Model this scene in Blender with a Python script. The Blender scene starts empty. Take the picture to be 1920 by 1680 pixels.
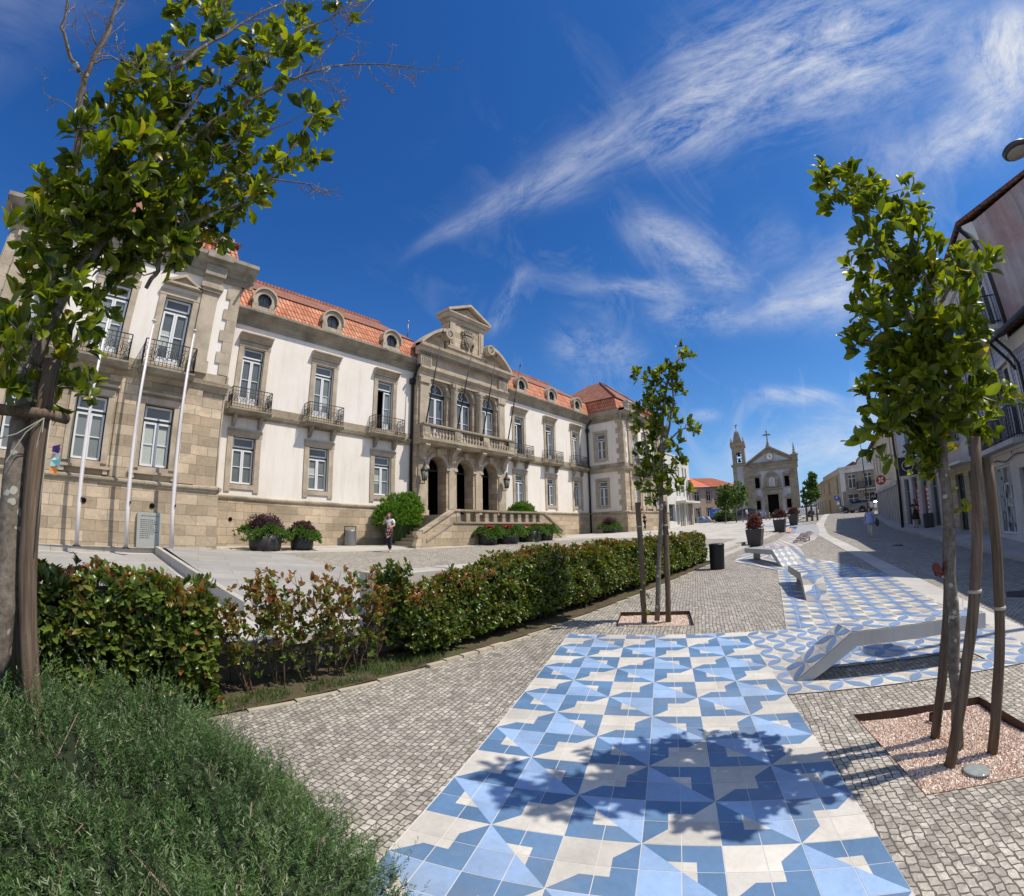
import bpy, math, random
import numpy as np
from mathutils import Vector, Matrix, noise
R = math.radians
random.seed(7); rng = np.random.default_rng(7)
C = bpy.context.scene.collection
scene = bpy.context.scene

# ------------------------------------------------------------------ object helpers
WLOC = {}
def link(o, parent=None, wl=(0, 0, 0)):
    C.objects.link(o)
    if parent is not None:
        o.parent = parent
    WLOC[o.name] = Vector(wl)
    return o
def tag(o, label=None, cat=None, group=None, kind=None):
    if label: o['label'] = label
    if cat: o['category'] = cat
    if group: o['group'] = group
    if kind: o['kind'] = kind
    return o
def thing(name, label, cat, loc=(0, 0, 0), rz=0.0, group=None):
    o = bpy.data.objects.new(name, None); link(o, None, loc)
    o.location = loc; o.rotation_euler = (0, 0, rz); o.empty_display_size = .3
    return tag(o, label, cat, group)
class MB:
    """collects geometry for one mesh"""
    def __init__(s): s.v = []; s.f = []; s.m = []; s.smooth = []; s.ch = []
    def add(s, vs, fs, mi=0, sm=False):
        b = len(s.v); s.v.extend([tuple(p) for p in vs]); s.ch.append((b, len(s.f)))
        for f in fs:
            s.f.append([b + i for i in f]); s.m.append(mi); s.smooth.append(sm)
    def quad(s, a, b, c, d, mi=0): s.add([a, b, c, d], [(0, 1, 2, 3)], mi)
    def poly(s, pts, mi=0): s.add(pts, [tuple(range(len(pts)))], mi)
    def box(s, x0, x1, y0, y1, z0, z1, mi=0):
        s.add([(x0,y0,z0),(x1,y0,z0),(x1,y1,z0),(x0,y1,z0),(x0,y0,z1),(x1,y0,z1),(x1,y1,z1),(x0,y1,z1)],
              [(0,3,2,1),(4,5,6,7),(0,1,5,4),(1,2,6,5),(2,3,7,6),(3,0,4,7)], mi)
    def tube(s, pts, rad, n=8, mi=0, cap=True):
        pts = [Vector(p) for p in pts]
        if not hasattr(rad, '__len__'): rad = [rad] * len(pts)
        rings = []; prev = None
        for i, p in enumerate(pts):
            d = (pts[min(i+1, len(pts)-1)] - pts[max(i-1, 0)])
            if d.length < 1e-9: d = Vector((0, 0, 1))
            d.normalize()
            if prev is None:
                a = Vector((0, 0, 1)) if abs(d.z) < .9 else Vector((1, 0, 0))
                u = d.cross(a).normalized()
            else:
                u = (prev - d * prev.dot(d))
                u = u.normalized() if u.length > 1e-6 else d.orthogonal().normalized()
            prev = u; w = d.cross(u)
            rings.append([p + (u * math.cos(2*math.pi*k/n) + w * math.sin(2*math.pi*k/n)) * rad[i] for k in range(n)])
        vs = [q for r in rings for q in r]; fs = []
        for i in range(len(rings)-1):
            for k in range(n):
                a = i*n+k; b = i*n+(k+1) % n
                fs.append((a, b, b+n, a+n))
        s.add(vs, fs, mi, True)
        if cap:
            b = len(s.v) - len(vs)
            s.f.append([b+k for k in range(n)][::-1]); s.m.append(mi); s.smooth.append(False)
            s.f.append([b+(len(rings)-1)*n+k for k in range(n)]); s.m.append(mi); s.smooth.append(False)
    def lathe(s, prof, c=(0, 0, 0), n=20, mi=0, sx=1, sy=1):
        vs = []
        for r, z in prof:
            for k in range(n):
                a = 2*math.pi*k/n
                vs.append((c[0]+r*math.cos(a)*sx, c[1]+r*math.sin(a)*sy, c[2]+z))
        fs = []
        for i in range(len(prof)-1):
            for k in range(n):
                a = i*n+k; b = i*n+(k+1) % n
                fs.append((a, b, b+n, a+n))
        fs.append(tuple(range(n))[::-1]); fs.append(tuple((len(prof)-1)*n+k for k in range(n)))
        s.add(vs, fs, mi, True)
    def prism(s, pts, vec, mi=0):
        """closed prism: polygon (3D pts) swept by vec"""
        n = len(pts); v = Vector(vec)
        a = [Vector(p) for p in pts]; b = [p + v for p in a]
        s.add(a + b, [tuple(range(n))[::-1], tuple(range(n, 2*n))] + [(i, (i+1) % n, n+(i+1) % n, n+i) for i in range(n)], mi)
    def ball(s, c, r, n=10, m=6, mi=0, sc=(1, 1, 1)):
        prof = []
        vs = []
        for i in range(m+1):
            t = math.pi*i/m
            for k in range(n):
                a = 2*math.pi*k/n
                vs.append((c[0]+r*sc[0]*math.sin(t)*math.cos(a), c[1]+r*sc[1]*math.sin(t)*math.sin(a), c[2]-r*sc[2]*math.cos(t)))
        fs = [(i*n+k, i*n+(k+1) % n, (i+1)*n+(k+1) % n, (i+1)*n+k) for i in range(m) for k in range(n)]
        s.add(vs, fs, mi, True)
def mesh_from(name, mb, mats, shift=(0, 0, 0)):
    me = bpy.data.meshes.new(name)
    sx, sy, sz = shift
    me.from_pydata([(x-sx, y-sy, z-sz) for x, y, z in mb.v], [], mb.f)
    mats = mats if isinstance(mats, (list, tuple)) else [mats]
    for m in mats: me.materials.append(m)
    me.polygons.foreach_set('material_index', mb.m)
    me.polygons.foreach_set('use_smooth', mb.smooth)
    me.update()
    return me
def obj(name, mb, mats, parent=None, world=True, loc=None):
    """world=True: verts are world coordinates (parents unrotated); loc: origin of a top-level mesh"""
    wl = WLOC[parent.name] if parent is not None else Vector(loc or (0, 0, 0))
    sh = wl if world else (0, 0, 0)
    o = bpy.data.objects.new(name, mesh_from(name, mb, mats, sh))
    link(o, parent, wl if world else (0, 0, 0))
    if parent is None and loc is not None: o.location = loc
    return o
def obj_chunks(name, mb, mats, parent, key, world=True):
    """split a builder into one object per key; key(centre) -> (part name, parent, id)"""
    groups = {}; ch = mb.ch+[(len(mb.v), len(mb.f))]
    for (v0, f0), (v1, f1) in zip(ch, ch[1:]):
        n = v1-v0; c = Vector((sum(p[0] for p in mb.v[v0:v1])/n, sum(p[1] for p in mb.v[v0:v1])/n, sum(p[2] for p in mb.v[v0:v1])/n))
        k = key(c) or (name, parent, 0); kk = (k[0], k[1].name, k[2])
        if kk not in groups: groups[kk] = (MB(), k)
        g = groups[kk][0]; b = len(g.v); g.v += mb.v[v0:v1]
        for i in range(f0, f1): g.f.append([q-v0+b for q in mb.f[i]]); g.m.append(mb.m[i]); g.smooth.append(mb.smooth[i])
    return [obj(k[0], g, mats, k[1], world=world) for g, k in groups.values()]
def copy_tree(o, parent=None):
    c = o.copy(); C.objects.link(c); c.parent = parent; WLOC[c.name] = WLOC.get(o.name, Vector((0,0,0)))
    for ch in o.children: copy_tree(ch, c)
    return c
def bevel(o, w=.01, seg=2):
    m = o.modifiers.new('Bevel', 'BEVEL'); m.width = w; m.segments = seg; m.limit_method = 'ANGLE'; return o

# ------------------------------------------------------------------ materials
MATS = {}
class NT:
    def __init__(s, name):
        s.mat = bpy.data.materials.new(name); s.mat.use_nodes = True
        s.t = s.mat.node_tree; s.n = s.t.nodes; s.b = s.n['Principled BSDF']; s.out = s.n['Material Output']
        MATS[name] = s.mat
    def new(s, ty, **kw):
        n = s.n.new(ty)
        for k, v in kw.items(): setattr(n, k, v)
        return n
    def lk(s, a, b): s.t.links.new(a, b)
    def val(s, n, **kw):
        for k, v in kw.items(): n.inputs[k.replace('_', ' ')].default_value = v
        return n
    def coords(s, kind='Object'): return s.new('ShaderNodeTexCoord').outputs[kind]
    def noise(s, scale, detail=4, rough=.6, vec=None, dist=0):
        n = s.new('ShaderNodeTexNoise'); s.val(n, Scale=scale, Detail=detail, Roughness=rough, Distortion=dist)
        if vec is not None: s.lk(vec, n.inputs['Vector'])
        return n
    def mapping(s, vec, sc=(1, 1, 1), rot=(0, 0, 0), loc=(0, 0, 0)):
        m = s.new('ShaderNodeMapping'); m.inputs['Scale'].default_value = sc; m.inputs['Rotation'].default_value = rot
        m.inputs['Location'].default_value = loc; s.lk(vec, m.inputs['Vector']); return m.outputs[0]
    def math(s, op, a, b=None, c=None, clamp=False):
        m = s.new('ShaderNodeMath', operation=op); m.use_clamp = clamp
        for i, x in enumerate((a, b, c)):
            if x is None: continue
            if isinstance(x, (int, float)): m.inputs[i].default_value = x
            else: s.lk(x, m.inputs[i])
        return m.outputs[0]
    def ramp(s, fac, stops, interp='LINEAR'):
        r = s.new('ShaderNodeValToRGB'); r.color_ramp.interpolation = interp
        el = r.color_ramp.elements
        while len(el) < len(stops): el.new(.5)
        for e, (p, c) in zip(el, stops):
            e.position = p; e.color = (*c, 1) if len(c) == 3 else c
        s.lk(fac, r.inputs[0]); return r.outputs[0]
    def mix(s, fac, a, b, mode='MIX'):
        m = s.new('ShaderNodeMix', data_type='RGBA', blend_type=mode)
        if isinstance(fac, (int, float)): m.inputs[0].default_value = fac
        else: s.lk(fac, m.inputs[0])
        for i, x in ((6, a), (7, b)):
            if isinstance(x, (tuple, list)): m.inputs[i].default_value = (*x[:3], 1)
            else: s.lk(x, m.inputs[i])
        return m.outputs[2]
    def bump(s, h, strength=.4, dist=.02):
        b = s.new('ShaderNodeBump'); b.inputs['Strength'].default_value = strength; b.inputs['Distance'].default_value = dist
        s.lk(h, b.inputs['Height']); s.lk(b.outputs[0], s.b.inputs['Normal']); return b
    def col(s, c):
        if isinstance(c, (tuple, list)): s.b.inputs['Base Color'].default_value = (*c[:3], 1)
        else: s.lk(c, s.b.inputs['Base Color'])
    def set(s, rough=.7, metal=0, spec=.5):
        s.b.inputs['Roughness'].default_value = rough; s.b.inputs['Metallic'].default_value = metal
        s.b.inputs['Specular IOR Level'].default_value = spec; return s.mat
def simple(name, c, rough=.6, metal=0, spec=.5, var=.12, nscale=6, bump=0, coord='Object'):
    t = NT(name); n = t.noise(nscale, 5, .6, t.coords(coord))
    t.col(t.mix(n.outputs[0], tuple(x*(1-var) for x in c), tuple(min(1, x*(1+var)) for x in c)))
    if bump:
        n2 = t.noise(nscale*8, 4, .6, t.coords(coord)); t.bump(n2.outputs[0], bump, .01)
    return t.set(rough, metal, spec)
def wallvec(t):
    """(x+y, z) so both wall directions get running courses"""
    s = t.new('ShaderNodeSeparateXYZ'); t.lk(t.coords(), s.inputs[0])
    c = t.new('ShaderNodeCombineXYZ'); t.lk(t.math('ADD', s.outputs[0], s.outputs[1]), c.inputs[0]); t.lk(s.outputs[2], c.inputs[1])
    return c.outputs[0], s
def brick(t, vec, w, h, mortar, c1, c2, cm, offset=.5, bias=0, smooth=.1, scale=1):
    b = t.new('ShaderNodeTexBrick'); b.offset = offset
    t.val(b, Scale=scale, Mortar_Size=mortar, Mortar_Smooth=smooth, Bias=bias, Brick_Width=w, Row_Height=h)
    b.inputs['Color1'].default_value = (*c1, 1); b.inputs['Color2'].default_value = (*c2, 1); b.inputs['Mortar'].default_value = (*cm, 1)
    t.lk(vec, b.inputs['Vector']); return b
def warp(t, vec, scale, amp):
    n = t.noise(scale, 2, .5, vec)
    a = t.new('ShaderNodeVectorMath', operation='SUBTRACT'); t.lk(n.outputs['Color'], a.inputs[0]); a.inputs[1].default_value = (.5, .5, .5)
    m = t.new('ShaderNodeVectorMath', operation='SCALE'); t.lk(a.outputs[0], m.inputs[0]); m.inputs['Scale'].default_value = amp
    d = t.new('ShaderNodeVectorMath', operation='ADD'); t.lk(vec, d.inputs[0]); t.lk(m.outputs[0], d.inputs[1])
    return d.outputs[0]
def ashlar(name, c1, c2, cm, w=.9, h=.42, dark=.55):
    t = NT(name); v, s = wallvec(t)
    vw = warp(t, v, .7, .03)
    vb = t.new('ShaderNodeTexVoronoi'); t.val(vb, Scale=.9); t.lk(t.mapping(vw, (1.4, 2.9, 1)), vb.inputs['Vector'])
    b = brick(t, vw, w, h, .008, c1, c2, cm)
    n1 = t.noise(.8, 6, .65, t.coords()); n2 = t.noise(9, 5, .7, t.coords()); n3 = t.noise(70, 3, .6, t.coords())
    st = t.ramp(n1.outputs[0], [(.32, (dark, dark*.97, dark*.93)), (.62, (1, 1, 1))])
    c = t.mix(.3, b.outputs[0], t.ramp(vb.outputs['Color'], [(0, (.5, .52, .54)), (.5, (1, .98, .95)), (1, (1.35, 1.22, 1.05))]), 'MULTIPLY')
    c = t.mix(.8, c, st, 'MULTIPLY')
    c = t.mix(.35, c, t.ramp(n2.outputs[0], [(.3, (.55, .54, .52)), (.7, (1.25, 1.22, 1.2))]), 'MULTIPLY')
    c = t.mix(.3, c, t.ramp(n3.outputs[0], [(.3, (.6, .6, .6)), (.7, (1.3, 1.3, 1.3))]), 'MULTIPLY')
    t.col(c)
    t.bump(t.math('ADD', t.math('MULTIPLY', b.outputs['Fac'], -1.0), t.math('MULTIPLY', n2.outputs[0], .35)), .5, .012)
    return t.set(.85, 0, .25)
def plaster(name, c, stain=.75, scale=.5, rough=.8):
    t = NT(name); co = t.coords()
    n = t.noise(scale, 6, .65, co); ns = t.noise(1, 5, .7, t.mapping(co, (2.5, 2.5, .25))); nf = t.noise(60, 3, .6, co)
    a = t.ramp(n.outputs[0], [(.33, tuple(x*stain for x in (1, .98, .94))), (.6, (1, 1, 1))])
    nst = t.noise(1, 6, .75, t.mapping(co, (6, 6, .5)))
    a = t.mix(.5, a, t.ramp(nst.outputs[0], [(.3, (.8, .78, .74)), (.44, (1, 1, 1))]), 'MULTIPLY')
    b = t.ramp(ns.outputs[0], [(.3, (.82, .8, .77)), (.5, (1, 1, 1))])
    c2 = t.mix(1, t.mix(.55, a, b, 'MULTIPLY'), c, 'MULTIPLY')
    t.col(c2); t.bump(nf.outputs[0], .15, .004)
    return t.set(rough, 0, .3)
def rooftile(name, c1, c2, w=.24, h=.32):
    t = NT(name); v, s = wallvec(t)
    b = brick(t, v, w, h, .018, c1, c2, tuple(x*.28 for x in c1), offset=0, smooth=.3)
    n1 = t.noise(1.3, 5, .7, t.coords()); n2 = t.noise(14, 4, .7, t.coords())
    c = t.mix(.7, b.outputs[0], t.ramp(n1.outputs[0], [(.35, (.6, .58, .55)), (.62, (1.08, 1.05, 1.02))]), 'MULTIPLY')
    c = t.mix(.5, c, t.ramp(n2.outputs[0], [(.3, (.6, .6, .6)), (.7, (1.3, 1.25, 1.2))]), 'MULTIPLY')
    t.col(c)
    sep = t.new('ShaderNodeSeparateXYZ'); t.lk(v, sep.inputs[0])
    wv = t.math('SINE', t.math('MULTIPLY', sep.outputs[0], 2*math.pi/w))
    sl = t.math('FRACT', t.math('MULTIPLY', sep.outputs[1], 1/h))
    t.bump(t.math('SUBTRACT', t.math('MULTIPLY', wv, .6), t.math('MULTIPLY', sl, 1.0)), .8, .03)
    return t.set(.8, 0, .3)
def setts(name, c1, c2, cm, size=.11, rot=0.0, joint=.012, wob=.03, light=1.0):
    t = NT(name); co = t.coords()
    v = t.mapping(co, (1, 1, 1), (0, 0, rot))
    vw = warp(t, warp(t, v, 13, wob), 2.2, .07)
    b = brick(t, vw, size, size*.93, joint, c1, c2, cm, smooth=.45)
    n1 = t.noise(.45, 5, .7, co); n2 = t.noise(30, 4, .7, co); n3 = t.noise(150, 2, .6, co)
    vor = t.new('ShaderNodeTexVoronoi'); t.val(vor, Scale=1/size*.95); t.lk(vw, vor.inputs['Vector'])
    bw = t.new('ShaderNodeRGBToBW'); t.lk(vor.outputs['Color'], bw.inputs[0])
    c = t.mix(.75, b.outputs[0], t.ramp(bw.outputs[0], [(0, (.55, .54, .53)), (.85, (1.42, 1.4, 1.36))]), 'MULTIPLY')
    c = t.mix(.6, c, t.ramp(n1.outputs[0], [(.3, (.75, .74, .72)), (.65, (1.1, 1.09, 1.06))]), 'MULTIPLY')
    c = t.mix(.6, c, t.ramp(n2.outputs[0], [(.3, (.6, .6, .6)), (.7, (1.3, 1.3, 1.3))]), 'MULTIPLY')
    c = t.mix(.5, c, t.ramp(n3.outputs[0], [(.3, (.7, .7, .7)), (.7, (1.25, 1.25, 1.25))]), 'MULTIPLY')
    c = t.mix(b.outputs['Fac'], c, cm)
    t.col(c)
    n5 = t.noise(1.7, 6, .75, co); c = t.mix(t.ramp(n5.outputs[0], [(.56, (0, 0, 0)), (.72, (.5, .5, .5))]), c, (.15, .14, .10)); t.col(c)
    h = t.math('ADD', t.math('ADD', t.math('MULTIPLY', b.outputs['Fac'], -1.0), t.math('MULTIPLY', n2.outputs[0], .5)), t.math('MULTIPLY', bw.outputs[0], .5))
    t.bump(h, .9, .018)
    return t.set(.75, 0, .35)
def slabs(name, c, w=1.2, h=.6, rot=0.0, cm=None):
    t = NT(name); co = t.coords(); v = t.mapping(co, (1, 1, 1), (0, 0, rot))
    cm = cm or tuple(x*.45 for x in c)
    b = brick(t, v, w, h, .006, tuple(x*.9 for x in c), tuple(x*1.08 for x in c), cm)
    n1 = t.noise(.5, 6, .7, co); n2 = t.noise(40, 4, .7, co)
    cc = t.mix(.6, b.outputs[0], t.ramp(n1.outputs[0], [(.3, (.72, .71, .69)), (.65, (1.1, 1.1, 1.08))]), 'MULTIPLY')
    cc = t.mix(.4, cc, t.ramp(n2.outputs[0], [(.3, (.7, .7, .7)), (.7, (1.25, 1.25, 1.25))]), 'MULTIPLY')
    t.col(cc); t.bump(b.outputs['Fac'], -.3, .005)
    return t.set(.8, 0, .3)
def leafmat(name, dark, light, rough=.38, trans=.35, attr='tint'):
    """per-leaf colour from the mesh attribute: r = light/dark mix, g = yellow/red accent"""
    t = NT(name); a = t.new('ShaderNodeAttribute'); a.attribute_name = attr
    s = t.new('ShaderNodeSeparateColor'); t.lk(a.outputs['Color'], s.inputs[0])
    c = t.mix(s.outputs[0], dark, light)
    c = t.mix(s.outputs[1], c, a2 if (a2 := ACC.get(name)) else light)
    n = t.noise(22, 3, .6, t.coords()); c = t.mix(.35, c, t.ramp(n.outputs[0], [(.3, (.6, .6, .6)), (.7, (1.35, 1.35, 1.35))]), 'MULTIPLY')
    t.col(c); t.set(rough, 0, .5)
    tr = t.new('ShaderNodeBsdfTranslucent'); 
    t.lk(t.mix(1, c, (1.75, 1.65, .35), 'MULTIPLY'), tr.inputs[0])
    mx = t.new('ShaderNodeMixShader'); mx.inputs[0].default_value = trans
    t.lk(t.b.outputs[0], mx.inputs[1]); t.lk(tr.outputs[0], mx.inputs[2]); t.lk(mx.outputs[0], t.out.inputs[0])
    return t.mat
ACC = {'magnolia_leaf': (.42, .34, .03), 'photinia_leaf': (.36, .10, .045), 'rosemary_needle': (.36, .42, .26), 'purple_leaf': (.2, .05, .06),
       'juniper_leaf': (.1, .2, .03), 'street_tree_leaf': (.2, .26, .04), 'red_flower': (.5, .02, .03)}
M = {}
M['plaster_white'] = plaster('plaster_white', (.84, .79, .72), .93)
M['granite'] = ashlar('granite', (.41, .335, .235), (.68, .56, .41), (.27, .225, .165), .72, .335, .68)
M['granite_old'] = ashlar('granite_old', (.37, .32, .235), (.58, .50, .38), (.2, .17, .125), .9, .46, .62)
M['granite_trim'] = plaster('granite_trim', (.51, .43, .325), .66, 1.4, .85)
M['granite_dark'] = plaster('granite_dark', (.36, .32, .25), .5, 1.1, .9)
M['granite_light'] = plaster('granite_light', (.50, .48, .44), .8, 1.0, .85)
M['tile_orange'] = rooftile('tile_orange', (.54, .19, .10), (.68, .32, .20), .2, .34)
M['tile_roof'] = rooftile('tile_roof', (.33, .14, .095), (.41, .19, .13), .22, .3)
M['tile_far'] = rooftile('tile_far', (.38, .11, .05), (.46, .15, .07), .3, .4)
M['tile_brown'] = rooftile('tile_brown', (.15, .07, .05), (.2, .095, .065), .3, .4)
M['white_frame'] = simple('white_frame', (.74, .75, .76), .4, var=.04)
M['green_frame'] = simple('green_frame', (.02, .035, .03), .4)
M['iron'] = simple('iron', (.045, .045, .042), .55, .3, var=.3)
M['black_metal'] = simple('black_metal', (.02, .021, .023), .45, .4)
M['dark_plastic'] = simple('dark_plastic', (.03, .03, .032), .5)
M['white_paint'] = simple('white_paint', (.76, .72, .70), .35, var=.05)
M['gray_steel'] = simple('gray_steel', (.25, .26, .27), .4, .5)
M['concrete'] = plaster('concrete', (.50, .495, .48), .85, 1.5, .7)
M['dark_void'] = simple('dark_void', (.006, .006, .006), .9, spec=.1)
M['wood_stake'] = None
t = NT('wood_stake'); co = t.coords(); v = t.mapping(co, (30, 30, 1.2)); n = t.noise(1.2, 6, .7, v); n2 = t.noise(2, 4, .6, co)
c = t.ramp(n.outputs[0], [(.3, (.07, .05, .035)), (.5, (.15, .11, .08)), (.7, (.24, .185, .14))])
t.col(t.mix(.5, c, t.ramp(n2.outputs[0], [(.3, (.6, .62, .55)), (.7, (1.2, 1.15, 1.1))]), 'MULTIPLY')); t.bump(n.outputs[0], .6, .006); M['wood_stake'] = t.set(.85, 0, .2)
t = NT('bark'); co = t.coords(); n = t.noise(18, 6, .7, co); vv = t.new('ShaderNodeTexVoronoi'); t.val(vv, Scale=9.0); t.lk(warp(t, co, 8, .08), vv.inputs['Vector'])
c = t.ramp(n.outputs[0], [(.3, (.09, .075, .06)), (.55, (.2, .17, .14)), (.75, (.32, .29, .25))])
c = t.mix(t.math('LESS_THAN', vv.outputs['Distance'], .22), c, (.42, .43, .38)); t.col(c); t.bump(n.outputs[0], .6, .008); M['bark'] = t.set(.9, 0, .2)
M['twig'] = simple('twig', (.23, .20, .18), .8, var=.3, nscale=20)
M['stem'] = simple('stem', (.13, .085, .055), .8, var=.3, nscale=20)
M['magnolia_leaf'] = leafmat('magnolia_leaf', (.035, .07, .010), (.22, .28, .02), .36, .5)
M['photinia_leaf'] = leafmat('photinia_leaf', (.04, .075, .02), (.17, .235, .04), .3, .3)
M['rosemary_needle'] = leafmat('rosemary_needle', (.022, .06, .016), (.12, .215, .065), .45, .25)
M['purple_leaf'] = leafmat('purple_leaf', (.05, .02, .03), (.14, .06, .075), .5, .3)
M['juniper_leaf'] = leafmat('juniper_leaf', (.035, .09, .015), (.13, .25, .03), .55, .3)
M['street_tree_leaf'] = leafmat('street_tree_leaf', (.03, .08, .015), (.12, .22, .035), .45, .35)
M['red_flower'] = leafmat('red_flower', (.35, .01, .02), (.6, .05, .05), .5, .2)
M['grass'] = leafmat('grass', (.04, .08, .02), (.12, .19, .05), .6, .3)
M['sett_gray'] = setts('sett_gray', (.32, .30, .265), (.50, .47, .42), (.13, .115, .095), .067, -.32, .0052, .042)
M['sett_fine'] = setts('sett_fine', (.36, .335, .29), (.44, .41, .36), (.22, .2, .17), .085, .2, .006, .03)
M['sett_street'] = setts('sett_street', (.33, .31, .275), (.40, .375, .335), (.19, .175, .15), .085, .5, .006, .03)
M['slab_light'] = slabs('slab_light', (.50, .475, .43), 1.3, .65, 0)
M['slab_band'] = slabs('slab_band', (.50, .485, .455), .9, 3, .2)
t = NT('soil'); co = t.coords(); n = t.noise(3, 6, .7, co); n2 = t.noise(40, 4, .7, co); c = t.ramp(n.outputs[0], [(.35, (.07, .055, .035)), (.5, (.11, .085, .055)), (.62, (.08, .10, .035))]); t.col(t.mix(.7, c, t.ramp(n2.outputs[0], [(.3, (.5, .5, .5)), (.7, (1.5, 1.5, 1.5))]), 'MULTIPLY')); t.bump(n2.outputs[0], .8, .02); M['soil'] = t.set(.95, 0, .2)
def window_glass(name, c1, c2):
    t = NT(name); oi = t.new('ShaderNodeObjectInfo'); n = t.noise(1.3, 3, .6, t.coords())
    f = t.math('ADD', t.math('MULTIPLY', oi.outputs['Random'], .7), t.math('MULTIPLY', n.outputs[0], .3))
    t.col(t.mix(f, c1, c2)); 
    nb = t.noise(1.1, 2, .5, t.coords()); t.bump(nb.outputs[0], .06, .05)
    return t.set(.1, 0, .55)
M['glass'] = window_glass('glass', (.07, .085, .09), (.26, .29, .28))
M['glass_dark'] = window_glass('glass_dark', (.01, .014, .02), (.05, .06, .07))
M['curtain'] = simple('curtain', (.42, .47, .43), .8, var=.15)

# ------------------------------------------------------------------ ground model
TH = .3997; PX, PY = math.cos(TH), math.sin(TH); QX, QY = math.sin(TH), -math.cos(TH)
def cl(v, a=0., b=1.): return max(a, min(b, v))
def lin(x, pts):
    if x <= pts[0][0]: return pts[0][1]
    for (a, b), (c, d) in zip(pts, pts[1:]):
        if x <= c: return b+(d-b)*(x-a)/(c-a)
    return pts[-1][1]
BAND = [(-40, -11), (6.5, -2.1), (9.2, -1.5), (12.8, -.8), (27.9, 2.0), (38, 2.8), (54, 3.2), (140, 3.2)]
def zpath(X, Y):
    p = X*PX+Y*PY; q = X*QX+Y*QY
    z = -2+.0385*min(p, 56)-.0075*cl(q, -20, 16)+.007*cl(p-56, 0, 40)
    dy = lin(X, BAND)-Y
    if dy > 0: z -= .06*min(dy, 3.2)*cl((50-X)/12)
    return z
def zplaza(X, Y):
    yk = 19-4*cl((X-11)/22)
    z = -.60+.0143*(X-12)+.046*(min(Y, yk)-yk)
    t = cl((X-33)/12); t = t*t*(3-2*t)
    return z*(1-t)+t*zpath(X, Y)
def zg(X, Y): return zplaza(X, Y) if Y > 5.2 else zpath(X, Y)
def xy(p, q): return (p*PX+q*QX, p*PY+q*QY)
def W(p, q, dz=0.0):
    X, Y = xy(p, q); return (X, Y, zpath(X, Y)+dz)

# ------------------------------------------------------------------ ground
def clip_half(poly, a, b, c):
    """keep a*x+b*y<=c"""
    out = []
    for i in range(len(poly)):
        P, Q = poly[i], poly[(i+1) % len(poly)]
        dp = a*P[0]+b*P[1]-c; dq = a*Q[0]+b*Q[1]-c
        if dp <= 0: out.append(P)
        if (dp < 0 < dq) or (dq < 0 < dp):
            t = dp/(dp-dq); out.append((P[0]+t*(Q[0]-P[0]), P[1]+t*(Q[1]-P[1])))
    return out
def clip_convex(poly, conv):
    """conv counter-clockwise"""
    for i in range(len(conv)):
        if len(poly) < 3: return []
        (x0, y0), (x1, y1) = conv[i], conv[(i+1) % len(conv)]
        nx, ny = (y1-y0), -(x1-x0)
        poly = clip_half(poly, nx, ny, nx*x0+ny*y0)
    return poly
def area(p): return .5*sum(p[i][0]*p[(i+1) % len(p)][1]-p[(i+1) % len(p)][0]*p[i][1] for i in range(len(p)))
def ccw(p): return p if area(p) > 0 else p[::-1]

BOXES = [(2.90, 4.25, 1.80, 3.12), (7.98, 9.12, -.76, .56)]   # tree pits (p0,p1,q0,q1)
def pits_cut(poly, cells):
    return poly
mb = MB()
pc = sorted(set([-6+i for i in range(0, 26)] + [20+2*i for i in range(22)] + [b[i] for b in BOXES for i in (0, 1)]))
qc = sorted(set([-14+i for i in range(0, 36)] + [b[i] for b in BOXES for i in (2, 3)]))
for i in range(len(pc)-1):
    for j in range(len(qc)-1):
        pm, qm = (pc[i]+pc[i+1])/2, (qc[j]+qc[j+1])/2
        if any(b[0] < pm < b[1] and b[2] < qm < b[3] for b in BOXES): continue
        poly = [xy(pc[i], qc[j]), xy(pc[i+1], qc[j]), xy(pc[i+1], qc[j+1]), xy(pc[i], qc[j+1])]
        poly = clip_half(ccw(poly), 0, 1, 5.0)
        if len(poly) < 3: continue
        cx = sum(p[0] for p in poly)/len(poly)
        y0, y1 = lin(cx-.1, BAND), lin(cx+.1, BAND); s = (y1-y0)/.2
        poly = clip_half(poly, s, -1, s*cx-(y0+y1)/2+.02)
        if len(poly) < 3: continue
        mb.poly([(x, y, -2+.0385*min(x*PX+y*PY, 56)-.0075*cl(x*QX+y*QY, -20, 16)) for x, y in poly])
o = obj('sett_pavement', mb, M['sett_gray']); tag(o, kind='structure')
# kerb band + street
mb = MB(); ms = MB()
xs = [-30+i*1.5 for i in range(0, 62)]
for a, b in zip(xs, xs[1:]):
    ya, yb = lin(a, BAND), lin(b, BAND)
    wa = .62
    mb.quad((a, ya-wa, zpath(a, ya-wa)+.012), (b, yb-wa, zpath(b, yb-wa)+.012), (b, yb, zpath(b, yb)+.012), (a, ya, zpath(a, ya)+.012))
    rows = [.6, 1.3, 2.0, 2.8, 3.3, 6, 12, 20]
    for r0, r1 in zip(rows, rows[1:]):
        ms.quad((a, ya-r1, zpath(a, ya-r1)), (b, yb-r1, zpath(b, yb-r1)), (b, yb-r0, zpath(b, yb-r0)), (a, ya-r0, zpath(a, ya-r0)))
o = obj('kerb_band', mb, M['slab_band']); tag(o, kind='structure')
o = obj('street', ms, M['sett_street']); tag(o, kind='structure')
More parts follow.
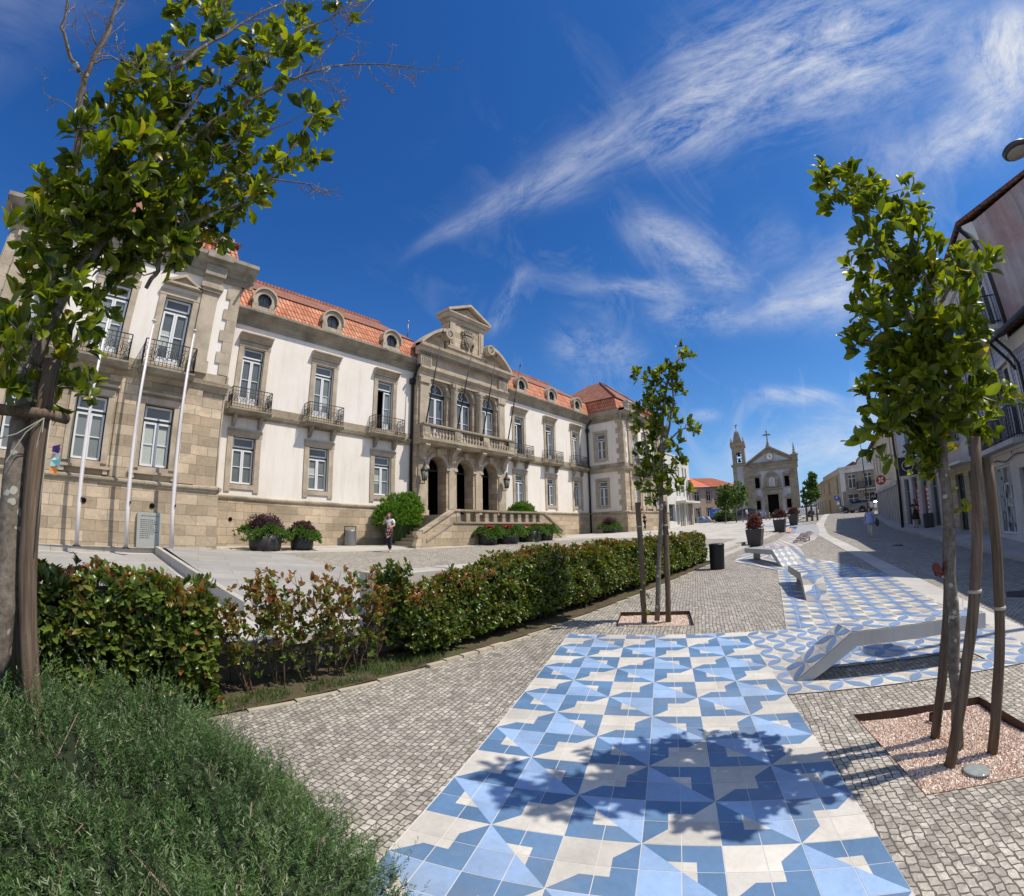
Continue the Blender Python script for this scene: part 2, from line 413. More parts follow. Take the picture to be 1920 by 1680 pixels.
# town square sheets
def sheet(name, xs, yfun, mat, dz=0):
    m = MB()
    for a, b in zip(xs, xs[1:]):
        ra, rb = yfun(a), yfun(b)
        for (y0, y1), (w0, w1) in zip(zip(ra, ra[1:]), zip(rb, rb[1:])):
            m.quad((a, y0, zplaza(a, y0)+dz), (b, w0, zplaza(b, w0)+dz), (b, w1, zplaza(b, w1)+dz), (a, y1, zplaza(a, y1)+dz))
    o = obj(name, m, mat); tag(o, kind='structure'); return o
def frange(a, b, n): return [a+(b-a)*i/n for i in range(n+1)]
sheet('square_paving', frange(-30, 16, 30), lambda x: frange(5.9, 32, 22), M['slab_light'])
sheet('square_paving', frange(16, 60, 30), lambda x: frange(5.3, 32, 22), M['slab_light'])
def cob(x):
    lo = 6.2 if x > 5.6 else lin(x, [(3.4, 16.2), (5.6, 10.5)])
    if x > 15.9: lo = 6.0
    hi = lin(x, [(3.4, 16.3), (6, 16.6), (12, 16.4), (26, 14.2)])
    lo = min(lo, hi-.05); return frange(lo, hi, 10)
sheet('cobbled_square', frange(3.4, 25, 26), cob, M['sett_fine'], .006)
# far sheet
mb = MB()
gx = [-300, -120, -60, -30, -10, 10, 30, 45, 60, 75, 90, 120, 200, 400, 900]; gy = [-500, -200, -80, -40, -20, -8, 0, 5, 12, 20, 32, 50, 100, 250, 600]
for a, b in zip(gx, gx[1:]):
    for c, d in zip(gy, gy[1:]):
        mb.quad(*[(x, y, min(zpath(x, y), zplaza(x, y))-.16 if x < 50 else zpath(x, y)-.03) for x, y in ((a, c), (b, c), (b, d), (a, d))])
o = obj('ground', mb, slabs('far_paving', (.36, .335, .3), 3, 1.5, .2)); tag(o, kind='structure')
# steps between path and square (X 16..36), retaining wall and bed (X<16)
mb = MB()
for k, (ya, yb, zf) in enumerate([(4.62, 4.98, .34), (4.98, 5.34, .70)]):
    n = 26
    for i in range(n):
        a = 16.05+(37-16.05)*i/n; b = 16.05+(37-16.05)*(i+1)/n-.008
        za, zb = [zpath(x, 4.6)+(zplaza(x, 5.35)-zpath(x, 4.6))*zf+.012 for x in (a, b)]
        if k == 1: za, zb = zplaza(a, 5.35)+.01, zplaza(b, 5.35)+.01
        lo = -2.2
        mb.add([(a,ya,lo),(b,ya,lo),(b,yb,lo),(a,yb,lo),(a,ya,za),(b,ya,zb),(b,yb,zb),(a,yb,za)],
               [(4,5,6,7),(0,1,5,4),(1,2,6,5),(3,0,4,7)])
o = obj('step', mb, M['granite_light'], loc=(26, 5, -1.2)); tag(o, 'two shallow granite steps rising from the tiled path to the square', 'steps')
mb = MB(); n = 24
for i in range(n):
    a = -22+(15.9+22)*i/n; b = -22+(15.9+22)*(i+1)/n-.006
    za, zb = zplaza(a, 5.9)+.03, zplaza(b, 5.9)+.03
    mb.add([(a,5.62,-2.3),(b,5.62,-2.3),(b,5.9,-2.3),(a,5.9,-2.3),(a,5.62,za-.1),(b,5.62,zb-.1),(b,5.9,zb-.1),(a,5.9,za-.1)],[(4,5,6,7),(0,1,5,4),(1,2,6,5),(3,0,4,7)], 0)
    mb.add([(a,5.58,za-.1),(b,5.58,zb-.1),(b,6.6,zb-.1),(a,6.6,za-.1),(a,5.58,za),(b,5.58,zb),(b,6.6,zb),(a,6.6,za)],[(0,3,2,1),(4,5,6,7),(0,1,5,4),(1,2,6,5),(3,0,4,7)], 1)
o = obj('retaining_wall', mb, [ashlar('wall_shaded_stone', (.13, .12, .10), (.2, .185, .155), (.06, .055, .05), .8, .3, .6), M['granite_light']], loc=(0, 5.9, -1.9)); tag(o, 'low granite retaining wall with pale coping behind the sparse shrubs', 'wall')  # shade on the wall face is put into this darker stone colour
mb = MB()
for i in range(8):
    a = 3.88+1.5*i; b = a+1.494
    za = zplaza(a, 6.2); mb.box(a, b, 5.97, 6.62, za-.1, -.62+.012*i, 0)
o = obj('parapet_wall', mb, [M['granite_light']], loc=(4, 6, -1.3)); bevel(o, .012); tag(o, 'long flat topped granite block parapet behind the dense hedge', 'parapet')
# planting bed soil and kerb
mb = MB(); n = 30
for i in range(n):
    a = -8+(16.1+8)*i/n; b = -8+(16.1+8)*(i+1)/n
    mb.quad((a,4.78,zpath(a,4.78)+.02),(b,4.78,zpath(b,4.78)+.02),(b,5.62,zpath(b,5.62)+.05),(a,5.62,zpath(a,5.62)+.05))
o = obj('planting_soil', mb, M['soil']); tag(o, kind='structure')
mb = MB(); x = -1.0
while x < 16:
    l = random.uniform(.5, 1.1); jy = random.uniform(-.01, .01); z = zpath(x, 4.7)
    if x < 3.6 or x > 5.0: mb.box(x, x+l-.012, 4.71+jy, 4.78+jy, z-.1, z+.022 if x < 3.6 else z+.02)
    else: mb.box(x, x+.3-.02, 4.69+jy, 4.78+jy, z-.1, z+.045); l = .3
    x += l
o = obj('bed_kerb', mb, plaster('kerb_stone', (.5, .45, .36), .7, 3), loc=(6, 4.7, -1.7)); tag(o, 'narrow pale stone kerb edging the hedge bed', 'kerb')
# kerb step with dark riser left of the cobbled square and the podium the flagpoles stand on
mb = MB()
A, B, D = (1.89, 16.41), (2.1, 7.0), (-14, 16.0)
def seg(m, a, b, w, h0, h1, n=8, mi=0):
    dx, dy = b[0]-a[0], b[1]-a[1]; L = math.hypot(dx, dy); nx, ny = -dy/L*w, dx/L*w
    for i in range(n):
        p = [(a[0]+dx*(i+k)/n, a[1]+dy*(i+k)/n) for k in (0, .995)]
        vs = []
        for h in (h0, h1):
            for (x, y), s in ((p[0], 0), (p[1], 0), (p[1], 1), (p[0], 1)):
                vs.append((x+nx*s, y+ny*s, zplaza(x, y)+h))
        m.add(vs, [(0,3,2,1),(4,5,6,7),(0,1,5,4),(1,2,6,5),(2,3,7,6),(3,0,4,7)], mi)
seg(mb, B, A, -.11, -.1, .235, 14)
seg(mb, D, A, .35, -.1, .18, 10)
seg(mb, (1.89, 16.41), (3.9, 16.5), .35, -.1, .14, 3)
o = obj('podium_kerb', mb, M['granite_light'], loc=(1.9, 16.4, -.9)); tag(o, 'raised granite kerb edging the pavement at the foot of the white flagpoles', 'kerb')
sheet('square_paving', frange(-20, 3.8, 10), lambda x: frange(16.3, 20, 4), M['slab_light'], .17)
m = MB()
for i in range(8):
    for j in range(12):
        q = []
        for a, b in ((i, j), (i+1, j), (i+1, j+1), (i, j+1)):
            x = 2.15+(6.4-2.15)*a/8; y = 6.75+(16.42-6.75)*b/12; q.append((x, y, zplaza(x, y)+.225*(1-a/8)**.8*cl((y-6.75)/2.5)+.006))
        m.poly(q)
o = obj('square_paving', m, slabs('slab_gray', (.36, .35, .33), 1.5, .75, .2)); tag(o, kind='structure')
m = MB()
for i in range(6):
    for j in range(8):
        q = []
        for a, b in ((i, j), (i+1, j), (i+1, j+1), (i, j+1)):
            x = -12+(1.85+12)*a/6; y = 8+(16.0-8)*b/8; q.append((x, y, zplaza(x, y)+.005))
        m.poly(q)
o = obj('square_paving', m, MATS['slab_gray']); tag(o, kind='structure')

# ------------------------------------------------------------------ tiled path
def tilemat(name, c, rough=.42):
    t = NT(name); a = t.new('ShaderNodeAttribute'); a.attribute_name = 'tone'
    n = t.noise(1.6, 6, .7, t.coords()); n2 = t.noise(26, 4, .7, t.coords())
    cc = t.mix(1, c, t.ramp(a.outputs['Fac'], [(0, (.78, .79, .80)), (1, (1.12, 1.12, 1.1))]), 'MULTIPLY')
    cc = t.mix(.6, cc, t.ramp(n.outputs[0], [(.28, (.68, .66, .63)), (.6, (1.06, 1.06, 1.06))]), 'MULTIPLY')
    cc = t.mix(.5, cc, t.ramp(n2.outputs[0], [(.25, (.82, .81, .8)), (.6, (1.06, 1.06, 1.06))]), 'MULTIPLY')
    n3 = t.noise(5.5, 8, .8, t.coords()); cc = t.mix(t.math('MULTIPLY', t.math('GREATER_THAN', n3.outputs[0], .69), .6), cc, (.12, .11, .1))
    n4 = t.noise(.55, 7, .72, t.coords()); cc = t.mix(t.ramp(n4.outputs[0], [(.48, (0, 0, 0)), (.68, (.38, .38, .38))]), cc, (.30, .27, .22))
    t.col(cc); t.bump(n2.outputs[0], .08, .003); return t.set(.52, 0, .35)
TW = tilemat('tile_white', (.66, .63, .57)); TM = tilemat('tile_blue', (.125, .235, .405)); TL_ = tilemat('tile_light_blue', (.32, .475, .73))
TB = tilemat('tile_petal_blue', (.20, .315, .53)); TG = tilemat('tile_beige', (.43, .41, .35)); TGB = tilemat('tile_gray_blue', (.27, .32, .40)); TP = tilemat('tile_pinkish', (.47, .40, .38))
GROUT = simple('grout', (.66, .64, .6), .8)
MATSET = [TW, TM, TL_, TB, TG, TGB, TP, GROUT]
class TileField:
    def __init__(s, o, ang, T, zf):
        """o origin (p,q); u axis = q direction turned by ang, v axis = p direction turned by ang"""
        s.o = o; s.T = T; s.c, s.s = math.cos(ang), math.sin(ang); s.mb = MB(); s.tone = []; s.zf = zf
    def pq(s, u, v):
        u *= s.T; v *= s.T
        return (s.o[0]+v*s.c-u*s.s, s.o[1]+v*s.s+u*s.c)
    def uv(s, p, q):
        a, b = p-s.o[0], q-s.o[1]
        return ((-a*s.s+b*s.c)/s.T, (a*s.c+b*s.s)/s.T)
    def emit(s, poly, mi, dz, tone, region=None, hole=None):
        if region is not None: poly = clip_convex(ccw(poly), region)
        if len(poly) < 3 or abs(area(poly)) < 1e-5: return
        if hole is not None:
            h = hole; parts = []
            rest = ccw(poly)
            for i in range(len(h)):
                (x0, y0), (x1, y1) = h[i], h[(i+1) % len(h)]
                nx, ny = (y1-y0), -(x1-x0)
                outp = clip_half(rest, -nx, -ny, -(nx*x0+ny*y0))
                if len(outp) >= 3: parts.append(outp)
                rest = clip_half(rest, nx, ny, nx*x0+ny*y0)
                if len(rest) < 3: break
            for q in parts: s.emit(q, mi, dz, tone)
            return
        pts = []
        for u, v in ccw(poly):
            p, q = s.pq(u, v); X, Y = xy(p, q); pts.append((X, Y, s.zf(X, Y)+dz))
        s.mb.poly(pts[::-1], mi); s.tone.append(tone)
    def finish(s, name, **k):
        o = obj(name, s.mb, MATSET, **k)
        at = o.data.attributes.new('tone', 'FLOAT', 'FACE'); at.data.foreach_set('value', s.tone); return o
def flat(X, Y): return -2+.0385*min(X*PX+Y*PY, 56)-.0075*cl(X*QX+Y*QY, -20, 16)
T = .2312; G = .011
def tilerect(i, j): return [(i+G, j+G), (i+1-G, j+G), (i+1-G, j+1-G), (i+G, j+1-G)]
# pattern A
B1 = [(0, [(0,0),(2,0),(2,2)]), (0, [(.65,.65),(1.35,1.35),(.65,1.35)]), (1, [(0,0),(.65,.65),(.65,1.35),(0,2)]), (1, [(0,2),(.65,1.35),(1.35,1.35),(2,2)])]
B2 = [(2, [(0,0),(0,-2),(2,-2)]), (0, [(.65,-.65),(1.35,-1.35),(1.35,-.65)]), (1, [(0,0),(.65,-.65),(1.35,-.65),(2,0)]), (1, [(2,0),(1.35,-.65),(1.35,-1.35),(2,-2)])]
def rot(b): return [(m, [(-x, -y) for x, y in p]) for m, p in b]
FA = TileField((2.54, -.075), 0, T, flat)
for J in range(-12, 21, 2):
    for I in range(-6, 6, 2):
        a, b = (I//2) % 2, (J//2) % 2
        if (a, b) == (0, 0): pat, off = B1, (I, J)
        elif (a, b) == (1, 1): pat, off = rot(B1), (I+2, J+2)
        elif (a, b) == (0, 1): pat, off = B2, (I, J+2)
        else: pat, off = rot(B2), (I+2, J)
        for mi, poly in pat:
            P = ccw([(x+off[0], y+off[1]) for x, y in poly])
            for i in (I, I+1):
                for j in (J, J+1):
                    if j >= 21: continue
                    c = clip_convex(P, tilerect(i, j))
                    if len(c) >= 3: FA.emit(c, mi, .012, ((i*37+j*61) % 17)/17*.7+.15)
FA.emit([(-6.03, -12), (6, -12), (6, 21.03), (-6.03, 21.03)], 7, .0106, .5)
o = FA.finish('tiled_path'); tag(o, kind='structure')
# pattern B: petals
FB = TileField((4.85, 1.312), 0, T, flat)
bandpq = [(x*PX+lin(x, BAND)*PY, x*QX+lin(x, BAND)*QY) for x in (4.0, 9.0)]
def petal(x0, y0, x1, y1, w=.205, n=8):
    dx, dy = x1-x0, y1-y0; pts = []
    for k in range(n+1):
        t = k/n; s_ = w*math.sin(math.pi*t) if 0 < t < 1 else 0; pts.append((x0+dx*t-dy*s_, y0+dy*t+dx*s_))
    for k in range(n-1, 0, -1):
        t = k/n; s_ = w*math.sin(math.pi*t); pts.append((x0+dx*t+dy*s_, y0+dy*t-dx*s_))
    return pts
regB = ccw([FB.uv(4.85, 1.317), FB.uv(7.395, 1.317), FB.uv(7.395, 5.02), FB.uv(4.85, 4.52)])
hole = ccw([FB.uv(5.17, 1.62), FB.uv(5.55, 1.9), FB.uv(5.55, 3.86), FB.uv(5.17, 3.86)])
def petals(F, i0, i1, j0, j1, reg, hole, dz=.012, mi=3, cut=True):
    for i in range(i0, i1):
        for j in range(j0, j1):
            F.emit(tilerect(i, j), 0, dz, ((i*37+j*61) % 17)/17, reg, hole)
            e = (i+j) % 2 == 0
            pt = petal(i+.03, j+.03, i+.97, j+.97) if e else petal(i+.97, j+.03, i+.03, j+.97)
            F.emit(pt, mi, dz+.003, ((i*31+j*17) % 13)/13, reg, hole)
            ln = [(i+.97, j+.02), (i+.98, j+.03), (i+.03, j+.98), (i+.02, j+.97)] if e else [(i+.02, j+.03), (i+.03, j+.02), (i+.98, j+.97), (i+.97, j+.98)]
            F.emit(ln, 4, dz+.005, .3, reg, hole)
petals(FB, 0, 17, 0, 11, regB, hole)
FB.emit([FB.uv(4.85, 1.312), FB.uv(4.85, 4.52), FB.uv(7.4, 5.02), FB.uv(7.4, 1.312)], 7, .0106, .5, None, hole)
o = FB.finish('tiled_path'); tag(o, kind='structure')
# pattern C: quatrefoils on beige/white
FCF = TileField((7.41, 1.975), .227, T*1.0, flat)
regC = ccw([FCF.uv(7.41, 1.975), FCF.uv(7.41, 4.9), FCF.uv(11.6, 5.74), FCF.uv(15.1, 5.5), FCF.uv(13.89, 3.47)])
def quat(cx, cy, sx, sy):
    return [(cx+sx*x, cy+sy*y) for x, y in [(.02,.02),(.92,.02),(.86,.15),(.66,.25),(.46,.31),(.38,.38),(.31,.46),(.25,.66),(.15,.86),(.02,.92)]]
def quats(F, i0, i1, j0, j1, reg, dz=.012):
    for i in range(i0, i1):
        for j in range(j0, j1):
            F.emit(tilerect(i, j), 4 if (i+j) % 2 == 1 else 0, dz, ((i*37+j*61) % 17)/17, reg)
            ci = i+1 if i % 2 == 0 else i; cj = j+1 if j % 2 == 0 else j
            q = quat(ci, cj, -1 if ci > i else 1, -1 if cj > j else 1)
            c = clip_convex(ccw(q), [(i+G, j+G), (i+1-G, j+G), (i+1-G, j+1-G), (i+G, j+1-G)])
            F.emit(c, 3, dz+.003, ((i*31+j*17) % 13)/13, reg)
quats(FCF, -2, 16, -4, 34, regC)
FCF.emit(regC, 7, .0106, .5)
o = FCF.finish('tiled_path'); tag(o, kind='structure')
# pattern D: slanted stripes, two zones
def stripes(F, reg, mw, mc, ang, w, duty=.5, dz=.012):
    F.emit(reg, mc, dz, .5)
    us = [p[0] for p in reg]; vs = [p[1] for p in reg]; L = 60
    cx, cy = sum(us)/len(us), sum(vs)/len(vs); dx, dy = math.cos(ang), math.sin(ang)
    for k in range(-45, 46):
        ox, oy = cx-dy*k*w, cy+dx*k*w
        q = [(ox-dx*L, oy-dy*L), (ox+dx*L, oy+dy*L), (ox+dx*L-dy*w*duty, oy+dy*L+dx*w*duty), (ox-dx*L-dy*w*duty, oy-dy*L+dx*w*duty)]
        F.emit(q, mw, dz+.003, ((k*7) % 5)/5, reg)
FD = TileField((13.9, 3.48), 0, T, flat)
def rg(F, pts): return ccw([F.uv(*p) for p in pts])
regD1 = rg(FD, [(16.7, 2.62), (13.89, 3.48), (15.0, 5.3), (16.4, 4.9), (21.9, 4.75), (20.7, 4.1)])
stripes(FD, rg(FD, [(16.7, 2.62), (13.89, 3.48), (14.5, 4.4), (17.2, 4.0)]), 0, 5, math.radians(97), 1.5)
stripes(FD, rg(FD, [(16.72, 2.63), (17.22, 4.0), (21.9, 4.8), (20.7, 4.0)]), 0, 5, math.radians(55), 1.5)
stripes(FD, rg(FD, [(14.5, 4.4), (15.1, 5.5), (16.1, 5.05), (17.22, 4.0)]), 0, 5, math.radians(80), 1.7)
stripes(FD, rg(FD, [(17.22, 4.0), (16.1, 5.05), (20.3, 6.1), (21.9, 4.8)]), 0, 5, math.radians(80), 1.7)
stripes(FD, rg(FD, [(21.9, 4.8), (20.35, 6.15), (23.3, 7.85), (26, 8.9), (29.6, 8.1), (24.9, 6.35)]), 0, 6, math.radians(85), 1.3)
stripes(FD, rg(FD, [(29.6, 8.1), (26, 8.9), (28.7, 9.95), (36.3, 12.4), (37.8, 11.2), (36.6, 10.3), (33.9, 9.2)]), 0, 5, math.radians(110), 1.6)
stripes(FD, rg(FD, [(38.5, 9.2), (38.5, 12.4), (43, 12.0), (44, 8.6)]), 0, 2, math.radians(40), 2.2)
o = FD.finish('tiled_path'); tag(o, kind='structure')
# ------------------------------------------------------------------ tree pits
def gravel(b, name):
    p0, p1, q0, q1 = b; m = MB()
    n = 22; zz = -.07
    for i in range(n):
        for j in range(n):
            pts = []
            for a, c in ((i, j), (i+1, j), (i+1, j+1), (i, j+1)):
                p = p0+(p1-p0)*a/n; q = q0+(q1-q0)*c/n
                h = .018*noise.noise(Vector((p*3, q*3, 1)))
                X, Y = xy(p, q); pts.append((X, Y, flat(X, Y)+zz+h))
            m.poly(pts[::-1], 0)
    o = obj(name, m, M['gravel']); tag(o, kind='stuff'); return o
t = NT('gravel'); co = t.coords(); v = t.new('ShaderNodeTexVoronoi'); t.val(v, Scale=48.0); t.lk(co, v.inputs['Vector'])
bw = t.new('ShaderNodeRGBToBW'); t.lk(v.outputs['Color'], bw.inputs[0])
c = t.ramp(bw.outputs[0], [(.2, (.5, .35, .26)), (.45, (.74, .56, .43)), (.62, (.86, .70, .57)), (.8, (.88, .79, .70))])
c = t.mix(t.math('MULTIPLY', t.math('GREATER_THAN', v.outputs['Distance'], .62), .7), c, (.1, .07, .05)); t.col(c)
t.bump(t.math('MULTIPLY', v.outputs['Distance'], -1.0), 1.0, .02); M['gravel'] = t.set(.8, 0, .3)
rust = simple('rusty_steel', (.085, .045, .03), .8, .2, var=.35, nscale=15)
for bi, b in enumerate(BOXES):
    g = gravel(b, 'gravel')
    g['label'] = ['pinkish gravel filling the near tree pit', 'pinkish gravel filling the middle tree pit'][bi]; g['category'] = 'gravel'
    # pebbles proud of the sheet
    m = MB(); p0, p1, q0, q1 = b
    for _ in range(5200 if bi == 0 else 1500):
        p, q = random.uniform(p0+.02, p1-.02), random.uniform(q0+.02, q1-.02); r = random.uniform(.008, .016)*(1 if bi == 0 else 1.2)
        X, Y = xy(p, q); z = flat(X, Y)-.065+.018*noise.noise(Vector((p*3, q*3, 1)))
        a = random.uniform(0, 6.28); d = [(math.cos(a+k*2.09)*r*random.uniform(.7, 1.3), math.sin(a+k*2.09)*r*random.uniform(.7, 1.3)) for k in range(3)]
        mi = random.choice((0, 0, 1, 2))
        m.add([(X+d[0][0], Y+d[0][1], z-.004), (X+d[1][0], Y+d[1][1], z-.004), (X+d[2][0], Y+d[2][1], z-.004), (X, Y, z+r*random.uniform(.4, .8))], [(0,1,3),(1,2,3),(2,0,3)], mi)
    o = obj('pebbles', m, [simple('pebble_a', (.78, .59, .46), .8, var=.25), simple('pebble_b', (.86, .75, .65), .8), simple('pebble_c', (.6, .42, .32), .8)], g)
    o['kind'] = 'stuff'
    m = MB(); e = .006
    for (a0, a1, c0, c1) in ((p0-e, p0, q0-e, q1+e), (p1, p1+e, q0-e, q1+e), (p0, p1, q0-e, q0), (p0, p1, q1, q1+e)):
        P = [xy(a0, c0), xy(a1, c0), xy(a1, c1), xy(a0, c1)]
        vs = [(x, y, flat(x, y)-.12) for x, y in P]+[(x, y, flat(x, y)+.003) for x, y in P]
        m.add(vs, [(4,7,6,5),(0,1,5,4),(1,2,6,5),(2,3,7,6),(3,0,4,7)])
    X, Y = xy((p0+p1)/2, (q0+q1)/2)
    o = obj('pit_edging', m, rust, loc=(X, Y, flat(X, Y))); tag(o, ['rusty steel edging around the near gravel tree pit', 'rusty steel edging around the middle gravel tree pit'][bi], 'edging')
    # sett border course
X, Y, z = W(3.05, 2.6, -.04)
p0, q0 = 3.16, 2.36
X, Y = xy(p0, q0); m = MB(); m.lathe([(.0, 0), (.1, .0), (.102, .006), (.085, .012), (.0, .014)], (X, Y, flat(X, Y)-.055), 24)
o = obj('ground_uplight', m, simple('frosted_lens', (.3, .33, .31), .12, var=.4, nscale=20), loc=(X, Y, flat(X, Y)-.04)); tag(o, 'flat round ground light lying in the near gravel pit', 'ground light')
X, Y = xy(4.05, 2.5); m = MB(); zz = flat(X, Y)-.06
m.tube([(X, Y, zz), (X, Y, zz+.07)], .04, 14, 0, False); m.tube([(X, Y, zz+.07), (X, Y, zz)], .033, 14, 0, False)
o = obj('irrigation_pipe', m, rust, loc=(X, Y, zz)); tag(o, 'short open watering pipe in the far corner of the near pit', 'pipe')
# manhole covers in the street
for i, (x, y) in enumerate([(21.4, -1.7), (10.4, -3.1)]):
    m = MB(); m.box(x-.3, x+.3, y-.3, y+.3, zpath(x, y)-.02, zpath(x, y)+.012)
    o = obj('drain_cover', m, M['iron'], loc=(x, y, zpath(x, y))); tag(o, ['dark square drain cover in the street in front of the walking woman', 'dark square drain cover in the street behind the right hand stakes'][i], 'drain cover', 'drain covers in the street')

# ------------------------------------------------------------------ facade toolkit
class Frame:
    """local facade frame: u along the wall, n outward, z up -> 3D"""
    def __init__(s, o, u, n): s.o = Vector(o); s.u = Vector(u).normalized(); s.n = Vector(n).normalized()
    def P(s, u, n, z): return tuple(s.o + s.u*u + s.n*n + Vector((0, 0, z)))
    def box(s, m, u0, u1, n0, n1, z0, z1, mi=0):
        P = s.P
        vs = [P(u0,n0,z0),P(u1,n0,z0),P(u1,n1,z0),P(u0,n1,z0),P(u0,n0,z1),P(u1,n0,z1),P(u1,n1,z1),P(u0,n1,z1)]
        fs = [(0,3,2,1),(4,5,6,7),(0,1,5,4),(1,2,6,5),(2,3,7,6),(3,0,4,7)]
        if s.u.cross(s.n).z < 0: fs = [f[::-1] for f in fs]
        m.add(vs, fs, mi)
    def prism(s, m, pts, n0, n1, mi=0):
        a = [s.P(u, n0, z) for u, z in pts]; m.prism(a, s.n*(n1-n0), mi)
    def wall(s, m, u0, u1, z0, z1, ops, depth=.28, n=0, mi=0):
        us = sorted(set([u0, u1]+[min(max(x, u0), u1) for o in ops for x in o[:2]])); zs = sorted(set([z0, z1]+[min(max(x, z0), z1) for o in ops for x in o[2:4]]))
        for a, b in zip(us, us[1:]):
            for c, d in zip(zs, zs[1:]):
                um, zm = (a+b)/2, (c+d)/2
                if any(o[0] < um < o[1] and o[2] < zm < o[3] for o in ops): continue
                m.quad(s.P(a, n, c), s.P(b, n, c), s.P(b, n, d), s.P(a, n, d), mi)
        for (a, b, c, d) in [o[:4] for o in ops]:
            for p, q in (((a, c), (b, c)), ((b, c), (b, d)), ((b, d), (a, d)), ((a, d), (a, c))):
                m.quad(s.P(p[0], n, p[1]), s.P(q[0], n, q[1]), s.P(q[0], n-depth, q[1]), s.P(p[0], n-depth, p[1]), mi)
    def moulding(s, m, u0, u1, prof, ends=True, mi=0):
        """prof: list of (n,z) outline from bottom to top, swept along u"""
        a = [s.P(u0, n, z) for n, z in prof]; b = [s.P(u1, n, z) for n, z in prof]
        k = len(prof); fs = [(i, i+1, k+i+1, k+i) for i in range(k-1)]
        m.add(a+b, fs, mi)
        if ends: m.poly(a, mi); m.poly(b[::-1], mi)
def cornice_prof(z0, z1, d, n0=-.02):
    h = z1-z0
    return [(n0, z0), (.06, z0), (.06, z0+.15*h), (d*.3, z0+.2*h), (d*.38, z0+.45*h), (d*.75, z0+.55*h), (d*.8, z0+.7*h), (d, z0+.8*h), (d, z1), (n0, z1+.06)]
def bars(s, m, u0, u1, z0, z1, n0, t, w, mi=0):
    s.box(m, u0, u1, n0, n0+t, z0, z0+w, mi); s.box(m, u0, u1, n0, n0+t, z1-w, z1, mi)
    s.box(m, u0, u0+w, n0, n0+t, z0+w, z1-w, mi); s.box(m, u1-w, u1, n0, n0+t, z0+w, z1-w, mi)
def window(F, root, u0, u1, z0, z1, panel=0, open_=0, depth=.2, trans=.19, name='window', glassmat='glass', kw=.065, label=None, curtain=None):
    """white two-leaf casement with transom light in a dark outer frame. parts: window > pane, casement"""
    m = MB(); n = -depth; e = .035
    bars(F, m, u0, u1, z0, z1, n-.05, .07, e)
    zt = z1-(z1-z0)*trans
    F.box(m, u0+e, u1-e, n-.05, n+.03, zt-.05, zt+.02)
    w = obj(name, m, M['green_frame'], root)
    WINS.append((Vector(F.P((u0+u1)/2, 0, (z0+z1)/2)), (z1-z0)/2, w))
    if label: w['label'] = label
    f = MB(); um = (u0+u1)/2
    bars(F, f, u0+e+.01, u1-e-.01, zt+.03, z1-e-.01, n-.04, .075, kw)
    g = MB()
    F.box(g, u0+e, u1-e, n-.045, n-.02, zt+.02, z1-e)
    zb = z0+e+.01; zc = zt-.06
    zp = zb+(zc-zb)*panel
    for k, (a, b) in enumerate(((u0+e+.01, um), (um, u1-e-.01))):
        if open_ and k == open_-1:
            # leaf swung inwards: narrow perspective leaf plus dark gap
            hinge = a if k == 0 else b; sg = 1 if k == 0 else -1
            L = (b-a); cs, sn = math.cos(R(62)), math.sin(R(62))
            for (t0, t1, zz0, zz1) in ((0, 1, zb, zb+kw), (0, 1, zc-kw, zc), (0, kw/L, zb, zc), (1-kw/L, 1, zb, zc), (0, 1, (zb+zc)/2-.02, (zb+zc)/2+.02)):
                P = [F.P(hinge+sg*t*L*cs, n-.05-t*L*sn, z) for t, z in ((t0, zz0), (t1, zz0), (t1, zz1), (t0, zz1))]
                f.prism(P, F.u*.03)
            P = [F.P(hinge+sg*t*L*cs, n-.05-t*L*sn, z) for t, z in ((.05, zb+.05), (.95, zb+.05), (.95, zc-.05), (.05, zc-.05))]
            g.poly(P)
            F.box(g, a, b, n-.5, n-.49, zb, zc)
            continue
        bars(F, f, a+.004, b-.004, zb, zc, n-.04, .08, kw)
        if panel: F.box(f, a+kw, b-kw, n-.04, n+.02, zb+kw, zp)
        zz = zp if panel else zb+kw
        zm = zz+(zc-zz)*.47
        F.box(f, a+kw, b-kw, n-.035, n+.02, zm-.016, zm+.016)
        F.box(g, a+.03, b-.03, n-.045, n-.018, zz-.01, zc-.03)
    obj('casement', f, M['white_frame'], w)
    obj('pane', g, M[glassmat], w)
    if curtain:
        c = MB(); a, b, zlo, zhi = curtain
        F.box(c, u0+(u1-u0)*a, u0+(u1-u0)*b, n-.019, n-.012, z0+(z1-z0)*zlo, z0+(z1-z0)*zhi)
        obj('blind', c, M['curtain'], w)
    return w
def surround(F, m, u0, u1, z0, z1, w=.24, t=.05, foot=.3, ears=True, mi=0, top=True):
    F.box(m, u0-w, u0, -.02, t, z0-foot, z1, mi); F.box(m, u1, u1+w, -.02, t, z0-foot, z1, mi)
    F.box(m, u0-w-(.03 if ears else 0), u1+w+(.03 if ears else 0), -.02, t+.012, z1, z1+w, mi)
    F.box(m, u0, u1, -.02, t+.004, z0-.2, z0, mi)
def hood(F, m, u0, u1, z, d=.3, h=.32, mi=0):
    prof = [(0, z), (.07, z), (.09, z+h*.25), (d*.55, z+h*.45), (d*.65, z+h*.7), (d, z+h*.78), (d, z+h*.95), (0, z+h*1.1)]
    F.moulding(m, u0, u1, prof, True, mi)
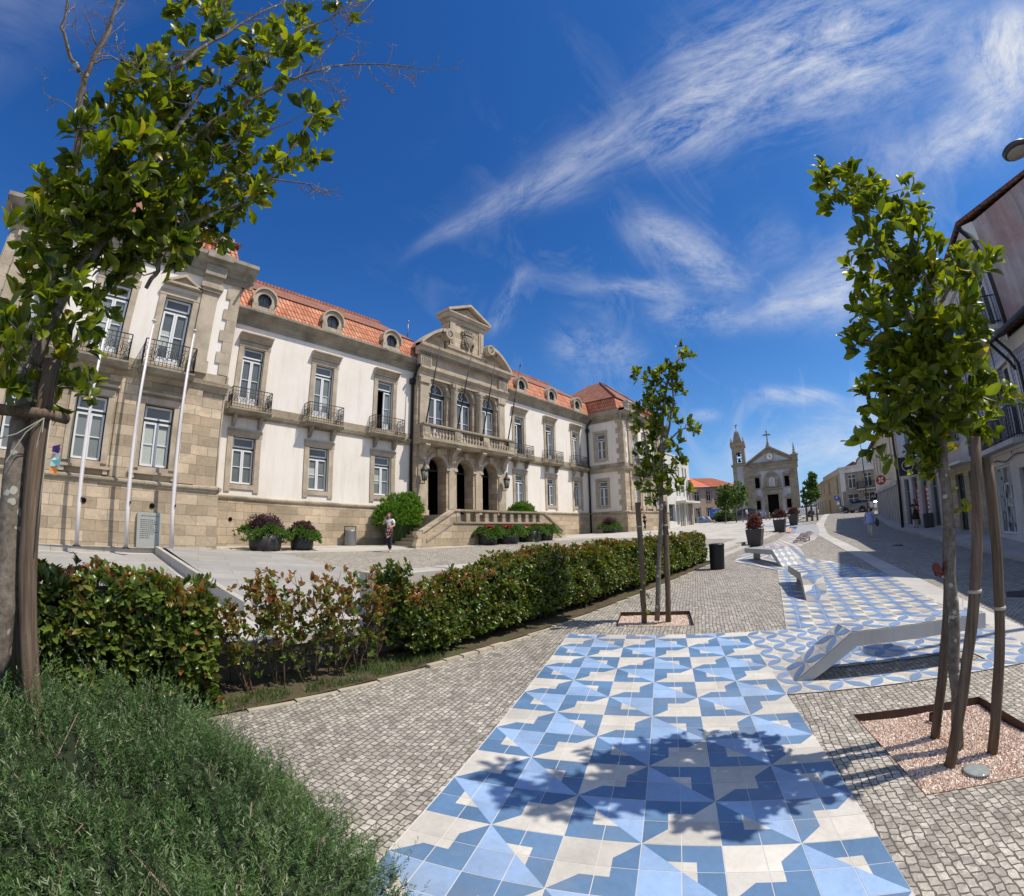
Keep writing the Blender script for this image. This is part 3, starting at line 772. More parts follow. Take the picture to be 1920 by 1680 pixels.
def pediment(F, m, u0, u1, z, h=.42, d=.22, mi=0):
    um = (u0+u1)/2
    F.box(m, u0, u1, -.02, d, z, z+.08, mi)
    for a, b in (((u0, z+.08), (um, z+h)), ((um, z+h), (u1, z+.08))):
        F.prism(m, [(a[0], a[1]), (b[0], b[1]), (b[0], b[1]-.1), (a[0]+(.25 if a[0] == u0 else 0), a[1]) if a[0] == u0 else (a[0], a[1]-.1)] if False else [a, b, (b[0]-(.0), b[1]-.11), (a[0], a[1]-.11)], -.02, d, mi)
    F.prism(m, [(u0+.1, z+.08), (u1-.1, z+.08), (um, z+h-.08)], -.02, d*.45, mi)
def railing_mesh(w, h=.9, d=.62):
    """iron balcony railing, local: u from 0..w, projecting d, bars + scroll circles"""
    m = MB(); r = .011
    def panel(P0, P1):
        P0, P1 = Vector(P0), Vector(P1); L = (P1-P0).length; dv = (P1-P0)/L
        for z in (.05, .18, h-.16, h): m.tube([P0+Vector((0, 0, z)), P1+Vector((0, 0, z))], r*(1.7 if z == h else 1), 5)
        k = max(2, round(L/.13))
        for i in range(k+1):
            q = P0+dv*(L*i/k); m.tube([q+Vector((0, 0, .05)), q+Vector((0, 0, h-.0))], r*(1.9 if i in (0, k) else .85), 4)
        kk = max(1, round(L/.34))
        for i in range(kk):
            c = P0+dv*(L*(i+.5)/kk)+Vector((0, 0, (h-.16+.18)/2)); rr = .15
            for rad in (rr, rr*.55):
                ring = [c+dv*(rad*math.cos(a))+Vector((0, 0, rad*1.1*math.sin(a))) for a in [2*math.pi*j/12 for j in range(13)]]
                m.tube(ring, r*.9, 4, 0, False)
            for sg in (-1, 1):
                m.tube([c+dv*(-rr*1.05)+Vector((0, 0, -sg*rr*1.5)), c+dv*(rr*1.05)+Vector((0, 0, sg*rr*1.5))], r*.8, 4)
    panel((0, 0, 0), (0, -d, 0)); panel((0, -d, 0), (w, -d, 0)); panel((w, -d, 0), (w, 0, 0))
    return m
def balcony(F, root, u0, u1, zf, d=.62, th=.17, brackets=True, label=None):
    m = MB()
    prof = [(-.02, zf-th), (d-.1, zf-th), (d, zf-th*.5), (d+.04, zf-.05), (d+.04, zf), (-.02, zf)]
    F.moulding(m, u0, u1, prof)
    b = obj('balcony', m, M['granite_dark'], root)
    if brackets:
        for uc in (u0+.3, u1-.42):
            k = MB()
            pts = [(0, zf-th), (d*.75, zf-th), (d*.72, zf-th-.1), (.3, zf-th-.2), (.2, zf-th-.45), (.08, zf-th-.5), (0, zf-th-.48)]
            a = [F.P(uc, n, z) for n, z in pts]; k.prism(a, F.u*.13); obj('bracket', k, M['granite_dark'], b)
    m = railing_mesh(u1-u0-.1, .9, d-.04)
    m.v = [F.P(u0+.05+x, -y, zf+z) for x, y, z in m.v]
    obj('railing', m, M['iron'], b)
    return b
def arc(cx, cz, r, a0, a1, n): return [(cx+r*math.cos(R(a0+(a1-a0)*i/n)), cz+r*math.sin(R(a0+(a1-a0)*i/n))) for i in range(n+1)]
def arch_bay(F, m, ua, ub, z0, z1, cx, r, zs, depth, n=0, mi=0):
    """wall from ua..ub, z0..z1 with a round arched opening; reveals"""
    F.wall(m, ua, cx-r, z0, z1, [], n=n, mi=mi); F.wall(m, cx+r, ub, z0, z1, [], n=n, mi=mi)
    pts = arc(cx, zs, r, 180, 0, 16)
    for (a, b), (c, d) in zip(pts, pts[1:]):
        m.quad(F.P(a, n, b), F.P(c, n, d), F.P(c, n, z1), F.P(a, n, z1), mi)
        m.quad(F.P(a, n-depth, b), F.P(c, n-depth, d), F.P(c, n, d), F.P(a, n, b), mi)
    m.quad(F.P(cx-r, n, z0), F.P(cx-r, n, zs), F.P(cx-r, n-depth, zs), F.P(cx-r, n-depth, z0), mi)
    m.quad(F.P(cx+r, n, z0), F.P(cx+r, n-depth, z0), F.P(cx+r, n-depth, zs), F.P(cx+r, n, zs), mi)
def ring_seg(F, m, cx, cz, r0, r1, a0, a1, n0, n1, k=14, mi=0):
    A = arc(cx, cz, r0, a0, a1, k); B = arc(cx, cz, r1, a0, a1, k)
    for i in range(k):
        pts = [A[i], B[i], B[i+1], A[i+1]]
        F.prism(m, pts, n0, n1, mi)

# ------------------------------------------------------------------ town hall
WINS = []
def near_window(c, rad=1.05, up=1.05, dn=.75):
    best = None
    for wc, h, w in WINS:
        d = math.hypot(c.x-wc.x, c.y-wc.y); dz = c.z-wc.z
        if d < rad and -h-dn < dz < h+up:
            if best is None or d+abs(dz)*.3 < best[0]: best = (d+abs(dz)*.3, w)
    return best[1] if best else None
def section(c):
    return 0 if c.x < 3.6 else 1 if c.x < 14.9 else 2 if c.x < 22.2 else 3 if c.x < 33.1 else 4
hall = thing('town_hall', 'long white and granite town hall with red tiled mansard roof and arched porch', 'town hall', (18.5, 19.6, -.6))
YF = 20.0; FW = Frame((0, YF, 0), (1, 0, 0), (0, -1, 0))
ZP, ZB, ZC = 1.36, 4.74, 8.98     # plinth top, belt bottom, cornice bottom
ZGND = -1.3
def opn(c, lo): return (c-.52, c+.52, 1.89, 3.94) if lo else (c-.5, c+.5, 5.03, 7.98)
LWIN = [5.78, 9.42, 13.05]; RWIN = [24.1, 27.72, 31.33]
pl, wh, tr, be, co_ = MB(), MB(), MB(), MB(), MB()
roof1, roof2 = MB(), MB()
def stone_course(F, u0, u1, ztop=ZP):
    F.wall(pl, u0, u1, ZGND, ztop, [], n=.06)
    F.moulding(be, u0, u1, [(.0, ztop-.16), (.1, ztop-.13), (.13, ztop-.05), (.13, ztop), (0, ztop+.05)])
for u0, u1, wins in ((3.3, 14.98, LWIN), (22.1, 33.6, RWIN)):
    stone_course(FW, u0, u1)
    FW.wall(wh, u0, u1, ZP, ZC, [opn(c, l) for c in wins for l in (0, 1)], .24)
    FW.moulding(be, u0, u1, [(0, ZB), (.05, ZB), (.05, ZB+.1), (.12, ZB+.14), (.16, ZB+.26), (.16, ZB+.3), (.035, ZB+.33), (.035, ZB+.62), (0, ZB+.64)])
    FW.moulding(co_, u0, u1, [(0, ZC), (.05, ZC), (.05, ZC+.16), (.1, ZC+.2), (.16, ZC+.34), (.34, ZC+.44), (.4, ZC+.55), (.47, ZC+.6), (.47, ZC+.7), (0, ZC+.74)])
    # mansard
    A = [(u0, -.36, ZC+.72), (u1, -.36, ZC+.72)]
    roof1.quad(FW.P(u0, .34, ZC+.72), FW.P(u1, .34, ZC+.72), FW.P(u1, -.2, 11.0), FW.P(u0, -.2, 11.0))
    roof2.quad(FW.P(u0, -.12, 10.96), FW.P(u1, -.12, 10.96), FW.P(u1, -4.2, 13.6), FW.P(u0, -4.2, 13.6))
    roof2.quad(FW.P(u0, -4.2, 13.6), FW.P(u1, -4.2, 13.6), FW.P(u1, -9, 9), FW.P(u0, -9, 9))
    roof2.box(u0, u1, YF+4.05, YF+4.35, 13.52, 13.68)
    for wi, c in enumerate(wins):
        surround(FW, tr, c-.5, c+.5, 5.03, 7.98, .23, .05, .1)
        hood(FW, tr, c-.78, c+.78, 8.24, .34, .34)
        surround(FW, tr, c-.52, c+.52, 1.89, 3.94, .24, .05, .32)
        FW.box(tr, c-.8, c+.8, 0, .1, 4.17, 4.24)
left_low = [None, 1, None]; 
opens = {(5.78,1):1,(9.42,1):1,(13.05,0):1,(24.1,0):2,(27.72,0):1,(27.72,1):1,(31.33,1):1}
for c in LWIN+RWIN:
    for lo in (0, 1):
        o_ = opn(c, lo)
        window(FW, hall, *o_, panel=0 if lo else .27, open_=opens.get((c, lo), 0) if c > 20 or not lo else 0, trans=.24 if lo else .17,
               curtain=random.choice([None, (.12, .42, .3, .52), (.58, .9, .35, .5), None]) if c < 15 else None)
    balcony(FW, hall, c-.95, c+.95, 5.0)
    # round dormer
    d = MB(); r0, r1 = .35, .56; cz = 10.25; FD_ = Frame((0, YF-.24, 0), (1, 0, 0), (0, -1, 0)); FS_ = FW; FW = FD_
    ring_seg(FW, d, c, cz, r0, r1, -35, 215, -.5, .14, 20)
    FW.box(d, c-r1, c-.28, -.5, .13, ZC+.7, cz-.2); FW.box(d, c+.28, c+r1, -.5, .13, ZC+.7, cz-.2); FW.box(d, c-.3, c+.3, -.5, .12, ZC+.7, cz-.33)
    ring_seg(FW, d, c, cz, r1, r1+.08, -10, 190, -.4, .24, 16)
    dm = obj('dormer', d, M['granite_trim'], hall)
    g = MB(); g.poly([FW.P(a, .0, b) for a, b in arc(c, cz, r0, 0, 345, 23)]); obj('pane', g, M['glass_dark'], dm)
    g = MB(); ring_seg(FW, g, c, cz, r0-.05, r0, 0, 360, -.02, .04, 20); FW.box(g, c-.02, c+.02, 0, .03, cz-r0, cz+r0); obj('casement', g, M['black_metal'], dm); FW = FS_
# pavilions
PH = 4.37; YP = 16.6
FPx = {}
for side, cx in (('l', -.5), ('r', 37.6)):
    FP = Frame((0, YP, 0), (1, 0, 0), (0, -1, 0)); FPx[side] = FP
    u0, u1 = cx-PH+(.42 if side == 'l' else 0), cx+PH
    wins = [cx-2.2, cx, cx+2.2]
    def po(c, lo): return (c-.5, c+.5, 1.84, 3.9) if lo else (c-.5, c+.5, 5.0, 7.8)
    FP.wall(pl, u0-.1, u1+.1, ZGND, ZP, [], n=.1)
    FP.moulding(be, u0-.05, u1+.05, [(0, ZP-.2), (.14, ZP-.16), (.2, ZP-.06), (.2, ZP), (0, ZP+.06)])
    FP.wall(pl, u0, u1, ZP, ZB, [po(c, 1) for c in wins], .26)
    FP.wall(wh, u0, u1, ZB+.5, ZC-.1, [po(c, 0) for c in wins], .26)
    FP.moulding(be, u0-.08, u1+.08, [(0, ZB-.1), (.08, ZB-.1), (.12, ZB), (.22, ZB+.1), (.24, ZB+.24), (.05, ZB+.28), (.05, ZB+.55), (0, ZB+.58)])
    for c in wins:
        surround(FP, tr, c-.5, c+.5, 5.0, 7.8, .22, .06, .1)
        pediment(FP, tr, c-.68, c+.68, 8.2, .46, .26)
        surround(FP, tr, c-.5, c+.5, 1.84, 3.9, .2, .05, .05, False)
        FP.box(tr, c-.82, c+.82, 0, .16, 1.6, 1.68); FP.box(tr, c-.75, c-.6, 0, .12, 1.45, 1.6); FP.box(tr, c+.6, c+.75, 0, .12, 1.45, 1.6)
        FP.box(tr, c-.8, c+.8, 0, .14, 4.2, 4.28)
        window(FP, hall, *po(c, 0), panel=.25, trans=.17, curtain=(.1, .45, .36, .56) if side == 'l' else None)
        window(FP, hall, *po(c, 1), trans=.25, curtain=(.12, .86, .05, .62) if side == 'l' and c > 1 else None)
        balcony(FP, hall, c-.92, c+.92, 4.98, .62, .2, False)
    # pilasters and quoins on the upper floor, lower pilaster strips
    for sg in (-1, 1):
        c = cx+sg*(PH-1.13)
        pm_ = MB(); FP.box(pm_, c-.3, c+.3, 0, .12, ZB+.55, 8.3); FP.box(pm_, c-.36, c+.36, 0, .18, ZB+.5, ZB+.95); FP.box(pm_, c-.36, c+.36, 0, .2, 8.3, 8.42); FP.box(pm_, c-.42, c+.42, 0, .26, 8.42, 8.6); FP.box(pm_, c-.36, c+.36, 0, .2, 8.6, ZC); obj('pilaster', pm_, M['granite_trim'], hall)
        FP.box(pl, c-.34, c+.34, 0, .1, ZP+.06, ZB-.1)
        e = u1 if sg > 0 else u0; qm_ = MB()
        for k in range(9):
            w = .5 if k % 2 else .34; z = ZB+.6+k*.42; a, b = sorted((e, e-sg*w)); FP.box(qm_, a, b, -.02, .05, z, z+.412)
        obj('quoin_strip', qm_, M['granite_trim'], hall)
    for c in (cx-1.1, cx+1.1): FP.box(pl, c-.3, c+.3, 0, .07, ZP+.06, ZB-.1)
    FP.moulding(co_, u0-.42, u1+.42, [(0, ZC-.1), (.1, ZC-.1), (.1, ZC+.12), (.16, ZC+.14), (.2, ZC+.3), (.38, ZC+.4), (.44, ZC+.54), (.52, ZC+.6), (.52, ZC+.74), (0, ZC+.78)])
    for sg in (-1, 1):
        c = cx+sg*(PH-1.13); FP.box(co_, c-.4, c+.4, 0, .34, ZC-.08, ZC+.34); FP.box(co_, c-.5, c+.5, 0, .6, ZC+.5, ZC+.76)
    # roof: steep skirt then hip
    zt = ZC+.74; yb = YP+8.5
    a = [(u0+.05, YP+.35), (u1-.05, YP+.35), (u1-.05, yb), (u0+.05, yb)]; b = [(u0+.4, YP+.75), (u1-.4, YP+.75), (u1-.4, yb), (u0+.4, yb)]
    zbk = 11.0
    for i in range(4):
        j = (i+1) % 4; roof1.quad((*a[i], zt), (*a[j], zt), (*b[j], zbk), (*b[i], zbk))
    k = [(u0+.28, YP+.62), (u1-.28, YP+.62), (u1-.28, yb), (u0+.28, yb)]
    ap = (cx, YP+4.2, 14.0); ap2 = (cx, yb-3, 14.0)
    roof2.poly([(*k[0], zbk), (*k[1], zbk), ap]); roof2.poly([(*k[1], zbk), (*k[2], zbk), ap2, ap]); roof2.poly([(*k[3], zbk), (*k[0], zbk), ap, ap2]); roof2.poly([(*k[2], zbk), (*k[3], zbk), ap2])
    for q in (0, 1): roof2.tube([(*k[q], zbk+.03), (ap[0], ap[1], ap[2]+.05)], .09, 6)
    # side walls
    for sg in (-1, 1):
        ue = u1 if sg > 0 else u0
        FS = Frame((ue, 0, 0), (0, 1, 0), (sg, 0, 0)) if sg > 0 else Frame((ue, 0, 0), (0, 1, 0), (-1, 0, 0))
        inner = (side == 'l' and sg > 0) or (side == 'r' and sg < 0)
        y1 = 20.0 if inner else 25.0
        sw = 18.72
        ops = [(sw-.45, sw+.45, 1.86, 3.95), (sw-.45, sw+.45, 5.75, 7.95)] if inner else []
        FS.wall(pl, YP-.1, y1, ZGND, ZP, [], n=.1); FS.wall(wh, YP, y1, ZP, ZC, ops, .24)
        FS.moulding(be, YP-.1, y1, [(0, ZP-.2), (.14, ZP-.16), (.2, ZP-.06), (.2, ZP), (0, ZP+.06)], True)
        FS.moulding(be, YP-.1, y1, [(0, ZB-.1), (.08, ZB-.1), (.12, ZB), (.2, ZB+.1), (.2, ZB+.24), (.05, ZB+.28), (.05, ZB+.55), (0, ZB+.58)], True)
        FS.moulding(co_, YP-.5, y1, [(0, ZC-.1), (.1, ZC-.1), (.1, ZC+.12), (.16, ZC+.14), (.2, ZC+.3), (.38, ZC+.4), (.42, ZC+.54), (.42, ZC+.74), (0, ZC+.78)], False)
        for lo_ in (0, 1):
            qm_ = MB()
            for kk in range(18):
                z = ZP+.1+kk*.42
                if ZB-.2 < z < ZB+.5 or (z < ZB) != bool(lo_): continue
                w = .62 if kk % 2 else .42
                FS.box(qm_, YP, YP+w, -.02, .05, z, z+.422)
            obj('quoin_strip', qm_, M['granite_trim'], hall)
        if inner:
            for o_ in ops:
                surround(FS, tr, *o_, .22, .05, .15)
                window(FS, hall, *o_, trans=.24)
    # roof terrace blocks and terracotta balustrade on the front cornice
    t2 = MB(); t3 = MB()
    for c in (cx-PH+1.1, cx+PH-1.1):
        FP.box(t2, c-.26, c+.26, -.2, .3, ZC+.76, ZC+1.5); FP.box(t2, c-.34, c+.34, -.28, .38, ZC+1.5, ZC+1.62); FP.ball = None
        t2.ball(FP.P(c, .32, ZC+1.15), .17, 10, 6)
    us = frange(cx-PH+1.45, cx+PH-1.45, 22)
    for uu in us: t3.lathe([(.07, 0), (.05, .08), (.1, .2), (.05, .42), (.08, .5)], FP.P(uu, .15, ZC+.78), 8)
    FP.box(t3, us[0]-.1, us[-1]+.1, .03, .27, ZC+1.28, ZC+1.4)
    obj_chunks('finial', t2, M['granite_light'], hall, lambda q, cx=cx: ('finial', hall, q.x > cx)); obj('balustrade', t3, simple('terracotta_'+side, (.36, .13, .07), .8), hall)
# central block
YC = 19.55; FC = Frame((0, YC, 0), (1, 0, 0), (0, -1, 0)); c0 = 18.5; hw = 3.62
cs = [c0-2.12, c0, c0+2.12]; ARr = .66; ZT = .92
cen, cen2, ctr = MB(), MB(), MB()
FC.wall(cen, c0-hw, c0+hw, ZGND, ZT, [])
xs_ = [c0-hw, c0-1.06, c0+1.06, c0+hw]
for k, cc in enumerate(cs):
    arch_bay(FC, cen, xs_[k], xs_[k+1], ZT, 5.0, cc, ARr, 3.6, .75)
    arch_bay(FC, cen, xs_[k], xs_[k+1], 5.0, 9.0, cc, ARr, 7.92, .38)
    ring_seg(FC, ctr, cc, 3.6, ARr, ARr+.2, 0, 180, -.02, .05, 14); ring_seg(FC, ctr, cc, 7.92, ARr, ARr+.2, 0, 180, -.02, .06, 14)
    for sg in (-1, 1):
        FC.box(ctr, cc+sg*(ARr+.12)-.14, cc+sg*(ARr+.12)+.14, -.02, .09, 3.5, 3.62); FC.box(ctr, cc+sg*(ARr+.12)-.14, cc+sg*(ARr+.12)+.14, -.02, .09, 7.82, 7.93)
        FC.box(ctr, cc+sg*(ARr+.1)-.12, cc+sg*(ARr+.1)+.12, -.02, .07, ZT, ZT+.32)
    FC.prism(ctr, [(cc-.1, 4.22), (cc+.1, 4.22), (cc+.16, 4.62), (cc-.16, 4.62)], 0, .2)
for sg in (-1, 1):   # side returns
    ue = c0+sg*hw; m = cen; m.quad((ue, YC, ZGND), (ue, YF+.3, ZGND), (ue, YF+.3, 9.0), (ue, YC, 9.0))
for cc in (c0-3.2, c0-1.06, c0+1.06, c0+3.2):   # upper columns/pilasters, lower piers
    if abs(cc-c0) < 2:
        ctr.lathe([(.26, 0), (.26, .12), (.21, .16), (.22, .6), (.185, 2.75), (.22, 2.8), (.2, 2.86), (.25, 2.95), (.27, 3.0), (.27, 3.08)], FC.P(cc, .16, 5.3), 18)
        FC.box(ctr, cc-.3, cc+.3, 0, .44, 5.02, 5.3); FC.box(ctr, cc-.3, cc+.3, 0, .44, 8.38, 8.6)
    else:
        FC.box(ctr, cc-.3, cc+.3, 0, .12, 5.02, 8.38); FC.box(ctr, cc-.36, cc+.36, 0, .18, 5.02, 5.35); FC.box(ctr, cc-.36, cc+.36, 0, .2, 8.3, 8.6)
    w = .22 if abs(cc-c0) < 2 else .3
    FC.box(ctr, cc-w, cc+w, 0, .06, ZT, 4.3)
# big scroll consoles under the balcony
for cc in (c0-3.3, c0-1.06, c0+1.06, c0+3.3):
    pts = [(0, 4.78), (.62, 4.78), (.66, 4.68), (.6, 4.58), (.4, 4.5), (.28, 4.3), (.24, 4.0), (.16, 3.9), (0, 3.92)]
    ctr.prism([FC.P(cc-.16, n, z) for n, z in pts], FC.u*.32)
# balcony slab + stone balustrade
b = MB(); FC.moulding(b, c0-3.72, c0+3.72, [(0, 4.74), (.62, 4.76), (.66, 4.86), (.74, 4.92), (.74, 5.02), (0, 5.02)])
bal = obj('balcony', b, M['granite_old'], hall)
b = MB()
FC.box(b, c0-3.66, c0+3.66, .44, .7, 5.02, 5.12); FC.moulding(b, c0-3.72, c0+3.72, [(.4, 5.68), (.43, 5.7), (.4, 5.74), (.38, 5.84), (.76, 5.84), (.76, 5.76), (.71, 5.7), (.71, 5.68)])
for cc in (c0-3.46, c0-1.16, c0+1.16, c0+3.46):
    FC.box(b, cc-.24, cc+.24, .45, .7, 5.1, 5.7); FC.box(b, cc-.15, cc+.15, .7, .72, 5.2, 5.6)
for sg in (-1, 1): FC.box(b, c0+sg*3.6-.1, c0+sg*3.6+.1, .0, .5, 5.02, 5.84)
obj('balustrade', b, M['granite_old'], bal)
b = MB(); prof = [(.075, 0), (.075, .05), (.045, .08), (.09, .2), (.085, .26), (.04, .36), (.035, .44), (.06, .48), (.07, .57)]
for a0, a1 in ((c0-3.15, c0-1.48), (c0-.86, c0+.86), (c0+1.48, c0+3.15)):
    for uu in frange(a0, a1, 7): b.lathe(prof, FC.P(uu, .57, 5.12), 10)
obj_chunks('baluster', b, M['granite_trim'], bal, lambda q: ('baluster', bal, round(q.x*20)))
# arched french windows and dark doorways
for k, cc in enumerate(cs):
    m = MB(); n = -.3
    F = FC
    ring_seg(F, m, cc, 7.92, ARr-.05, ARr, 0, 180, n-.06, n+.02, 16); F.box(m, cc-ARr, cc+ARr, n-.06, n+.05, 7.7, 7.9)
    F.box(m, cc-ARr, cc-ARr+.05, n-.06, n+.02, 5.02, 7.7); F.box(m, cc+ARr-.05, cc+ARr, n-.06, n+.02, 5.02, 7.7)
    w = obj('window', m, M['green_frame'], hall); f = MB(); g = MB()
    ring_seg(F, f, cc, 7.94, ARr-.12, ARr-.05, 0, 180, n-.05, n+.03, 16); F.box(f, cc-ARr+.05, cc+ARr-.05, n-.05, n+.03, 7.9, 7.96)
    for a in (60, 120):
        q = arc(cc+(-.34 if a > 90 else .34), 7.94, .34, 0 if a > 90 else 180, 75 if a > 90 else 105, 6)
        for (x0, z0), (x1, z1) in zip(q, q[1:]): F.prism(f, [(x0-.015, z0), (x0+.015, z0), (x1+.015, z1), (x1-.015, z1)], n-.04, n+.02)
    F.box(f, cc-.02, cc+.02, n-.04, n+.02, 8.22, 8.52)
    for a, b_ in ((cc-ARr+.06, cc-.01), (cc+.01, cc+ARr-.06)):
        bars(F, f, a, b_, 5.05, 7.68, n-.05, .08, .07); F.box(f, a+.07, b_-.07, n-.04, n+.02, 6.5, 6.53); F.box(f, a+.05, b_-.05, n-.045, n+.02, 5.1, 5.6)
        F.box(g, a+.03, b_-.03, n-.05, n-.02, 5.55, 7.63)
    g.poly([F.P(a, n-.03, b_) for a, b_ in arc(cc, 7.94, ARr-.06, 0, 180, 16)])
    obj('casement', f, M['white_frame'], w); obj('pane', g, M['glass'], w)
    m = MB(); F.box(m, cc-ARr, cc+ARr, -.8, -.74, 3.5, 3.6); ring_seg(F, m, cc, 3.6, ARr-.06, ARr, 0, 180, -.8, -.74, 14)
    F.box(m, cc-.03, cc+.03, -.8, -.76, 3.6, 4.24)
    for a in range(5): F.box(m, cc-ARr+.1+a*.29, cc-ARr+.12+a*.29, -.79, -.77, 3.6, 4.0)
    if k == 2: F.box(m, cc-ARr, cc-ARr+.38, -.95, -.9, ZT, 3.5)
    d = obj('doorway', m, M['iron'], hall)
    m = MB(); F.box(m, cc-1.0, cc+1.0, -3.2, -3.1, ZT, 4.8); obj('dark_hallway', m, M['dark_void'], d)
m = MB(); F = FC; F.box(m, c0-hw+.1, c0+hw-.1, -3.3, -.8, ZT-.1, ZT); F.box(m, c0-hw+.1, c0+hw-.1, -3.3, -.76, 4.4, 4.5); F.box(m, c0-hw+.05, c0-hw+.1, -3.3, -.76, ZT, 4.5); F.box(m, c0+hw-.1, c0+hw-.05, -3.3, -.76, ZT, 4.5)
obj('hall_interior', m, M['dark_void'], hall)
# entablature
FC.moulding(ctr, c0-hw-.08, c0+hw+.08, [(0, 8.6), (.2, 8.6), (.2, 8.76), (.24, 8.78), (.24, 8.92), (.34, 9.0), (.4, 9.08), (.4, 9.14), (.1, 9.18), (.1, 9.9), (0, 9.92)])
FC.moulding(ctr, c0-hw-.25, c0+hw+.25, [(0, 9.9), (.2, 9.9), (.2, 10.05), (.42, 10.1), (.46, 10.28), (.6, 10.34), (.62, 10.5), (0, 10.56)])
dent = MB()
for uu in frange(c0-hw, c0+hw, 46): FC.box(dent, uu-.045, uu+.045, .18, .36, 9.93, 10.07)
for sg in (-1, 1):
    cc = c0+sg*(hw-.35); FC.box(ctr, cc-.4, cc+.4, 0, .28, 9.16, 9.9)
    for j in range(5): FC.box(dent, cc-.32+j*.14, cc-.24+j*.14, .28, .31, 9.3, 9.75)
# curved broken pediment
for sg in (-1, 1):
    cx = c0+sg*(hw+.25); pts = []
    for i in range(15):
        t_ = i/14; pts.append((cx-sg*(2.05*t_), 10.55+1.32*math.sin(t_*math.pi/2*1.0)**.9*1.0))
    for (a, b_), (c_, d_) in zip(pts, pts[1:]):
        FC.prism(ctr, [(a, b_), (c_, d_), (c_, d_-.2), (a, max(10.5, b_-.2))], -.3, .58); FC.prism(ctr, [(a, b_-.18), (c_, d_-.18), (c_, d_-.3), (a, max(10.5, b_-.3))], -.3, .42)
        FC.prism(cen, [(a, max(10.5, b_-.25)), (c_, d_-.25), (c_, 10.5), (a, 10.5)], -.3, .08)
    sc = (c0+sg*1.78, 11.6)
    ring_seg(FC, ctr, sc[0], sc[1], .2, .34, 0, 360, -.1, .6, 18); ring_seg(FC, ctr, sc[0], sc[1], .03, .13, 0, 360, -.05, .56, 12); FC.prism(ctr, arc(sc[0], sc[1], .3, 0, 340, 17), -.1, .45)
FC.box(cen, c0-1.7, c0+1.7, -.5, .12, 10.5, 11.1); FC.box(ctr, c0-1.75, c0+1.75, -.5, .2, 10.95, 11.08)
FC.box(cen, c0-1.45, c0+1.45, -.6, .14, 11.08, 12.75)
for sg in (-1, 1):
    FC.box(ctr, c0+sg*1.25-.2, c0+sg*1.25+.2, .1, .2, 11.1, 12.75); FC.box(ctr, c0+sg*1.25-.08, c0+sg*1.25+.08, .2, .23, 11.3, 12.6)
    FC.prism(ctr, [(c0+sg*1.45, 11.1), (c0+sg*1.8, 11.1), (c0+sg*1.6, 11.4), (c0+sg*1.45, 12.0)], -.3, .1)
FC.moulding(ctr, c0-1.55, c0+1.55, [(-.6, 12.72), (.2, 12.72), (.24, 12.85), (.3, 12.9), (.3, 12.98), (-.6, 13.0)])
FC.moulding(ctr, c0-1.8, c0+1.8, [(-.7, 13.0), (.36, 13.0), (.44, 13.14), (.5, 13.2), (.5, 13.28), (-.7, 13.3)])
FC.prism(cen, [(c0-1.6, 13.28), (c0+1.6, 13.28), (c0, 14.0)], -.6, .2)
for sg in (-1, 1): FC.prism(ctr, [(c0+sg*1.85, 13.26), (c0, 14.1), (c0, 14.26), (c0+sg*1.88, 13.42)], -.7, .5)
# coat of arms: shield, crown, mantling
m = MB(); z0 = 11.75
FC.prism(m, [(c0-.3, z0+.28), (c0+.3, z0+.28), (c0+.32, z0-.1), (c0+.18, z0-.4), (c0, z0-.55), (c0-.18, z0-.4), (c0-.32, z0-.1)], .12, .34)
FC.prism(m, [(c0-.2, z0+.2), (c0+.2, z0+.2), (c0+.2, z0-.1), (c0, z0-.38), (c0-.2, z0-.1)], .34, .38)
for j in range(5): m.ball(FC.P(c0-.3+.15*j, .3, z0+.62+(.06 if j == 2 else 0)), .06, 8, 5)
FC.box(m, c0-.33, c0+.33, .12, .36, z0+.36, z0+.46); 
for j in range(5): FC.prism(m, [(c0-.35+.15*j-.03, z0+.45), (c0-.35+.15*j+.06, z0+.45), (c0-.32+.15*j+.03, z0+.6), (c0-.32+.15*j-.0, z0+.6)], .14, .34)
for sg in (-1, 1):
    for j in range(7): m.ball(FC.P(c0+sg*(.38+.06*math.sin(j*1.3)), .2, z0-.45+.16*j), .1, 8, 5)
obj('coat_of_arms', m, M['granite_dark'], hall)
for name, mm, mat in (('plinth', pl, 'granite'), ('wall', wh, 'plaster_white'), ('window_surround', tr, 'granite_trim'), ('belt_course', be, 'granite_old'), ('cornice', co_, 'granite_dark'),
                      ('mansard', roof1, 'tile_orange'), ('roof', roof2, 'tile_roof'), ('porch_wall', cen, 'granite'), ('porch_trim', ctr, 'granite_trim'), ('dentil_course', dent, 'granite_dark')):
    if name == 'window_surround':
        def kf(q):
            w_ = near_window(q); return ('window_surround', w_, 0) if w_ is not None else ('wall_trim', hall, section(q))
        obj_chunks(name, mm, M[mat], hall, kf)
    elif name in ('plinth', 'wall', 'belt_course', 'cornice', 'mansard', 'roof'): obj_chunks(name, mm, M[mat], hall, lambda q, name=name: (name, hall, section(q)))
    else: obj(name, mm, M[mat], hall)
# back mass so nothing shows through
m = MB(); m.box(-4.8, 41.9, 24.5, 28, -1, 10.4); m.box(3.3, 33.6, 20.35, 24.5, 9, 9.6); obj('rear_wall', m, M['plaster_white'], hall)
# interior dark behind open windows
m = MB(); m.box(3.9, 14.8, 20.9, 21, -1, 9); m.box(22.2, 33.2, 20.9, 21, -1, 9); obj('interior', m, M['dark_void'], hall)
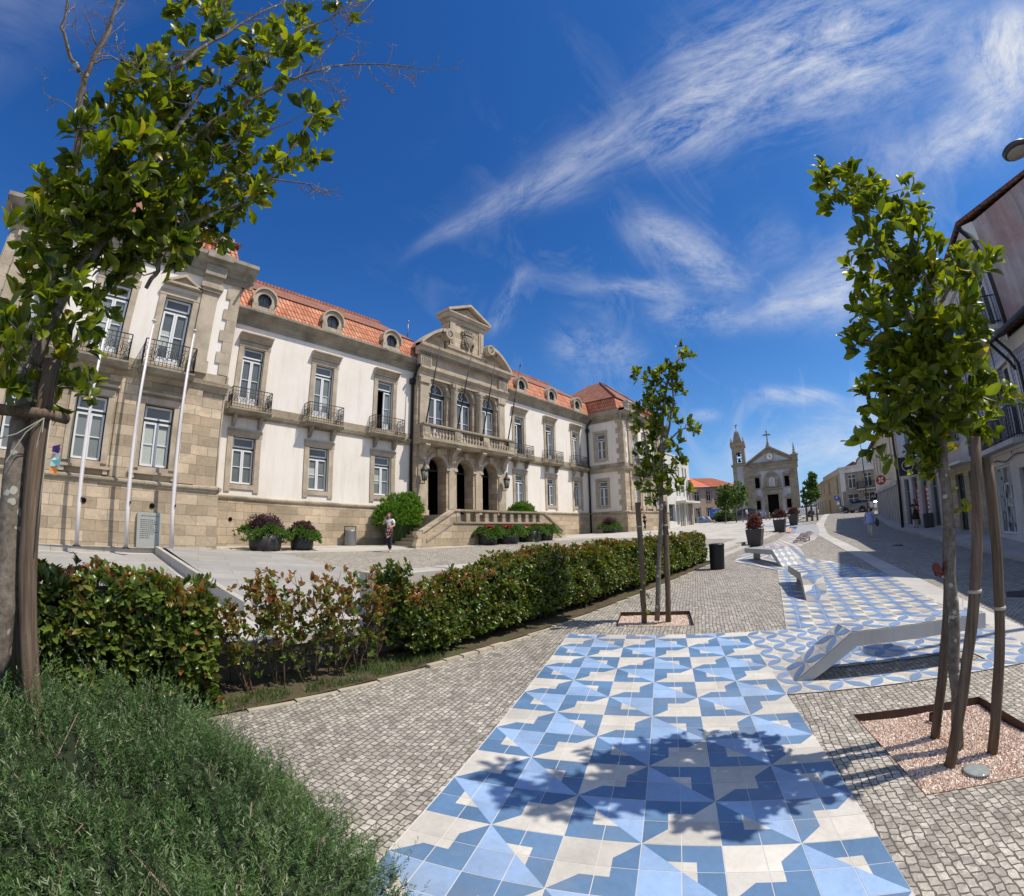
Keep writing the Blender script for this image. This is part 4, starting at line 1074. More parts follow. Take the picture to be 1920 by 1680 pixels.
# round vents in the plinth
for x, y, z in ((5.35, 19.93, .42), (9.0, 19.93, .42), (12.7, 19.93, .42), (1.75, 16.49, .62), (-.4, 16.49, .62), (25.8, 19.93, .5)):
    m = MB(); m.prism([(x+.085*math.cos(R(a)), y, z+.085*math.sin(R(a))) for a in range(0, 360, 30)], (0, -.015, 0)); obj('vent', m, M['dark_void'], hall)
# drainpipes
for i, (pts) in enumerate(([(14.7, 19.2, 9.25), (14.72, 19.4, 9.1), (14.78, 19.72, 8.7), (14.8, 19.9, 8.3), (14.8, 19.9, -.6)], [(33.02, 19.4, 9.2), (33.05, 19.85, 8.7), (33.05, 19.9, -.3)])):
    m = MB(); m.tube(pts, .075, 8)
    m.box(pts[1][0]-.13, pts[1][0]+.13, 19.72, 19.95, 8.2, 8.5)
    obj('drainpipe', m, M['black_metal'], hall)
m = MB(); m.tube([(16.0, 22.3, 12.2), (16.0, 22.3, 13.3)], .03, 6); m.ball((16, 22.3, 13.35), .09); obj('antenna', m, M['gray_steel'], hall)

# ------------------------------------------------------------------ porch staircase
st = thing('stone_staircase', 'double stone staircase with pillared parapet rising to the arched doors', 'staircase', (18.5, 17.8, -.6))
m = MB(); Y0, Y1 = 16.75, 18.9; n = 9
m.box(14.95, 22.05, Y0, 19.55, -1.2, ZT-.005)
for sg in (-1, 1):
    for i in range(n):
        zt = ZT-(i+1)*(ZT+.58)/n; x0 = c0+sg*3.55+sg*i*.235; a, b = sorted((x0, x0+sg*.27)); m.box(a, b, Y0, Y1, -1.2, zt)
        a, b = sorted((x0+sg*.2, x0+sg*.285)); m.box(a, b, Y0+.01, Y1-.01, zt-.05, zt+.004)
obj('steps', m, M['granite_old'], st)
m = MB(); cp = MB()
FPp = Frame((0, 16.62, 0), (1, 0, 0), (0, -1, 0)); e = 5.55
base = [(c0-3.65, .45), (c0+3.65, .45), (c0+e, -.3), (c0+e+.1, -1.2), (c0-e-.1, -1.2), (c0-e, -.3)]
FPp.prism(m, base, -.2, .12)
cap = [(c0-3.6, 1.02), (c0+3.6, 1.02), (c0+e-.1, .12), (c0+e, -.3), (c0+3.55, .5), (c0+3.3, .5), (c0+3.3, .98)]
for sg in (-1, 1):
    P = [(c0+sg*3.35, .45), (c0+sg*3.35, 1.02), (c0+sg*3.66, 1.02), (c0+sg*(e-.05), -.02), (c0+sg*(e+.02), -.4), (c0+sg*3.6, .45)]
    FPp.prism(m, P, -.16, .06)
    for a, b_ in (((c0+sg*3.6, 1.02), (c0+sg*(e-.02), 0)),):
        FPp.prism(cp, [a, b_, (b_[0], b_[1]+.13), (a[0], a[1]+.13)], -.22, .13)
        FPp.prism(cp, [(a[0]+sg*.1, .44), (b_[0]-sg*.2, -.42), (b_[0]-sg*.2, -.3), (a[0]+sg*.1, .56)], -.1, .16)
    pts = [(c0+sg*(e-.1), .1), (c0+sg*(e+.3), .08), (c0+sg*(e+.34), -.02), (c0+sg*(e+.22), -.2), (c0+sg*(e+.36), -.5), (c0+sg*(e+.36), -1.2), (c0+sg*(e-.15), -1.2)]
    FPp.prism(m, pts, -.2, .1)
    # inner parapet near the wall
    FPi = Frame((0, 18.95, 0), (1, 0, 0), (0, -1, 0))
    FPi.prism(m, [(c0+sg*3.55, 1.05), (c0+sg*4.4, .75), (c0+sg*(e+.1), -.1), (c0+sg*(e+.25), -1.2), (c0+sg*3.55, -1.2)], -.2, .05)
FPp.moulding(cp, c0-3.65, c0+3.65, [(-.24, 1.02), (.1, 1.02), (.14, 1.06), (.14, 1.15), (-.24, 1.15)])
FPp.moulding(cp, c0-3.65, c0+3.65, [(-.2, .42), (.16, .42), (.18, .46), (.18, .54), (-.2, .56)])
obj('parapet', m, M['granite'], st); obj('coping', cp, M['granite_old'], st)
m = MB()
for uu in frange(c0-3.3, c0+3.3, 10): FPp.box(m, uu-.13, uu+.13, -.12, .08, .55, 1.03)
obj_chunks('pillar', m, M['granite_old'], st, lambda q: ('pillar', st, round(q.x*20)))

# ------------------------------------------------------------------ foliage (numpy leaf clouds)
_st = [(.14, .14, .0), (.42, .40, .02), (.66, .50, .02), (.86, .33, -.03)]
LEAF_V = [[0, 0, 0]]
for _t, _w, _z in _st: LEAF_V += [[-_w, _t, _z+.10*_w*2], [0, _t, _z], [_w, _t, _z+.10*_w*2]]
LEAF_V = np.array(LEAF_V+[[0, 1, -.08]], float)
LEAF_F = [(0,2,1),(0,3,2)]+[q for k in range(3) for q in ((1+3*k,2+3*k,5+3*k,4+3*k),(2+3*k,3+3*k,6+3*k,5+3*k))]+[(10,11,13),(11,12,13)]
def leaves(name, pos, d, up, size, mat, tint, width=.55, parent=None, template=None, loc=None):
    """pos (N,3) base points, d (N,3) growth direction, up (N,3) leaf normal hint, size (N,), tint (N,3)"""
    V, Fc = template if template else (LEAF_V, LEAF_F)
    N = len(pos); d = d/np.linalg.norm(d, axis=1)[:, None]
    s = np.cross(d, up); s /= (np.linalg.norm(s, axis=1)[:, None]+1e-9); n = np.cross(s, d)
    vs = pos[:, None, :] + size[:, None, None]*(V[None, :, 0:1]*width*s[:, None, :] + V[None, :, 1:2]*d[:, None, :] + V[None, :, 2:3]*n[:, None, :])
    k = len(V); vs = vs.reshape(-1, 3)
    off = np.array(WLOC[parent.name]) if parent is not None else np.array(loc or (0, 0, 0)); vs = vs-off
    me = bpy.data.meshes.new(name)
    base = np.concatenate([np.array(f) for f in Fc]); nl = len(base); cnt = np.array([len(f) for f in Fc])
    li = (base[None, :] + (np.arange(N)*k)[:, None]).reshape(-1)
    me.vertices.add(N*k); me.vertices.foreach_set('co', vs.astype(np.float32).ravel())
    me.loops.add(len(li)); me.loops.foreach_set('vertex_index', li.astype(np.int32))
    tot = np.tile(cnt, N); start = np.concatenate([[0], np.cumsum(tot)[:-1]])
    me.polygons.add(len(tot)); me.polygons.foreach_set('loop_start', start.astype(np.int32)); me.polygons.foreach_set('loop_total', tot.astype(np.int32))
    me.update(calc_edges=True); me.validate()
    at = me.attributes.new('tint', 'FLOAT_COLOR', 'POINT')
    c = np.ones((N*k, 4), np.float32); c[:, :3] = np.repeat(tint, k, axis=0); at.data.foreach_set('color', c.ravel())
    me.materials.append(mat); me.polygons.foreach_set('use_smooth', np.ones(len(tot), bool))
    o = bpy.data.objects.new(name, me); link(o, parent, (0, 0, 0))
    if parent is None and loc is not None: o.location = loc
    return o
def rdir(n): v = rng.normal(size=(n, 3)); return v/np.linalg.norm(v, axis=1)[:, None]
def tints(n, lo=.0, hi=1., acc=.06, accamt=.8):
    t = np.zeros((n, 3)); t[:, 0] = rng.uniform(lo, hi, n); t[:, 1] = np.where(rng.random(n) < acc, rng.uniform(.3, accamt, n), 0); return t
def whorls(name, centers, axes, per, size, mat, spread=.9, acc=.06, lo=0, hi=1, parent=None, width=.55, svar=.3, loc=None, acc_by=None):
    n = len(centers); tot = n*per
    pos = np.repeat(centers, per, axis=0)+rng.normal(size=(tot, 3))*size*.12
    ax = np.repeat(axes/np.linalg.norm(axes, axis=1)[:, None], per, axis=0)
    r = rdir(tot); r -= ax*np.sum(r*ax, axis=1)[:, None]; r /= np.linalg.norm(r, axis=1)[:, None]
    sp = rng.uniform(spread*.5, spread*1.5, tot)[:, None]
    d = ax+r*sp; d[:, 2] -= .12*rng.random(tot)
    up = ax-r*.4+rng.normal(size=(tot, 3))*.35
    tn = tints(tot, lo, hi, acc); wt = np.repeat(rng.uniform(-.2, .25, n), per); tn[:, 0] = np.clip(tn[:, 0]+wt, 0, 1)
    if acc_by is not None: a = np.repeat(acc_by, per); tn[:, 1] = np.clip(tn[:, 1]+a*rng.uniform(.3, 1, tot), 0, 1)
    sz = size*(1+rng.uniform(-svar, svar, tot))
    return leaves(name, pos, d, up, sz, mat, tn, width, parent, loc=loc)
def crown_points(blobs, dens, rmin=.35):
    P = []; A = []
    for x, y, z, r in blobs:
        n = max(5, int(dens*r**2.2))
        v = rdir(n)*(rng.uniform(rmin, 1, n)**.6)[:, None]*r
        c = np.array([x, y, z]); P.append(c+v)
        a = v/np.linalg.norm(v, axis=1)[:, None]*.8+rng.normal(size=(n, 3))*.35; a[:, 2] += .55; A.append(a)
    return np.concatenate(P), np.concatenate(A)
def limbs(name, lines, rads, mat, parent, n=8):
    m = MB()
    for L, (r0, r1) in zip(lines, rads):
        pts = []; 
        for i in range(len(L)-1):
            a, b = Vector(L[i]), Vector(L[i+1])
            for k in range(3): pts.append(a.lerp(b, k/3)+Vector([random.gauss(0, .006) for _ in range(3)]))
        pts.append(Vector(L[-1])); m.tube(pts, [r0+(r1-r0)*i/(len(pts)-1) for i in range(len(pts))], n)
    return obj(name, m, mat, parent)
def twigs(name, targets, lines, mat, parent, rad=.006, frac=1.0):
    m = MB(); pts = [Vector(p) for L in lines for p in L]
    dense = []
    for L in lines:
        for a, b in zip(L, L[1:]):
            for k in range(5): dense.append(Vector(a).lerp(Vector(b), k/5))
    for t_ in targets:
        if random.random() > frac: continue
        t_ = Vector(t_); b = min(dense, key=lambda q: (q-t_).length+.5*max(0, q.z-t_.z))
        if (b-t_).length > 1.1: continue
        mid = b.lerp(t_, .5)+Vector([random.gauss(0, .03) for _ in range(3)]); m.tube([b, mid, t_], [rad*1.6, rad, rad*.5], 4, 0, False)
    return obj(name, m, mat, parent)
def bare_twigs(m, line, r0, depth=2, n=7, L=.35):
    """small forking bare twigs along a polyline"""
    for i in range(n):
        k = random.uniform(.15, 1)*(len(line)-1); a = int(min(k, len(line)-2)); p = Vector(line[a]).lerp(Vector(line[a+1]), k-a)
        dr = (Vector(line[a+1])-Vector(line[a])).normalized()
        d = (dr*.8+Vector([random.gauss(0, .7) for _ in range(3)])+Vector((0, 0, .25))).normalized()
        l = L*random.uniform(.4, 1.1); pts = [p]
        for s_ in range(4):
            d = (d+Vector([random.gauss(0, .35) for _ in range(3)])).normalized(); pts.append(pts[-1]+d*l/4)
        m.tube(pts, [r0, r0*.8, r0*.6, r0*.5, r0*.35], 4, 0, False)
        if depth > 0: bare_twigs(m, pts, r0*.65, depth-1, 3, l*.55)
LT_B = [(-0.752, 3.306, 1.726, 0.171), (-0.689, 3.569, 2.082, 0.209), (-0.563, 3.366, 2.271, 0.205), (-0.593, 3.635, 1.789, 0.225), (-0.724, 3.629, 1.58, 0.161), (-0.399, 3.228, 1.873, 0.225), (-0.337, 3.032, 2.299, 0.229), (-0.629, 3.606, 2.983, 0.212), (-0.18, 3.325, 2.196, 0.279), (-0.078, 3.217, 2.462, 0.243), (0.168, 3.907, 2.615, 0.282), (0.279, 3.398, 2.598, 0.257), (0.002, 3.596, 3.232, 0.266), (-0.075, 3.58, 1.963, 0.204), (-0.291, 3.7, 1.731, 0.205), (-0.37, 3.3, 1.285, 0.196), (-0.171, 3.704, 1.588, 0.113), (0.589, 3.755, 2.572, 0.174), (0.613, 3.366, 2.733, 0.197), (0.781, 3.463, 3.046, 0.168), (0.896, 3.323, 3.2, 0.15), (0.771, 2.743, 3.117, 0.152), (1.033, 3.214, 3.864, 0.128), (0.414, 3.26, 3.512, 0.192), (0.136, 3.012, 3.423, 0.16), (0.39, 2.682, 3.534, 0.2), (0.552, 3.263, 4.814, 0.245), (0.27, 3.043, 4.037, 0.177), (-0.371, 3.408, 3.45, 0.243), (-0.39, 3.455, 3.949, 0.184), (-0.391, 3.244, 4.187, 0.202), (-0.258, 3.369, 4.724, 0.128), (-0.542, 3.14, 3.123, 0.156), (-0.598, 3.526, 3.173, 0.143), (0.8, 2.748, 5.028, 0.127), (1.192, 3.443, 3.437, 0.06), (0.222, 3.6, 3.358, 0.222), (-0.672, 3.208, 1.041, 0.103), (-0.633, 3.248, 0.864, 0.109), (-0.576, 3.324, 1.139, 0.125), (-0.489, 3.942, 1.224, 0.166), (-0.271, 3.539, 1.172, 0.097), (-0.308, 3.688, 0.981, 0.138), (-0.144, 3.438, 0.815, 0.099), (-0.412, 3.582, 0.787, 0.129), (-0.643, 3.449, 0.785, 0.108), (0.394, 3.138, 3.044, 0.132), (0.012, 3.636, 2.221, 0.213), (-0.154, 3.661, 2.127, 0.233), (-0.409, 3.516, 3.768, 0.155), (-0.374, 3.458, 3.099, 0.233), (0.056, 3.772, 2.891, 0.238), (-0.451, 3.806, 2.422, 0.227), (-0.698, 3.931, 2.112, 0.203), (-0.598, 3.68, 2.185, 0.173), (0.287, 3.299, 1.975, 0.096), (-0.611, 3.702, 2.722, 0.162), (-0.824, 3.885, 1.443, 0.127), (0.431, 3.693, 3.009, 0.191), (0.126, 3.188, 3.845, 0.125), (-0.841, 3.627, 2.335, 0.088), (0.153, 3.332, 2.04, 0.176), (0.365, 3.772, 2.492, 0.181), (-0.251, 3.65, 1.945, 0.186), (-0.349, 3.195, 2.636, 0.166), (-0.225, 2.72, 3.598, 0.113), (0.346, 3.586, 3.276, 0.17), (0.535, 3.516, 4.097, 0.136), (-0.641, 3.025, 2.401, 0.078), (-0.794, 3.757, 1.101, 0.1)]
RT_B = [(4.018, -0.474, 2.968, 0.125), (3.819, -0.59, 2.649, 0.164), (3.969, -0.438, 2.514, 0.142), (4.273, -0.814, 2.783, 0.165), (4.301, -1.078, 2.781, 0.147), (3.769, -0.638, 2.209, 0.185), (4.161, -0.96, 2.307, 0.194), (3.806, -0.515, 2.035, 0.122), (4.306, -0.755, 2.114, 0.204), (3.966, -0.965, 1.928, 0.19), (4.474, -0.438, 2.174, 0.14), (4.562, -0.596, 1.894, 0.199), (4.155, -0.866, 1.7, 0.219), (4.427, -1.287, 1.939, 0.2), (3.864, -1.342, 1.689, 0.106), (3.802, -1.0, 1.464, 0.134), (4.305, -0.387, 1.673, 0.13), (3.871, -0.563, 1.321, 0.198), (3.953, -0.865, 1.289, 0.178), (4.197, -0.315, 1.325, 0.159), (4.354, -0.512, 1.168, 0.218), (3.968, -0.755, 1.011, 0.229), (3.813, -1.01, 1.125, 0.172), (4.392, -1.298, 1.084, 0.16), (3.99, -1.173, 0.78, 0.144), (4.632, -0.39, 0.968, 0.199), (4.549, -0.695, 0.804, 0.257), (4.09, -0.985, 0.793, 0.214), (4.081, -1.257, 0.767, 0.121), (4.099, -1.349, 0.675, 0.087), (4.401, -0.272, 0.609, 0.134), (4.346, -0.486, 0.526, 0.159), (4.274, -0.783, 0.474, 0.166), (4.262, -1.056, 0.648, 0.16), (4.464, -1.248, 0.568, 0.093), (4.266, -0.584, 0.337, 0.086), (4.18, -0.756, 0.256, 0.068), (4.432, -0.24, 1.47, 0.103), (4.061, -0.569, 0.897, 0.21), (4.042, -0.924, 1.133, 0.215), (4.519, -0.98, 1.629, 0.196), (4.239, -0.813, 0.68, 0.197), (4.137, -0.388, 2.994, 0.072), (3.914, -0.335, 0.61, 0.151), (4.175, -0.651, 1.227, 0.198)]
MT_B = [(8.049, 2.653, 3.228, 0.118), (7.798, 2.407, 3.004, 0.087), (7.998, 2.863, 2.883, 0.144), (8.051, 2.739, 2.817, 0.125), (7.558, 3.137, 2.647, 0.155), (7.783, 3.42, 2.843, 0.09), (7.812, 3.117, 2.468, 0.193), (8.055, 2.807, 2.432, 0.16), (7.679, 3.273, 2.161, 0.19), (7.99, 3.031, 2.128, 0.194), (7.764, 3.612, 2.168, 0.106), (7.735, 2.607, 1.73, 0.134), (7.798, 2.485, 1.673, 0.067), (7.812, 3.421, 1.804, 0.192), (8.051, 3.27, 1.583, 0.194), (7.798, 2.816, 1.386, 0.126), (7.667, 3.445, 1.357, 0.119), (7.82, 3.284, 1.137, 0.188), (7.763, 3.019, 1.004, 0.151), (7.633, 3.395, 0.794, 0.134), (7.691, 3.188, 0.682, 0.167), (7.808, 2.979, 0.669, 0.151), (8.009, 2.798, 0.662, 0.085), (7.833, 2.798, 1.157, 0.101), (7.776, 3.073, 1.892, 0.189), (8.018, 3.062, 1.328, 0.156), (7.625, 2.92, 2.741, 0.138), (7.783, 3.339, 0.555, 0.085), (7.801, 3.528, 1.064, 0.086), (7.84, 2.795, 2.564, 0.139), (7.666, 3.116, 2.281, 0.172)]
LT_L = {'trunk': [(-0.647, 3.541, -0.985), (-0.566, 3.555, -0.531), (-0.545, 3.559, -0.109), (-0.55, 3.558, 0.217), (-0.548, 3.558, 0.484), (-0.544, 3.559, 0.743), (-0.542, 3.559, 0.938)], 'main1': [(-0.542, 3.559, 0.938), (-0.504, 3.565, 1.285), (-0.452, 3.572, 1.582), (-0.371, 3.581, 1.78), (-0.298, 3.586, 2.082), (-0.204, 3.504, 2.361), (-0.129, 3.393, 2.743), (-0.059, 3.286, 3.141), (-0.02, 3.167, 3.634)], 'main2': [(-0.542, 3.559, 0.938), (-0.555, 3.557, 1.194), (-0.585, 3.552, 1.579), (-0.655, 3.54, 1.983), (-0.665, 3.452, 2.345), (-0.736, 3.358, 2.6), (-0.853, 3.246, 2.883), (-0.878, 3.186, 3.074), (-0.884, 3.12, 3.314), (-0.915, 3.051, 3.555), (-0.969, 2.979, 3.794)], 'b1': [(-0.927, 3.181, 3.041), (-1.066, 3.112, 3.129), (-1.178, 3.037, 3.255), (-1.242, 2.96, 3.448), (-1.268, 2.929, 3.527)], 'b2': [(-0.306, 3.686, 2.14), (0.087, 3.673, 2.219), (0.245, 3.531, 2.269), (0.422, 3.362, 2.364), (0.594, 3.292, 2.501)], 'cut': [(0.245, 3.531, 2.269), (0.168, 3.519, 2.132), (0.14, 3.497, 1.894), (0.128, 3.498, 1.776), (0.093, 3.499, 1.655)], 'b3': [(-0.296, 3.191, 3.471), (-0.212, 3.139, 3.73), (-0.076, 3.086, 4.015), (0.063, 3.027, 4.33), (0.253, 2.953, 4.716), (0.326, 2.902, 5.001)], 'b4': [(-0.07, 3.542, 2.66), (0.108, 3.4, 3.179), (0.389, 3.273, 3.62), (0.56, 3.195, 3.858), (0.746, 3.111, 4.081), (0.946, 3.017, 4.281), (1.261, 2.867, 4.449), (1.59, 2.685, 4.516), (1.72, 2.602, 4.526)], 'b5': [(0.246, 3.23, 2.855), (0.416, 3.17, 3.008), (0.593, 3.101, 3.157)], 'b6': [(0.795, 3.271, 2.846), (0.949, 3.225, 2.863), (1.081, 3.181, 2.871), (1.207, 3.15, 2.824), (1.303, 3.12, 2.794)], 'b7': [(0.616, 3.521, 2.55), (0.783, 3.387, 2.895), (0.884, 3.266, 3.249), (0.973, 3.138, 3.668)], 'b8': [(0.204, 3.174, 3.575), (0.357, 3.074, 3.976), (0.515, 2.965, 4.435), (0.735, 2.861, 4.778), (0.86, 2.772, 5.136)], 'b9': [(0.946, 3.017, 4.281), (0.902, 3.07, 4.078), (1.133, 3.015, 3.97), (1.225, 2.994, 3.904)], 'b10': [(1.261, 2.867, 4.449), (1.35, 2.858, 4.284), (1.494, 2.808, 4.179), (1.572, 2.781, 4.104)], 'b11': [(-0.895, 3.171, 3.109), (-0.805, 3.159, 3.245), (-0.616, 3.179, 3.333), (-0.469, 3.157, 3.529)], 'b12': [(-0.849, 3.09, 3.473), (-0.774, 3.135, 3.37), (-0.656, 3.187, 3.27), (-0.601, 3.215, 3.203)], 'b13': [(-0.917, 3.117, 3.289), (-1.084, 3.025, 3.437), (-1.152, 2.988, 3.48)], 'b14': [(0.746, 3.111, 4.081), (0.857, 2.986, 4.597), (0.976, 2.889, 4.969), (1.08, 2.779, 5.479)]}
RT_L = {'trunk': [(4.212, -0.864, -1.931), (4.225, -0.799, -1.281), (4.231, -0.769, -0.569), (4.228, -0.786, 0.049), (4.226, -0.792, 0.298), (4.225, -0.802, 0.679)], 'm1': [(4.225, -0.802, 0.679), (4.228, -0.783, 1.082), (4.196, -0.744, 1.5), (4.149, -0.713, 1.989), (4.116, -0.651, 2.426), (4.087, -0.585, 2.851)], 'm2': [(4.225, -0.797, 0.943), (4.184, -0.936, 1.268), (4.128, -0.961, 1.715), (4.068, -0.955, 2.306)], 'm3': [(4.225, -0.802, 0.679), (4.172, -1.042, 0.976), (4.135, -1.18, 1.028), (4.114, -1.251, 0.797)], 'm4': [(4.172, -0.893, 1.459), (4.092, -1.125, 1.661), (4.006, -1.37, 1.756)], 'm5': [(4.228, -0.783, 1.082), (4.242, -0.584, 1.31), (4.258, -0.326, 1.417)], 'm6': [(4.226, -0.794, 0.637), (4.266, -0.541, 0.638), (4.287, -0.33, 0.719)]}
MT_L = {'trunk': [(7.742, 3.335, -1.677), (7.767, 3.276, -0.595), (7.8, 3.197, 0.449), (7.819, 3.15, 1.218), (7.85, 3.072, 2.006), (7.9, 2.942, 2.61), (8.004, 2.645, 3.157)], 'm1': [(7.819, 3.15, 1.218), (7.89, 2.97, 1.795), (7.933, 2.851, 2.391), (7.935, 2.846, 2.809)], 'm2': [(7.809, 3.175, 0.832), (7.726, 3.373, 1.236), (7.704, 3.423, 1.837), (7.651, 3.54, 2.102)], 'm3': [(7.828, 3.127, 1.413), (7.955, 2.791, 1.728), (8.027, 2.575, 1.755)]}
ST = {'r1': [(4.396, -0.688, -1.874), (4.396, -0.692, -1.106), (4.385, -0.755, -0.458), (4.379, -0.794, 0.182), (4.377, -0.804, 0.319)]}

def zto(x, y): return zpath(x, y)
# --- near right magnolia
def magnolia(blobs, lines, rads, base, label, dens, leaf, per=7, bare=(), acc=.03, twf=.5, lo=0., hi=1., extra=None):
    t_ = thing('magnolia_tree', label, 'tree', base)
    L = list(lines.values()); limbs('trunk', L, rads, M['bark'], t_)
    P, A = crown_points(blobs, dens)
    whorls('crown', P, A, per, leaf, M['magnolia_leaf'], .85, acc, lo, hi, t_, .44, svar=.42)
    twigs('twigs', P[::2], [l for l in L if len(l) > 2], M['twig'], t_, .006, twf)
    return t_
rt = magnolia(RT_B, RT_L, [(.05, .038), (.032, .012), (.026, .01), (.024, .008), (.02, .008), (.02, .008), (.018, .008)], W(3.5, 2.43), 'leafy magnolia tree growing from the near gravel pit between three stakes', 560, .13, 8, acc=.05, lo=.05)
# small sprout low on the trunk
P = np.array([np.array(RT_L['trunk'][3])+np.array([.05, -.05, k]) for k in (-.18, -.1, -.02, .03)])+rng.normal(size=(4, 3))*.06
whorls('sprout', P, np.tile([[.2, -.3, .8]], (4, 1)), 5, .085, M['magnolia_leaf'], 1.0, .3, .6, 1, rt, .62)
P = np.array([np.array(RT_L['trunk'][2])+np.array([-.03, .06, .02])]); whorls('withered_leaves', P, np.array([[-.3, .5, .4]]), 8, .09, simple('withered', (.16, .035, .025), .6), 1.1, 0, 0, 1, rt, .6)
mt = magnolia(MT_B, MT_L, [(.05, .02), (.025, .01), (.02, .008), (.02, .008)], W(8.43, -.02), 'slim young magnolia tree in the middle pit beside the long hedge', 560, .125, 8, acc=.02, twf=.7, hi=.85)
P = np.array([W(8.3, -.2, .1+.1*k) for k in range(6)])+rng.normal(size=(6, 3))*.05
whorls('sprout', P, np.tile([[-.3, .1, .8]], (6, 1)), 4, .09, M['magnolia_leaf'], .8, .1, .3, 1, mt, .4)
lrads = [(.085, .068), (.052, .012), (.045, .012), (.016, .006), (.03, .008), (.022, .016), (.02, .006), (.024, .004), (.012, .004), (.008, .003), (.018, .006), (.018, .006), (.006, .002), (.006, .002), (.007, .002), (.006, .002), (.006, .002), (.01, .003)]
lt = magnolia(LT_B, LT_L, lrads, (-.55, 3.6, -1.9), 'large foreground magnolia tree at the left with a partly bare crown', 500, .122, 8, acc=.06, twf=.45, hi=.9)
m = MB()
for k, n_, L_ in (('main2', 13, .42), ('b3', 12, .42), ('b4', 22, .4), ('b1', 5, .25), ('b5', 5, .2), ('b6', 6, .25), ('b11', 8, .3), ('b12', 6, .22), ('b14', 12, .4), ('b8', 7, .35), ('b9', 4, .15), ('b10', 4, .15)):
    ln = LT_L[k][4:] if k == 'main2' else LT_L[k][len(LT_L[k])//4:]
    bare_twigs(m, ln, .0055, 2, n_, L_)
obj('bare_twigs', m, M['twig'], lt)
# --- stakes
def stake(b, t_, r, label, group='wooden tree stakes', ties=()):
    s = thing('tree_stake', label, 'stake', b, 0, group)
    m = MB(); b, t_ = Vector(b), Vector(t_); n = 9
    pts = [b.lerp(t_, i/n)+Vector((random.gauss(0, .003), random.gauss(0, .003), 0)) for i in range(n+1)]; pts[0] = b-Vector((0, 0, .15)); 
    m.tube(pts, [r*random.uniform(.95, 1.05) for _ in pts], 12); obj('post', m, M['wood_stake'], s)
    if ties:
        m = MB()
        for f in ties:
            c = b.lerp(t_, f); m.lathe([(r*1.12, -.012), (r*1.2, 0), (r*1.12, .012)], c, 12)
        obj('tie', m, simple('tie_band', (.42, .4, .32), .8) if 'tie_band' not in MATS else MATS['tie_band'], s)
    return s
stake((4.39, -.7, -1.93), (4.37, -.82, .31), .041, 'leftmost of the three stakes around the near magnolia, tied near its top', ties=(.98, .6))
stake((3.90, -.75, -1.95), (3.86, -.98, .43), .043, 'central stake in front of the near magnolia trunk', ties=(.55,))
stake((4.146, -1.129, -1.95), (4.147, -1.12, .30), .043, 'rightmost stake of the near tree pit standing free of the trunk', ties=(.5,))
stake((7.696, 3.565, -1.72), (7.66, 3.60, .455), .05, 'stake to the left of the middle slim magnolia', ties=(.8,))
stake((7.914, 3.189, -1.72), (7.914, 3.19, .45), .05, 'stake to the right of the middle slim magnolia', ties=(.8,))
s = stake((-.41, 3.48, -1.9), (-.41, 3.48, .99), .058, 'thick foreground stake with a crossbar at the far left')
m = MB(); a = Vector((-.36, 3.42, .63)); m.tube([a+Vector((.1, .12, .01)), a, a+Vector((-.9, .12, -.02))], .035, 10); obj('crossbar', m, M['wood_stake'], s)
m = MB()
for k in range(4):
    p = Vector((-.39, 3.40, .6)); q = p+Vector((random.uniform(-.5, .1), random.uniform(-.02, .05), random.uniform(-.35, -.05)))
    m.tube([p, p.lerp(q, .5)+Vector((0, 0, random.uniform(-.03, .06))), q], .004, 4, 0, False)
m.tube([(-.35, 3.42, .62), (-.345, 3.415, .3), (-.36, 3.41, -.2)], .005, 4)
obj('rope', m, MATS['tie_band'], s)
# second stake behind
stake((-.52, 3.75, -1.9), (-.5, 3.75, .6), .05, 'darker second stake just behind the thick foreground stake')
# plastic ornament
m = MB(); c = Vector((-.30, 3.50, .38))
for k, (dz, w, mi) in enumerate(((.07, .03, 0), (.02, .04, 1), (-.02, .045, 2), (-.06, .03, 3))):
    m.add([c+Vector((-.02, 0, dz)), c+Vector((w, -.01, dz+.015)), c+Vector((w*.7, .01, dz-.04)), c+Vector((-.02, 0, dz-.035))], [(0, 1, 2, 3)], mi)
    m.add([c+Vector((w*.5, 0, dz)), c+Vector((w*.9, .05, dz+.0)), c+Vector((w*.7, .05, dz-.05)), c+Vector((w*.4, 0, dz-.04))], [(0, 1, 2, 3)], mi)
o = obj('hanging_ornament', m, [simple('orn_purple', (.2, .08, .4)), simple('orn_white', (.7, .75, .75)), simple('orn_cyan', (.25, .65, .7)), simple('orn_orange', (.8, .3, .08))], loc=tuple(c)); tag(o, 'small purple, white and orange plastic ornament hanging behind the left stake', 'ornament')

